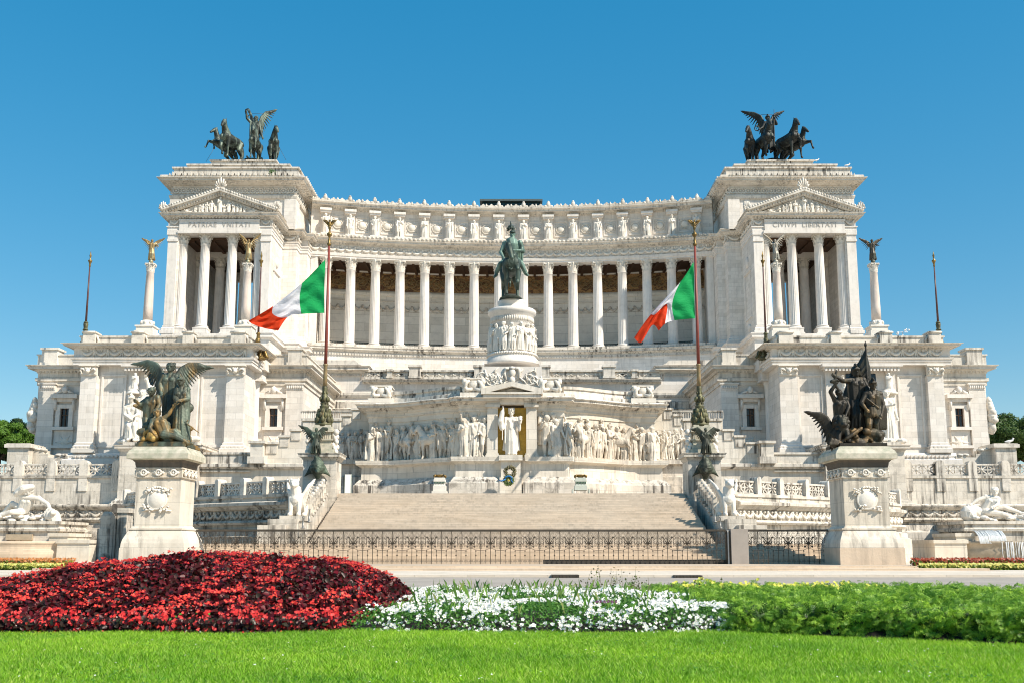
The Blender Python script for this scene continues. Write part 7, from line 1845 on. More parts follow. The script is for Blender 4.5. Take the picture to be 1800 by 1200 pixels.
for k_ in range(22):
    a = k_*.62; st = h+Vector((-.12,0,.72)); e = st+Vector((math.cos(a)*.45-.1,math.sin(a)*.35,-.25-.15*(k_%3))); F.chain([st,st.lerp(e,.5)+Vector((0,0,.16)),e],[.07,.1,.04],6)
F.chain([h+Vector((-.12,0,.7)),h+Vector((-.2,0,1.05)),h+Vector((-.22,0,1.35))],[.1,.1,.05])
M['bronze_plume'] = bronze('dark_green_bronze',(.02,.035,.028),(.05,.08,.065),(.06,.06,.04),(.45,.62),(.7,.8))
mobj(grow(F,'plumed_helmet',M['bronze_plume'],.045,O),'plumed_helmet',root)

# ---------------------------------------------------------------- white marble groups against the wings
def marble_group(s):
    Y = 100.6; c = W(277,776,Y); c.x *= 1
    root = thing('marble_group',(s*c.x,Y,c.z),('white marble group with helmeted seated warrior half hidden behind the winged bronze' if s>0 else 'white marble group with tall draped figures half hidden behind the flag bronze'),'sculpture'); O = ORG[root.name]
    p0 = px_fig(Y); p = (lambda u,v,d=0: Vector((s*p0(u,v,d).x,p0(u,v,d).y,p0(u,v,d).z)))
    k = PX(Y); F = Fig()
    sw = lambda d: d if s>0 else {({'l':'r','r':'l'}[kk[-1]]).join([kk[:-1],'']) if kk[-1] in 'lr' and kk not in ('pel',) else kk: v for kk,v in d.items()}
    if s>0:
        human(F,p(231,774,.6),84*k,over=dict(head=p(231,700,.8),neck=p(231,708,.6),sl=p(223,714,.6),sr=p(239,713,.6),el=p(219,728,.8),wl=p(229,735,1.2),er=p(244,727,.9),wr=p(235,731,1.2),pel=p(231,741,.3),kl=p(226,748,1.6),kr=p(236,747,1.6),al=p(227,770,1.4),ar=p(238,771,1.5)),hair='helmet',wide=1.15,toga=1,robe=(.1,.11,.1,p(231,766,1.2)))
        human(F,p(250,775,.9),78*k,over=dict(head=p(250,690,.7),neck=p(250,697,.6),sl=p(244,702,.6),sr=p(256,702,.6),er=p(262,714,.8),wr=p(268,706,1.0),pel=p(250,733,.6)),hair='curly',wide=1.1)
    else:
        human(F,p(238,776,.7),92*k,over=dict(el=(-.14,-.05,.66),wl=(.02,-.13,.68)),hair='long',wide=1.18,toga=1,robe=(.3,.16,.12),cape=(.05,.1,.1),skirt_n=17)
    human(F,p(285,776,.2),122*k,over=dict(el=(-.2,-.02,.7),wl=(-.24,-.06,.86)),hair='short',wide=1.12,toga=-1,robe=(.2,.14,.12))
    human(F,p(262,776,.3),100*k,hair='long',wide=1.12,toga=1,robe=(.3,.14,.12)); human(F,p(310,776,.4),100*k,hair='beard',wide=1.12,toga=-1,robe=(.2,.14,.12))
    rocks_ = [(random.uniform(214,345),random.uniform(768,776)) for _ in range(40)]
    for u,v in rocks_: F.ell(p(u,v,random.uniform(-.6,1.3)),(.5,.5,.3),7,5)
    F.cap(p(237,776,-.3),p(236,695,-.3),.55,.5)
    mobj(grow(F,'figures',M['carved'],.045,O,iters=1),'figures',root)
    F = Fig(); F.lathe([(.75,0),(.8,.15),(.6,.3),(.55,.5)],tuple(p(236,693,-.1)),12)
    human(F,p(236,690,-.1),36*k,over=dict(el=(-.13,-.06,.66),wl=(.03,-.13,.72)),hair='hood',wide=1.5,toga=1,robe=(.3,.2,.16),hands=False)
    mobj(grow(F,'trophy_figure',M['carved'],.055,O,iters=1),'trophy_figure',root)
for s in (1,-1): marble_group(s)

# ---------------------------------------------------------------- reclining river gods over the fountains
for s in (1,-1):
    Y = 95.0; p = px_fig(Y); k = PX(Y); zt = FO[s][2]
    F = Fig()
    if s>0:
        b0 = W(40,912,Y); S = 92*k
        human(F,b0,S,over=dict(head=p(52,862,.6),neck=p(52,871,.4),sl=p(37,872,.5),sr=p(68,875,.5),el=p(29,866,.9),wl=p(38,860,1.0),er=p(84,885,.7),wr=p(91,901,.9),pel=p(40,897,.0),hl=p(38,899,.3),hr=p(41,896,-.2),kl=p(20,899,1.0),kr=p(22,884,.2),al=p(2,905,.9),ar=p(6,900,.0),tl=p(-5,907,1.1),tr=p(-1,903,.1)),hair='hood',wide=1.12)
        F.chain([p(30,866,.6),p(42,858,.9),p(55,855,.8)],[.35,.4,.3]); F.ell(p(90,905,.9),(.55,.5,.55),9,7); F.ell(p(93,900,1.3),(.3,.35,.3),8,6)
        for q in range(12): F.ell(p(88+7*math.cos(q*.6),903+7*math.sin(q*.6),.9),(.25,.3,.25),6,5)
        rk = [(random.uniform(-40,102),random.uniform(905,914)) for _ in range(60)]; ex = (94,912,97,925)
        F.chain([p(96,905,.7),p(99,920,.8),p(100,930,.8)],[.5,.5,.4])
    else:
        b0 = W(1745,915,Y); S = 92*k
        human(F,b0,S,over=dict(head=p(1748.5,863,.5),neck=p(1748,872,.4),sl=p(1733,873,.3),sr=p(1754,876,.5),el=p(1718,878,.3),wl=p(1708,885,.4),er=p(1754,886,.9),wr=p(1748,889,1.1),pel=p(1733,897,.2),hl=p(1733,899,.5),hr=p(1737,896,.0),kl=p(1761,902,.9),kr=p(1763,890,.2),al=p(1787,911,.9),ar=p(1793,900,.1),tl=p(1796,912,1.0),tr=p(1800,901,.2)),hair='curly',wide=1.1)
        rk = [(random.uniform(1698,1850),random.uniform(906,915)) for _ in range(60)]
        F.chain([p(1704,890,.2),p(1702,902,.3),p(1706,912,.2)],[.3,.75,.6]); F.chain([p(1704,890,.2),p(1718,900,.0),p(1735,908,.0)],[.35,.6,.5])
    for u,v in rk: F.ell(p(u,v,random.uniform(-.9,1.3)),(.4,.4,.18),7,5)
    o = mobj(grow(F,'reclining_god',M['carved'],.035,b0,iters=1),'reclining_god'); o.location = b0
    tag(o,('reclining marble river god with hooded head leaning on a lion above the left fountain' if s>0 else 'reclining nude marble god leaning back on a rock above the right fountain'),'statue')

# ---------------------------------------------------------------- seated winged lions by the steps
for s in (1,-1):
    x,y,z = LI[s]; k = PX(73.5); F = Fig(); H_ = 66*k; T = lambda a,b,c: Vector((x+s*a*H_,y+b*H_,z+c*H_))
    F.chain([T(0,-.12,.42),T(0,.05,.36),T(.0,.42,.22)],[.17*H_,.17*H_,.19*H_],10)
    F.chain([T(0,-.10,.38),T(0,-.10,.56),T(-.02,-.14,.74)],[.17*H_,.15*H_,.12*H_],10)
    hd = T(-.03,-.19,.84); F.ell(hd,(.125*H_,.14*H_,.13*H_),10,8); F.cap(hd+Vector((0,-.09*H_,-.03*H_)),hd+Vector((0,-.17*H_,-.045*H_)),.065*H_,.058*H_); F.cap(hd+Vector((0,-.11*H_,-.08*H_)),hd+Vector((0,-.15*H_,-.085*H_)),.04*H_,.035*H_)
    for q in (-1,1):
        F.ell(hd+Vector((q*.095*H_,.0,.10*H_)),(.04*H_,.03*H_,.05*H_),7,5); F.ell(hd+Vector((q*.05*H_,-.115*H_,.035*H_)),(.035*H_,.03*H_,.025*H_),6,5)
        F.chain([T(q*.10,-.14,.46),T(q*.11,-.20,.24),T(q*.11,-.20,.07)],[.095*H_,.065*H_,.06*H_],8); F.cap(T(q*.11,-.20,.04),T(q*.115,-.32,.035),.065*H_,.06*H_)
        F.ell(T(q*.16,.36,.19),(.11*H_,.2*H_,.19*H_),9,7); F.cap(T(q*.17,.38,.05),T(q*.18,.06,.045),.06*H_,.06*H_)
        wing(F,[T(q*.14,-.05,.50),T(q*.22,.02,.66),T(q*.28,.16,.82),T(q*.33,.34,.92)],.42,.2,H_,(q*.1,.55,-.9),n=11,r=.026,back=Vector((0,.02,0)))
    for q in range(26):
        a = q*.66; F.chain([T(-.02+.10*math.cos(a),-.10+.06*math.sin(a),.74-.012*q),T(-.02+.14*math.cos(a),-.13+.06*math.sin(a),.64-.012*q)],[.045*H_,.03*H_],6)
    b0 = Vector((x,y,z)); o = mobj(grow(F,'winged_lion',M['carved'],.035,b0,iters=1),'winged_lion'); o.location = b0
    tag(o,f'seated white marble winged lion {"left" if s>0 else "right"} of the great steps','statue')

# ---------------------------------------------------------------- bronze victories and prows on the flag masts
for s in (1,-1):
    fx,fy,fr = FP[s]; Y = fy-1.55; p0 = px_fig(Y); k = PX(Y)
    du = (lambda u: u) if s>0 else (lambda u: u)
    root = thing('victory_with_prow',(fx,Y,ZZ(838,Y)),('small green bronze winged victory over a ship prow on the left mast pedestal' if s>0 else 'small dark bronze winged victory over a ship prow on the right mast pedestal'),'statue'); O = ORG[root.name]
    mt = bronze('olive_green_bronze',(.04,.048,.034),(.10,.135,.095),(.12,.11,.06),(.42,.62),(.64,.78)) if s>0 else M['bronze_dark2'] if 'bronze_dark2' in M else None
    if mt is None: M['bronze_dark2'] = bronze('dark_olive_bronze',(.035,.038,.026),(.085,.10,.068),(.10,.09,.05),(.45,.65),(.65,.78)); mt = M['bronze_dark2']
    F = Fig(); cu = 554 if s>0 else 1240.5
    S = 46*k
    human(F,p0(cu+1,797,.1),S,over=dict(el=(-.16,-.05,.70),wl=(-.10,-.13,.62),er=(.18,-.05,.70),wr=(.22,-.12,.62),kl=(-.06,-.09,.30)),robe=(.25,.20,.14),hair='long',wide=1.15,female=True,hands=False)
    tips = ((529,748),(571,751)) if s>0 else ((1219,753),(1261,753))
    for q,(tu,tv) in ((-1,tips[0]),(1,tips[1])):
        wing(F,[p0(cu+q*2,762,-.15),p0(cu+q*8,756,-.25),p0(cu+q*14,751,-.3),p0(tu,tv,-.3)],.42,.12,S,(q*.3,0,-1),n=12,r=.022)
    mobj(grow(F,'victory',mt,.04,O,iters=1),'victory',root)
    F = Fig(); cu = 558 if s>0 else 1240
    F.chain([p0(cu-1,801,.3),p0(cu,810,.5),p0(cu,822,.5),p0(cu,836,.2)],[.12,.38,.62,.25],10)
    F.cap(p0(cu,826,.6),p0(cu,828,1.5),.3,.1); F.chain([p0(cu-2,799,.2),p0(cu-3,803,.6),p0(cu-1,808,.7)],[.1,.14,.1])
    for q in (-1,1):
        for j in range(7):
            F.chain([p0(cu+q*5,812+j*2.4,.3),p0(cu+q*(12+j*.8),820+j*1.8,.2),p0(cu+q*(17+j*.9),829+j*1.2,.0)],[.16,.13,.05],6)
        for j in range(5): F.chain([p0(cu+q*3,806+j*3,.7),p0(cu+q*10,812+j*3,.55)],[.1,.07],6)
    mobj(grow(F,'ship_prow',mt,.04,O,iters=1),'ship_prow',root)

# ---------------------------------------------------------------- gulls
def gull(u,v,Y,lab):
    F = Fig(); S=.5; c = W(u,v,Y); F.chain([(-.25,0,.12),(.0,0,.14),(.22,0,.2)],[.04,.1,.06]); F.ell((.26,0,.32),(.06,.055,.06),7,5); F.cap((.31,0,.32),(.38,0,.30),.02,.01); F.cap((.22,0,.2),(.26,0,.3),.06,.05)
    for q in (-1,1): F.cap((.02,q*.04,.1),(.03,q*.04,.0),.015,.015)
    o = mobj(grow(F,'gull',plain('white_feathers_%d'%u,(.75,.74,.72),.7,var=.1),.02,iters=1),'gull'); o.location = c; o.scale=(1.6,)*3; tag(o,lab,'bird')
gull(1434.5,284.4,162.3,'tiny white gull standing on the right roof steps beside the quadriga'); gull(1489,293,158.5,'tiny white gull at the right end of the right pavilion roof'); gull(1774,778.8,103,'tiny white gull on the stone pier right of the wing')
# ================================================================ planting: leaf-by-leaf meshes
def np_mesh(name, chunks, mats):
    V=[];L=[];S=[];T=[];MI=[];nv=nl=0
    for v,f,mi in chunks:
        V.append(v); k=f.shape[1]; L.append((f+nv).ravel()); n=len(f); S.append(np.arange(n)*k+nl); T.append(np.full(n,k)); MI.append(np.full(n,mi) if np.isscalar(mi) else mi); nv+=len(v); nl+=n*k
    V=np.concatenate(V).astype(np.float32); L=np.concatenate(L).astype(np.int32); S=np.concatenate(S).astype(np.int32); T=np.concatenate(T).astype(np.int32); MI=np.concatenate(MI).astype(np.int32)
    me=bpy.data.meshes.new(name); me.vertices.add(len(V)); me.vertices.foreach_set('co',V.ravel()); me.loops.add(len(L)); me.loops.foreach_set('vertex_index',L); me.polygons.add(len(S)); me.polygons.foreach_set('loop_start',S); me.polygons.foreach_set('loop_total',T)
    for m in mats: me.materials.append(m)
    me.polygons.foreach_set('material_index',MI); me.update(calc_edges=True)
    return me
def unit(a): return a/np.maximum(np.linalg.norm(a,axis=1,keepdims=True),1e-9)
def scatter(P, N, size, tv, tf, rg, twist=True, up=None):
    "put template (tv verts in t,b,n; tf faces) at every P facing N"
    n=len(P); N=unit(N)
    r = rg.normal(size=(n,3)) if up is None else up+rg.normal(size=(n,3))*.25
    T=unit(np.cross(r,N)); B=np.cross(N,T); s=size[:,None,None]
    v = P[:,None,:] + s*(tv[None,:,0:1]*T[:,None,:]+tv[None,:,1:2]*B[:,None,:]+tv[None,:,2:3]*N[:,None,:])
    k=len(tv); f = (tf[None,:,:]+ (np.arange(n)*k)[:,None,None]).reshape(-1,tf.shape[1])
    return v.reshape(-1,3), f
LEAF_V=np.array([(0,-.5,0),(-.34,-.15,.10),(-.30,.22,.08),(0,.5,-.03),(.30,.22,.08),(.34,-.15,.10)]); LEAF_F=np.array([(0,3,2,1),(0,5,4,3)])
def flower_t(n, w=.36, cup=.10):
    v=[(0,0,0)]; f=[]
    for i in range(n):
        a=2*math.pi*i/n; b=len(v)
        for da,r,z in ((-w*math.pi/n*1.9,.36,cup*.6),(0,.54,cup),(w*math.pi/n*1.9,.36,cup*.6)): v.append((math.cos(a+da)*r,math.sin(a+da)*r,z))
        f.append((0,b,b+1,b+2))
    return np.array(v),np.array(f)
FL4=flower_t(4,.48); FL5=flower_t(5,.46)
EYE_V=np.array([(-.09,-.09,.05),(.09,-.09,.05),(.09,.09,.05),(-.09,.09,.05)]); EYE_F=np.array([(0,1,2,3)])
def leafmat(name, cols, trans=.3, rough=.45, big=None, spec=.35):
    "random colour per leaf, light passing through"
    m, nt, b = nt_new(name); out = nt.nodes['Material Output']
    g = node(nt,'ShaderNodeNewGeometry')
    k = len(cols); c = ramp(nt, g.outputs['Random Per Island'], [(i/(k-1) if k>1 else 0,cc) for i,cc in enumerate(cols)]).outputs[0]
    if big:
        n1 = noise(nt,g.outputs['Position'],big[0],3,.6); c = mixc(nt,1,c,ramp(nt,n1,[(.35,big[1]),(.65,big[2])]).outputs[0],'MULTIPLY')
    nt.links.new(c,b.inputs['Base Color']); b.inputs['Roughness'].default_value=rough; b.inputs['Specular IOR Level'].default_value=spec
    tr = node(nt,'ShaderNodeBsdfTranslucent'); nt.links.new(c,tr.inputs[0]); mx = node(nt,'ShaderNodeMixShader'); mx.inputs[0].default_value=trans
    nt.links.new(b.outputs[0],mx.inputs[1]); nt.links.new(tr.outputs[0],mx.inputs[2]); nt.links.new(mx.outputs[0],out.inputs[0]); return m
rg = np.random.default_rng(5)
def smoothn(x,y,s,k):
    "cheap smooth 2-d noise from a few sines"
    r = np.random.default_rng(k); o = 0
    for i in range(7):
        a = r.uniform(0,6.28); f = s*r.uniform(.6,2.2); o = o+np.sin((x*math.cos(a)+y*math.sin(a))*f+r.uniform(0,6.28))
    return o/4
def edge_y(x): return np.where(x<3.2, 15.85+.12*np.sin(x*1.7), 15.85-.40*(x-3.2)**1.05*.92+.08*np.sin(x*2.1)) if True else 0
def edge_y_(x):
    d = np.maximum(x-3.2,0); return 15.85+.10*np.sin(x*1.7)-np.minimum(d*.46,2.2)
# ---- lawn and grass
b = MB(); b.box(-60,60,-12,33,-.3,.0); lawn = b.build('lawn', plain('lawn_soil_green',(.045,.075,.012),.9,scale=6,col2=(.075,.11,.02))); struct(lawn)
gm = leafmat('grass_blade',[(.19,.42,.018),(.31,.60,.03),(.40,.68,.04),(.24,.50,.03),(.52,.66,.13),(.26,.54,.02)],trans=.45,rough=.5,big=(.45,(.66,.76,.7),(1.15,1.05,1.0)))
def grass():
    n = 330000
    y = 9.0+(17.0-9.0)*rg.random(n)**.85; x = (rg.random(n)*2-1)*(y*.5+2.6)
    keep = y < edge_y_(x)+.25; x,y = x[keep],y[keep]; n=len(x)
    h = (.055+.045*rg.random(n))*(1+.30*smoothn(x,y,1.6,3)); w = .0055+.004*rg.random(n)
    a = rg.random(n)*6.283; lean = .2+.65*rg.random(n); la = rg.random(n)*6.283
    tx,ty = np.cos(a)*w,np.sin(a)*w; dx,dy = np.cos(la)*lean*h,np.sin(la)*lean*h
    z0 = np.zeros(n)
    v = np.stack([np.stack([x-tx,y-ty,z0],1),np.stack([x+tx,y+ty,z0],1),np.stack([x+tx*.8+dx*.35,y+ty*.8+dy*.35,h*.6],1),np.stack([x-tx*.8+dx*.35,y-ty*.8+dy*.35,h*.6],1),np.stack([x+dx,y+dy,h],1)],1).reshape(-1,3)
    i = np.arange(n)[:,None]*5
    q = i+np.array([[0,1,2,3]]); t = i+np.array([[3,2,4]])
    # share vertices between the quad and the tip so each blade is one island
    me = np_mesh('grass',[(v,q,0),(np.zeros((0,3)),t-len(v),0)],[gm])
    o = bpy.data.objects.new('grass',me); COL.objects.link(o); tag(o,'bright green mown grass blades in front of the flower beds','grass',kind='stuff')
    # clover and daisies
    n = 5200; y = 9.2+6.4*rg.random(n); x = (rg.random(n)*2-1)*(y*.5+2); cl = smoothn(x,y,2.2,8)>.1; x,y = x[cl],y[cl]; n=len(x)
    P = np.stack([x,y,.05+.035*rg.random(n)],1); N = np.stack([rg.normal(size=n)*.4,rg.normal(size=n)*.4-.2,np.ones(n)],1)
    tv = np.concatenate([np.array([(0,0,0),(-.22,.2,.05),(0,.5,.02),(.22,.2,.05)])@np.array([[math.cos(t),math.sin(t),0],[-math.sin(t),math.cos(t),0],[0,0,1]]) for t in (0,2.09,4.19)]); tf = np.array([(0,1,2,3),(4,5,6,7),(8,9,10,11)])
    v,f = scatter(P,N,.030+.014*rg.random(n),tv,tf,rg)
    n2 = 110; y2 = 9.2+5.5*rg.random(n2); x2 = (rg.random(n2)*2-1)*(y2*.5+1); v2,f2 = scatter(np.stack([x2,y2,.075+.02*rg.random(n2)],1),np.stack([rg.normal(size=n2)*.3,rg.normal(size=n2)*.3-.3,np.ones(n2)],1),np.full(n2,.022),*FL5,rg)
    o = bpy.data.objects.new('clover',np_mesh('clover',[(v,f,0),(v2,f2,1)],[leafmat('clover_leaf',[(.07,.21,.02),(.11,.30,.03)],.3),plain('tiny_white_flower',(.75,.75,.7),.6,var=.1)])); COL.objects.link(o); tag(o,'patches of small clover leaves with a few white flowers in the lawn','clover',kind='stuff')
grass()

def bed_points(n, xr, yr, inside, hf, seed):
    r = np.random.default_rng(seed); x = r.uniform(*xr,n*3); y = r.uniform(*yr,n*3)
    k = inside(x,y) ; x,y = x[k][:n],y[k][:n]; return x,y,hf(x,y)
def normals(x,y,hf,e=.12):
    return np.stack([-(hf(x+e,y)-hf(x-e,y))/(2*e),-(hf(x,y+e)-hf(x,y-e))/(2*e),np.ones_like(x)],1)
# ---- red begonia mound
def rb_right(y): return np.interp(y,[15.7,16.4,18,20,22,24],[-2.65,-2.5,-2.15,-1.88,-1.95,-2.8])
def h_red(x,y):
    f = np.interp(y,[15.75,15.95,16.4,17.3,18.3,19.4,20.5,22,24,25.5],[.06,.18,.35,.63,.88,1.08,1.18,1.13,.85,.3])
    g = np.interp(x,[-14,-11.5,-9.8,-8,-6.3,-4.6,-3.6,-2.8,-2.2,-1.9],[.30,.42,.58,.88,1.0,.98,.88,.72,.58,.40])
    e = np.clip((rb_right(y)-x)/.5,0,1)**.5
    return np.maximum(.05, f*(g+(1-g)*np.clip((17.0-y)/1.5,0,.55))*(.35+.65*e) + .06*smoothn(x,y,2.4,21)+.035*smoothn(x,y,7.5,22))
def in_red(x,y): return (x<rb_right(y)) & (y>edge_y_(x)-.05) & (y<25.3)
def bed(name,label,cat,chunks,mats):
    o = bpy.data.objects.new(name,np_mesh(name,chunks,mats)); COL.objects.link(o); return tag(o,label,cat,kind='stuff')
def soil(xr,yr,inside,hf,drop,nx=70,ny=40):
    xs=np.linspace(*xr,nx); ys=np.linspace(*yr,ny); X,Y_=np.meshgrid(xs,ys); z=np.where(inside(X,Y_),np.maximum(hf(X,Y_)-drop,.004),.004)
    v=np.stack([X.ravel(),Y_.ravel(),z.ravel()],1); i=np.arange((ny-1)*(nx-1)); r=i//(nx-1); c=i%(nx-1); a=r*nx+c
    return v,np.stack([a,a+1,a+nx+1,a+nx],1)
M['soil']=plain('dark_bed_soil',(.018,.012,.008),.95,scale=8)
def red_bed():
    ch=[]; xr=(-14.5,-1.6); yr=(15.6,25.2)
    v,f=soil(xr,yr,in_red,h_red,.17); ch.append((v,f,0))
    for n,drop,sz,seed,mi in ((46000,.0,.10,31,1),(26000,.13,.11,32,2)):
        x,y,h=bed_points(n,xr,(15.7,24.2),in_red,h_red,seed); r=np.random.default_rng(seed+9)
        z=h-drop-.10*r.random(len(x)); z=np.maximum(z,.03)
        N=normals(x,y,h_red)*.5+r.normal(size=(len(x),3))*.95; N[:,2]=np.abs(N[:,2])+.15; N[:,1]-=.25
        v,f=scatter(np.stack([x,y,z],1),N,sz*(.55+.75*r.random(len(x))),LEAF_V,LEAF_F,r); ch.append((v,f,mi))
    # front skirt leaves
    r=np.random.default_rng(77); n=5000; x=r.uniform(-12,-2.6,n); y=edge_y_(x)+r.uniform(-.12,.25,n); z=.02+.22*r.random(n)
    N=np.stack([r.normal(size=n)*.6,-np.ones(n)*.8+r.normal(size=n)*.4,.5+.4*r.random(n)],1); v,f=scatter(np.stack([x,y,z],1),N,.085*(.6+.7*r.random(n)),LEAF_V,LEAF_F,r); ch.append((v,f,np.where(np.arange(len(f))//2%3==0,1,2)))
    # a few green weeds
    n=700; x=r.uniform(-11,-2.6,n); y=edge_y_(x)+r.uniform(-.15,.5,n); z=.03+.28*r.random(n); cl=smoothn(x,y,3,5)>.25; x,y,z=x[cl],y[cl],z[cl]; n=len(x)
    v,f=scatter(np.stack([x,y,z],1),np.stack([r.normal(size=n)*.5,-.6*np.ones(n),np.ones(n)],1),.05+.03*r.random(n),LEAF_V,LEAF_F,r); ch.append((v,f,5))
    # blossoms in loose clusters
    n=4700; x,y,h=bed_points(n,xr,(15.75,24.0),in_red,h_red,55); r=np.random.default_rng(56)
    den=smoothn(x,y,1.5,4)*.8+smoothn(x,y,5,14)*.5-np.where(y>18.2,.22,0)-.06; k=den+r.normal(size=len(x))*.25>-.22; x,y,h=x[k],y[k],h[k]
    m=5; X=np.repeat(x,m)+r.normal(size=len(x)*m)*.040; Y2=np.repeat(y,m)+r.normal(size=len(x)*m)*.040; Z=np.repeat(h,m)-.02+np.repeat(.07*r.random(len(x)),m)+.04*r.random(len(x)*m)-np.where(np.repeat(y,m)<16.2,.12*r.random(len(x)*m),0)
    N=np.stack([r.normal(size=len(X))*.55,-.65+r.normal(size=len(X))*.45,.75+.3*r.random(len(X))],1)
    P=np.stack([X,Y2,np.maximum(Z,.06)],1); sz=.056*(.35+.95*r.random(len(X)))
    r2=np.random.default_rng(1); v,f=scatter(P,N,sz,*FL4,r2); ch.append((v,f,np.where(np.repeat((Y2<17.6)&(r.random(len(Y2))<.7),4),6,3))); r2=np.random.default_rng(1); v,f=scatter(P,N,sz,EYE_V,EYE_F,r2); ch.append((v,f,4))
    # blossom clusters down the front edge
    n=300; cx=r.uniform(-11.5,-2.6,n); cz=.07+.30*r.random(n); m=6; x=np.repeat(cx,m)+r.normal(size=n*m)*.04; z=np.maximum(np.repeat(cz,m)+r.normal(size=n*m)*.03,.03); y=edge_y_(x)-.12+.2*r.random(n*m)
    v,f=scatter(np.stack([x,y,z],1),np.stack([r.normal(size=n*m)*.5,-np.ones(n*m),.4*np.ones(n*m)],1),.052*(.6+.6*r.random(n*m)),*FL4,r); ch.append((v,f,6))
    bed('red_flower_bed','mounded bed of red begonias with dark bronze leaves, left of the lawn edge','flower bed',ch,
        [M['soil'],leafmat('bronze_red_leaf',[(.028,.012,.010),(.085,.010,.012),(.16,.008,.016),(.045,.022,.012),(.22,.010,.022),(.03,.028,.014),(.05,.012,.012)],.35,.42),leafmat('dark_bronze_leaf',[(.022,.016,.010),(.035,.020,.012),(.045,.012,.010),(.035,.045,.018)],.25,.35),
         leafmat('red_petal',[(.30,.004,.014),(.62,.012,.025),(.42,.006,.022),(.78,.05,.05),(.35,.004,.02)],.30,.5),plain('yellow_stamen',(.75,.30,.03),.6),leafmat('weed_leaf',[(.06,.22,.02),(.10,.32,.04)],.3),leafmat('coral_red_petal',[(.70,.02,.03),(.88,.06,.055),(.80,.035,.04),(.92,.11,.09)],.35,.5)])
red_bed()
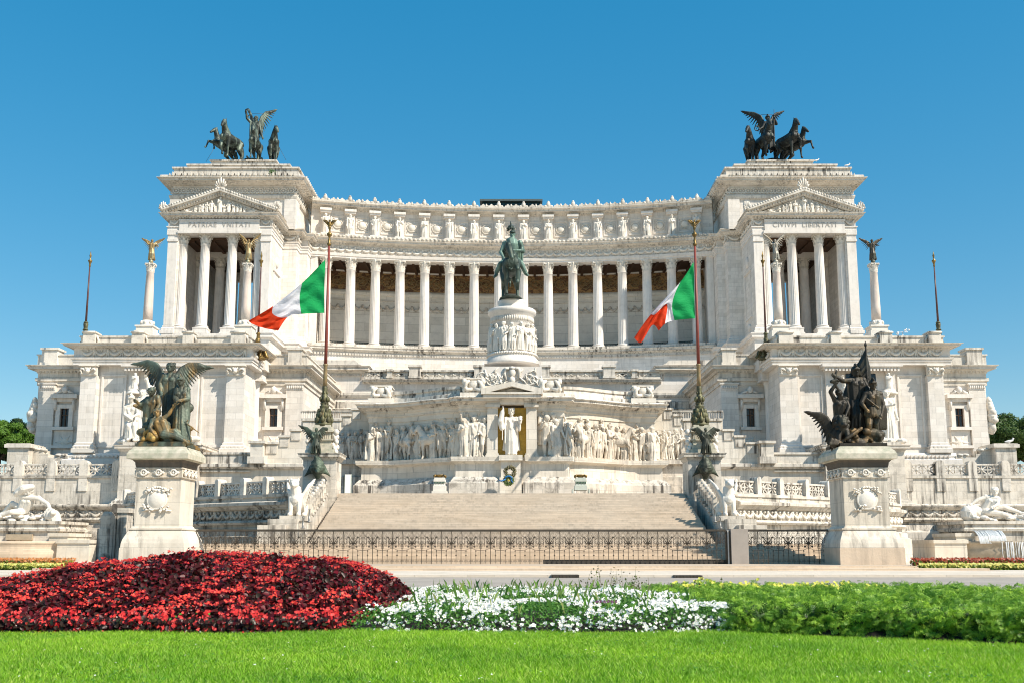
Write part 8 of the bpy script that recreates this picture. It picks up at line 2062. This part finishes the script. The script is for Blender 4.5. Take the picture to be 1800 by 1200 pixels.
# ---- white bed
def h_wht(x,y): return np.interp(y,[15.8,16.1,16.8,18,22,26],[.10,.24,.33,.36,.36,.30])+.05*smoothn(x,y,2.2,41)
def in_wht(x,y): return (x>rb_right(y)+.05)&(x<np.interp(y,[15.6,18,21,23,26],[3.45,3.6,3.3,2.4,2.6]))&(y>edge_y_(x)-.05)&(y<26)
def white_bed():
    ch=[]; xr=(-3.2,4.2); yr=(15.6,26); v,f=soil(xr,yr,in_wht,h_wht,.14); ch.append((v,f,0))
    for n,drop,seed in ((26000,.02,61),(16000,.12,62)):
        x,y,h=bed_points(n,xr,yr,in_wht,h_wht,seed); r=np.random.default_rng(seed); z=np.maximum(h-drop-.08*r.random(len(x))+np.where(r.random(len(x))<.3,.09,0),.02)
        N=r.normal(size=(len(x),3))*.7; N[:,2]=np.abs(N[:,2])+.4; N[:,1]-=.3; v,f=scatter(np.stack([x,y,z],1),N,.055*(.6+.7*r.random(len(x))),LEAF_V*np.array([.7,1,1]),LEAF_F,r); ch.append((v,f,1))
    r=np.random.default_rng(63); n=3700; x,y,h=bed_points(n,xr,(15.75,25),in_wht,h_wht,64); k=smoothn(x,y,1.8,6)*.7+smoothn(x,y,4.5,7)*.5+r.normal(size=len(x))*.25>.06; x,y,h=x[k],y[k],h[k]; m=3
    X=np.repeat(x,m)+r.normal(size=len(x)*m)*.05; Y2=np.repeat(y,m)+r.normal(size=len(x)*m)*.05; Z=np.maximum(np.repeat(h,m)+.02+.05*r.random(len(X))-np.where(Y2<16.3,.16*r.random(len(X)),0),.05)
    P=np.stack([X,Y2,Z],1); N=np.stack([r.normal(size=len(X))*.5,-.8+r.normal(size=len(X))*.4,.7*np.ones(len(X))],1); sz=.066*(.55+.6*r.random(len(X)))
    a=np.random.default_rng(2); v,f=scatter(P,N,sz,*FL5,a); ch.append((v,f,2)); a=np.random.default_rng(2); v,f=scatter(P,N,sz,EYE_V,EYE_F,a); ch.append((v,f,3))
    # long loose blades and seed stalks
    n=420; x,y,h=bed_points(n,xr,(16.3,25.8),in_wht,h_wht,65); k=r.random(len(x))<np.where(np.abs(x-.3)<1.9,.9,.45); x,y,h=x[k],y[k],h[k]; n=len(x); L=.10+.20*r.random(n); la=r.random(n)*6.28; w=.0035
    dx,dy=np.cos(la)*L*.45,np.sin(la)*L*.45; v=np.stack([np.stack([x-w,y,h-.05],1),np.stack([x+w,y,h-.05],1),np.stack([x+w*.7+dx*.5,y+dy*.5,h+L*.7],1),np.stack([x+dx*1.2,y+dy*1.2,h+L],1)],1).reshape(-1,3); f=(np.arange(n)[:,None]*4+np.array([[0,1,2,3]])); ch.append((v,f,4))
    n=30; x=r.uniform(1.7,4.4,n)+.25*r.normal(size=n); y=r.uniform(22,27,n); z0=.12; Lh=.35+.42*r.random(n); 
    pts=[]
    for q in range(n):
        for j in range(7): pts.append((x[q]+.05*r.normal(),y[q]+.05*r.normal(),z0+Lh[q]*(.55+.07*j)))
        b_=len(pts)
    P=np.array(pts); v,f=scatter(P,r.normal(size=(len(P),3)),.035+.03*r.random(len(P)),LEAF_V,LEAF_F,r); ch.append((v,f,5))
    w=.0028; dx=.10*r.normal(size=n); v=np.stack([np.stack([x-w-dx,y,np.zeros(n)],1),np.stack([x+w-dx,y,np.zeros(n)],1),np.stack([x+w,y,z0+Lh],1),np.stack([x-w,y,z0+Lh],1)],1).reshape(-1,3); f=(np.arange(n)[:,None]*4+np.array([[0,1,2,3]])); ch.append((v,f,5))
    n=6; P=np.array([(1.35+.06*j,16.6+.05*(j%2),.46) for j in range(6)]); v,f=scatter(P,np.tile((0,-1,.5),(n,1)).astype(float),np.full(n,.06),*FL5,r); ch.append((v,f,6))
    bed('white_flower_bed','low bed of white flowers with green leaves in the middle','flower bed',ch,[M['soil'],leafmat('fresh_green_leaf',[(.045,.14,.015),(.08,.22,.025),(.12,.28,.04),(.05,.17,.02)],.3),leafmat('white_petal',[(.82,.82,.78),(.88,.88,.86)],.25,.6),plain('pale_yellow_eye',(.75,.62,.15),.6),leafmat('long_grass',[(.10,.25,.03),(.20,.36,.06),(.30,.33,.12)],.3),leafmat('dry_seed_head',[(.20,.15,.06),(.16,.20,.05),(.10,.07,.04)],.2),plain('purple_petal',(.10,.01,.07),.6)])
white_bed()
# ---- feathery green bed
def gl(y): return np.interp(y,[13,15.9,18,21,23,27,29],[3.35,3.35,3.5,3.1,2.3,1.7,1.9])
def h_grn(x,y):
    d=y-edge_y_(x); return np.interp(d,[-.1,.1,.45,1.5,5,9,13],[.14,.34,.46,.50,.44,.34,.28])*np.interp(x,[1.5,3.0,4.5,8],[.55,.72,.95,1.04])+.06*smoothn(x,y,2.0,71)+.09*np.maximum(smoothn(x,y,5.0,72),-.3)
def in_grn(x,y): return (x>gl(y))&(y>edge_y_(x)-.08)&(y<28)&(x<11.5)
def frond():
    v=[];f=[]
    for i in range(4):
        t=-.45+.25*i; L=.34*(1-.13*i)
        for q in (-1,1):
            b_=len(v); v+= [(0,t,0),(q*L*.55,t+.19,.05),(q*L,t+.22,.0),(q*L*.6,t+.02,.03)]; f.append((b_,b_+1,b_+2,b_+3))
    b_=len(v); v+=[(-.02,-.5,0),(.02,-.5,0),(.02,.55,.03),(-.02,.55,.03)]; f.append((b_,b_+1,b_+2,b_+3)); return np.array(v),np.array(f)
def green_bed():
    ch=[]; xr=(1.4,11.5); yr=(13.2,28); v,f=soil(xr,yr,in_grn,h_grn,.22); ch.append((v,f,0)); FV,FF=frond()
    r=np.random.default_rng(83)
    def clumps(x,y,z,rad,m,sz,mi):
        n=len(x); d=r.normal(size=(n*m,3)); d[:,2]=np.abs(d[:,2])*.9-.15; d=unit(d); rr=np.repeat(rad,m)*(.55+.5*r.random(n*m))
        P=np.stack([np.repeat(x,m),np.repeat(y,m),np.repeat(z,m)],1)+d*rr[:,None]*np.array([1,1,.85]); P[:,2]=np.maximum(P[:,2],.02)
        N=d*.8+r.normal(size=(n*m,3))*.45; v,f=scatter(P,N,sz*(.65+.6*r.random(n*m)),FV,FF,r,up=np.array([1.,0,.2])); ch.append((v,f,mi))
    x,y,h=bed_points(2300,xr,yr,in_grn,h_grn,81); clumps(x,y,h-.13+.10*r.normal(size=len(x)).clip(-1,1.3),.10+.06*r.random(len(x)),19,.115,1)
    x,y,h=bed_points(1500,xr,(13.2,17.5),in_grn,h_grn,82); clumps(x,y,h-.15+.09*r.normal(size=len(x)).clip(-1,1.3),.08+.06*r.random(len(x)),16,.095,1)
    x,y,h=bed_points(7000,xr,yr,in_grn,h_grn,85); v,f=scatter(np.stack([x,y,h-.20-.06*r.random(len(x))],1),r.normal(size=(len(x),3))+np.array([0,-.3,.6]),.15*np.ones(len(x)),FV,FF,r); ch.append((v,f,2))
    n=300; x=r.uniform(3.2,10.5,n); y=edge_y_(x)+r.uniform(-.10,.2,n); z=.05+.42*r.random(n); clumps(x,y,z,.07+.05*r.random(n),16,.085,1)
    n=2400; x=r.uniform(3.3,10.5,n); y=edge_y_(x)+r.uniform(.1,.35,n); z=.03+.42*r.random(n); v,f=scatter(np.stack([x,y,z],1),r.normal(size=(n,3))*.7+np.array([0,-1,.4]),.12*np.ones(n),FV,FF,r); ch.append((v,f,2))
    n=900; x,y,h=bed_points(n,xr,yr,in_grn,h_grn,84); P=np.stack([x,y,h+.02+.07*r.random(len(x))],1); v,f=scatter(P,np.stack([r.normal(size=len(x))*.5,-np.ones(len(x)),r.normal(size=len(x))*.3],1),.13*(.6+.6*r.random(len(x))),FV,FF,r,up=np.array([1.,0,0])); ch.append((v,f,1))
    n=260; x=r.uniform(4.2,8.8,n); y=r.uniform(24.5,27.6,n); z=h_grn(x,y)+.03+.07*r.random(n); v,f=scatter(np.stack([x,y,z],1),np.tile((0,-.8,.7),(n,1))+r.normal(size=(n,3))*.3,.09*np.ones(n),*FL5,r); ch.append((v,f,3))
    bed('green_foliage_bed','bed of feathery green marigold foliage on the right','flower bed',ch,[M['soil'],leafmat('feathery_leaf',[(.15,.33,.035),(.27,.50,.055),(.48,.70,.12),(.20,.40,.045),(.36,.60,.08),(.09,.22,.025)],.42,big=(2.6,(.62,.72,.8),(1.3,1.2,.95))),leafmat('feathery_leaf_deep',[(.025,.065,.010),(.05,.13,.018),(.10,.22,.03)],.3),plain('lemon_marigold',(.62,.60,.07),.6)])
green_bed()
# ---- narrow strips by the fountains
def strip(s):
    ch=[]; r=np.random.default_rng(90+s); x0,x1=(22.6,46) if s<0 else (24.8,48); n=5200
    for (ya,h,mi,nn) in ((57.6,.34,0,4600),(58.7,.62,1,4600)):
        x=r.uniform(x0,x1,nn)*(-1 if s>0 else 1); y=ya+r.uniform(-.35,.35,nn); z=.12+h*(.35+.65*r.random(nn)); P=np.stack([x,y,z],1); N=np.stack([r.normal(size=nn)*.4,-np.ones(nn),.7*np.ones(nn)],1)+r.normal(size=(nn,3))*.3
        v,f=scatter(P,N,.13*(.7+.6*r.random(nn)),*FL5,r); ch.append((v,f,mi))
        x=r.uniform(x0,x1,nn)*(-1 if s>0 else 1); y=ya+r.uniform(-.35,.4,nn); z=.10+h*.8*r.random(nn); v,f=scatter(np.stack([x,y,z],1),r.normal(size=(nn,3))+np.array([0,-.6,.5]),.16*(.7+.6*r.random(nn)),LEAF_V,LEAF_F,r); ch.append((v,f,2))
    bed('flower_strip',('narrow strip of orange over yellow flowers below the left fountain' if s>0 else 'narrow strip of red over yellow flowers below the right fountain'),'flower bed',ch,[leafmat('lemon_petal%d'%s,[(.62,.55,.12),(.72,.66,.22),(.45,.48,.08)],.3),leafmat('orange_petal%d'%s,[(.55,.20,.05),(.60,.28,.10)] if s>0 else [(.30,.035,.015),(.40,.09,.03)],.3),leafmat('strip_leaf%d'%s,[(.12,.20,.03),(.22,.28,.05)],.3)])
for s in (1,-1): strip(s)
# ---- stone pines beyond the wings
NEED_V=np.array([(-.5,-.12,0),(.5,-.06,.06),(.5,.06,.06),(-.5,.12,0),(-.1,-.5,.05),(.06,-.5,-.05),(.1,.5,.04),(-.06,.5,.0)]); NEED_F=np.array([(0,1,2,3),(4,5,6,7)])
def pine(u,vtop,Y,rad,hgt,label,cols,seed):
    r=np.random.default_rng(seed); c=W(u,vtop,Y); zt_=c.z; x,y=c.x,Y
    root=thing('pine_tree',(x,y,0),label,'tree','stone pines beyond the palace')
    b=MB(smooth=True); b.tube([(x,y,-.02),(x+.2,y,zt_*.4),(x-.1,y,zt_-hgt*.9)],[.55,.42,.34],10)
    for k in range(9):
        a=k*.7+.3; L=rad*(.5+.35*(k%3)/2); b.tube([(x-.05,y,zt_-hgt*(1.0-.04*k)),(x+math.cos(a)*L*.5,y+math.sin(a)*L*.5,zt_-hgt*.75),(x+math.cos(a)*L,y+math.sin(a)*L,zt_-hgt*.45)],[.22,.15,.06],6)
    b.build('trunk',plain('pine_bark_%d'%seed,(.10,.065,.045),.9,scale=4),root)
    P=[];N=[]; 
    for k in range(95):
        a=r.uniform(0,6.28); q=math.sqrt(r.random())*rad; cz=zt_-hgt*.42+hgt*.40*math.sqrt(max(0,1-(q/rad)**2))*r.uniform(-.75,1.0)-.4; rr=rad*r.uniform(.13,.22); m=330
        d=r.normal(size=(m,3)); d=d/np.linalg.norm(d,axis=1,keepdims=True); rad_=rr*(.45+.55*r.random(m)[:,None]); p=np.array([x+math.cos(a)*q,y+math.sin(a)*q,cz])+d*rad_*np.array([1.1,1.1,.72]); P.append(p); N.append(d+r.normal(size=(m,3))*.5)
    P=np.concatenate(P);N=np.concatenate(N); v,f=scatter(P,N,.55*(.6+.7*r.random(len(P))),NEED_V,NEED_F,r); o0=np.array([x,y,0]); 
    o=bpy.data.objects.new('crown',np_mesh('crown',[(v-o0,f,0)],[leafmat('pine_needles_%d'%seed,cols,.2,.55)])); COL.objects.link(o); o.parent=root
pine(4,737,150,4.4,6.0,'bright green stone pine at the left edge beyond the wing',[(.05,.12,.012),(.09,.19,.02),(.13,.24,.03)],201)
pine(38,735,172,6.2,9.0,'dark green stone pine close to the left wing corner',[(.012,.03,.008),(.02,.05,.012),(.035,.07,.015)],202)
pine(1768,728,165,8.5,9.0,'dark green stone pine close to the right wing corner',[(.02,.055,.01),(.045,.10,.018),(.07,.13,.022)],203)
pine(1815,729,158,8.0,9.0,'olive green stone pine at the right edge beyond the wing',[(.03,.065,.012),(.06,.115,.02),(.09,.15,.028)],204)
# weed on the left attic ledge
r=np.random.default_rng(5); c=W(478,303,155.2); P=np.array(c)+r.normal(size=(160,3))*np.array([.28,.2,.22]); v,f=scatter(P,r.normal(size=(160,3)),.16*np.ones(160),LEAF_V,LEAF_F,r); o0=np.array(c)
o=bpy.data.objects.new('ledge_weed',np_mesh('ledge_weed',[(v-o0,f,0)],[leafmat('ledge_weed_leaf',[(.05,.14,.02),(.09,.2,.03)],.3)])); COL.objects.link(o); o.location=c; tag(o,'small green weed growing on the left pavilion roof ledge','plant')
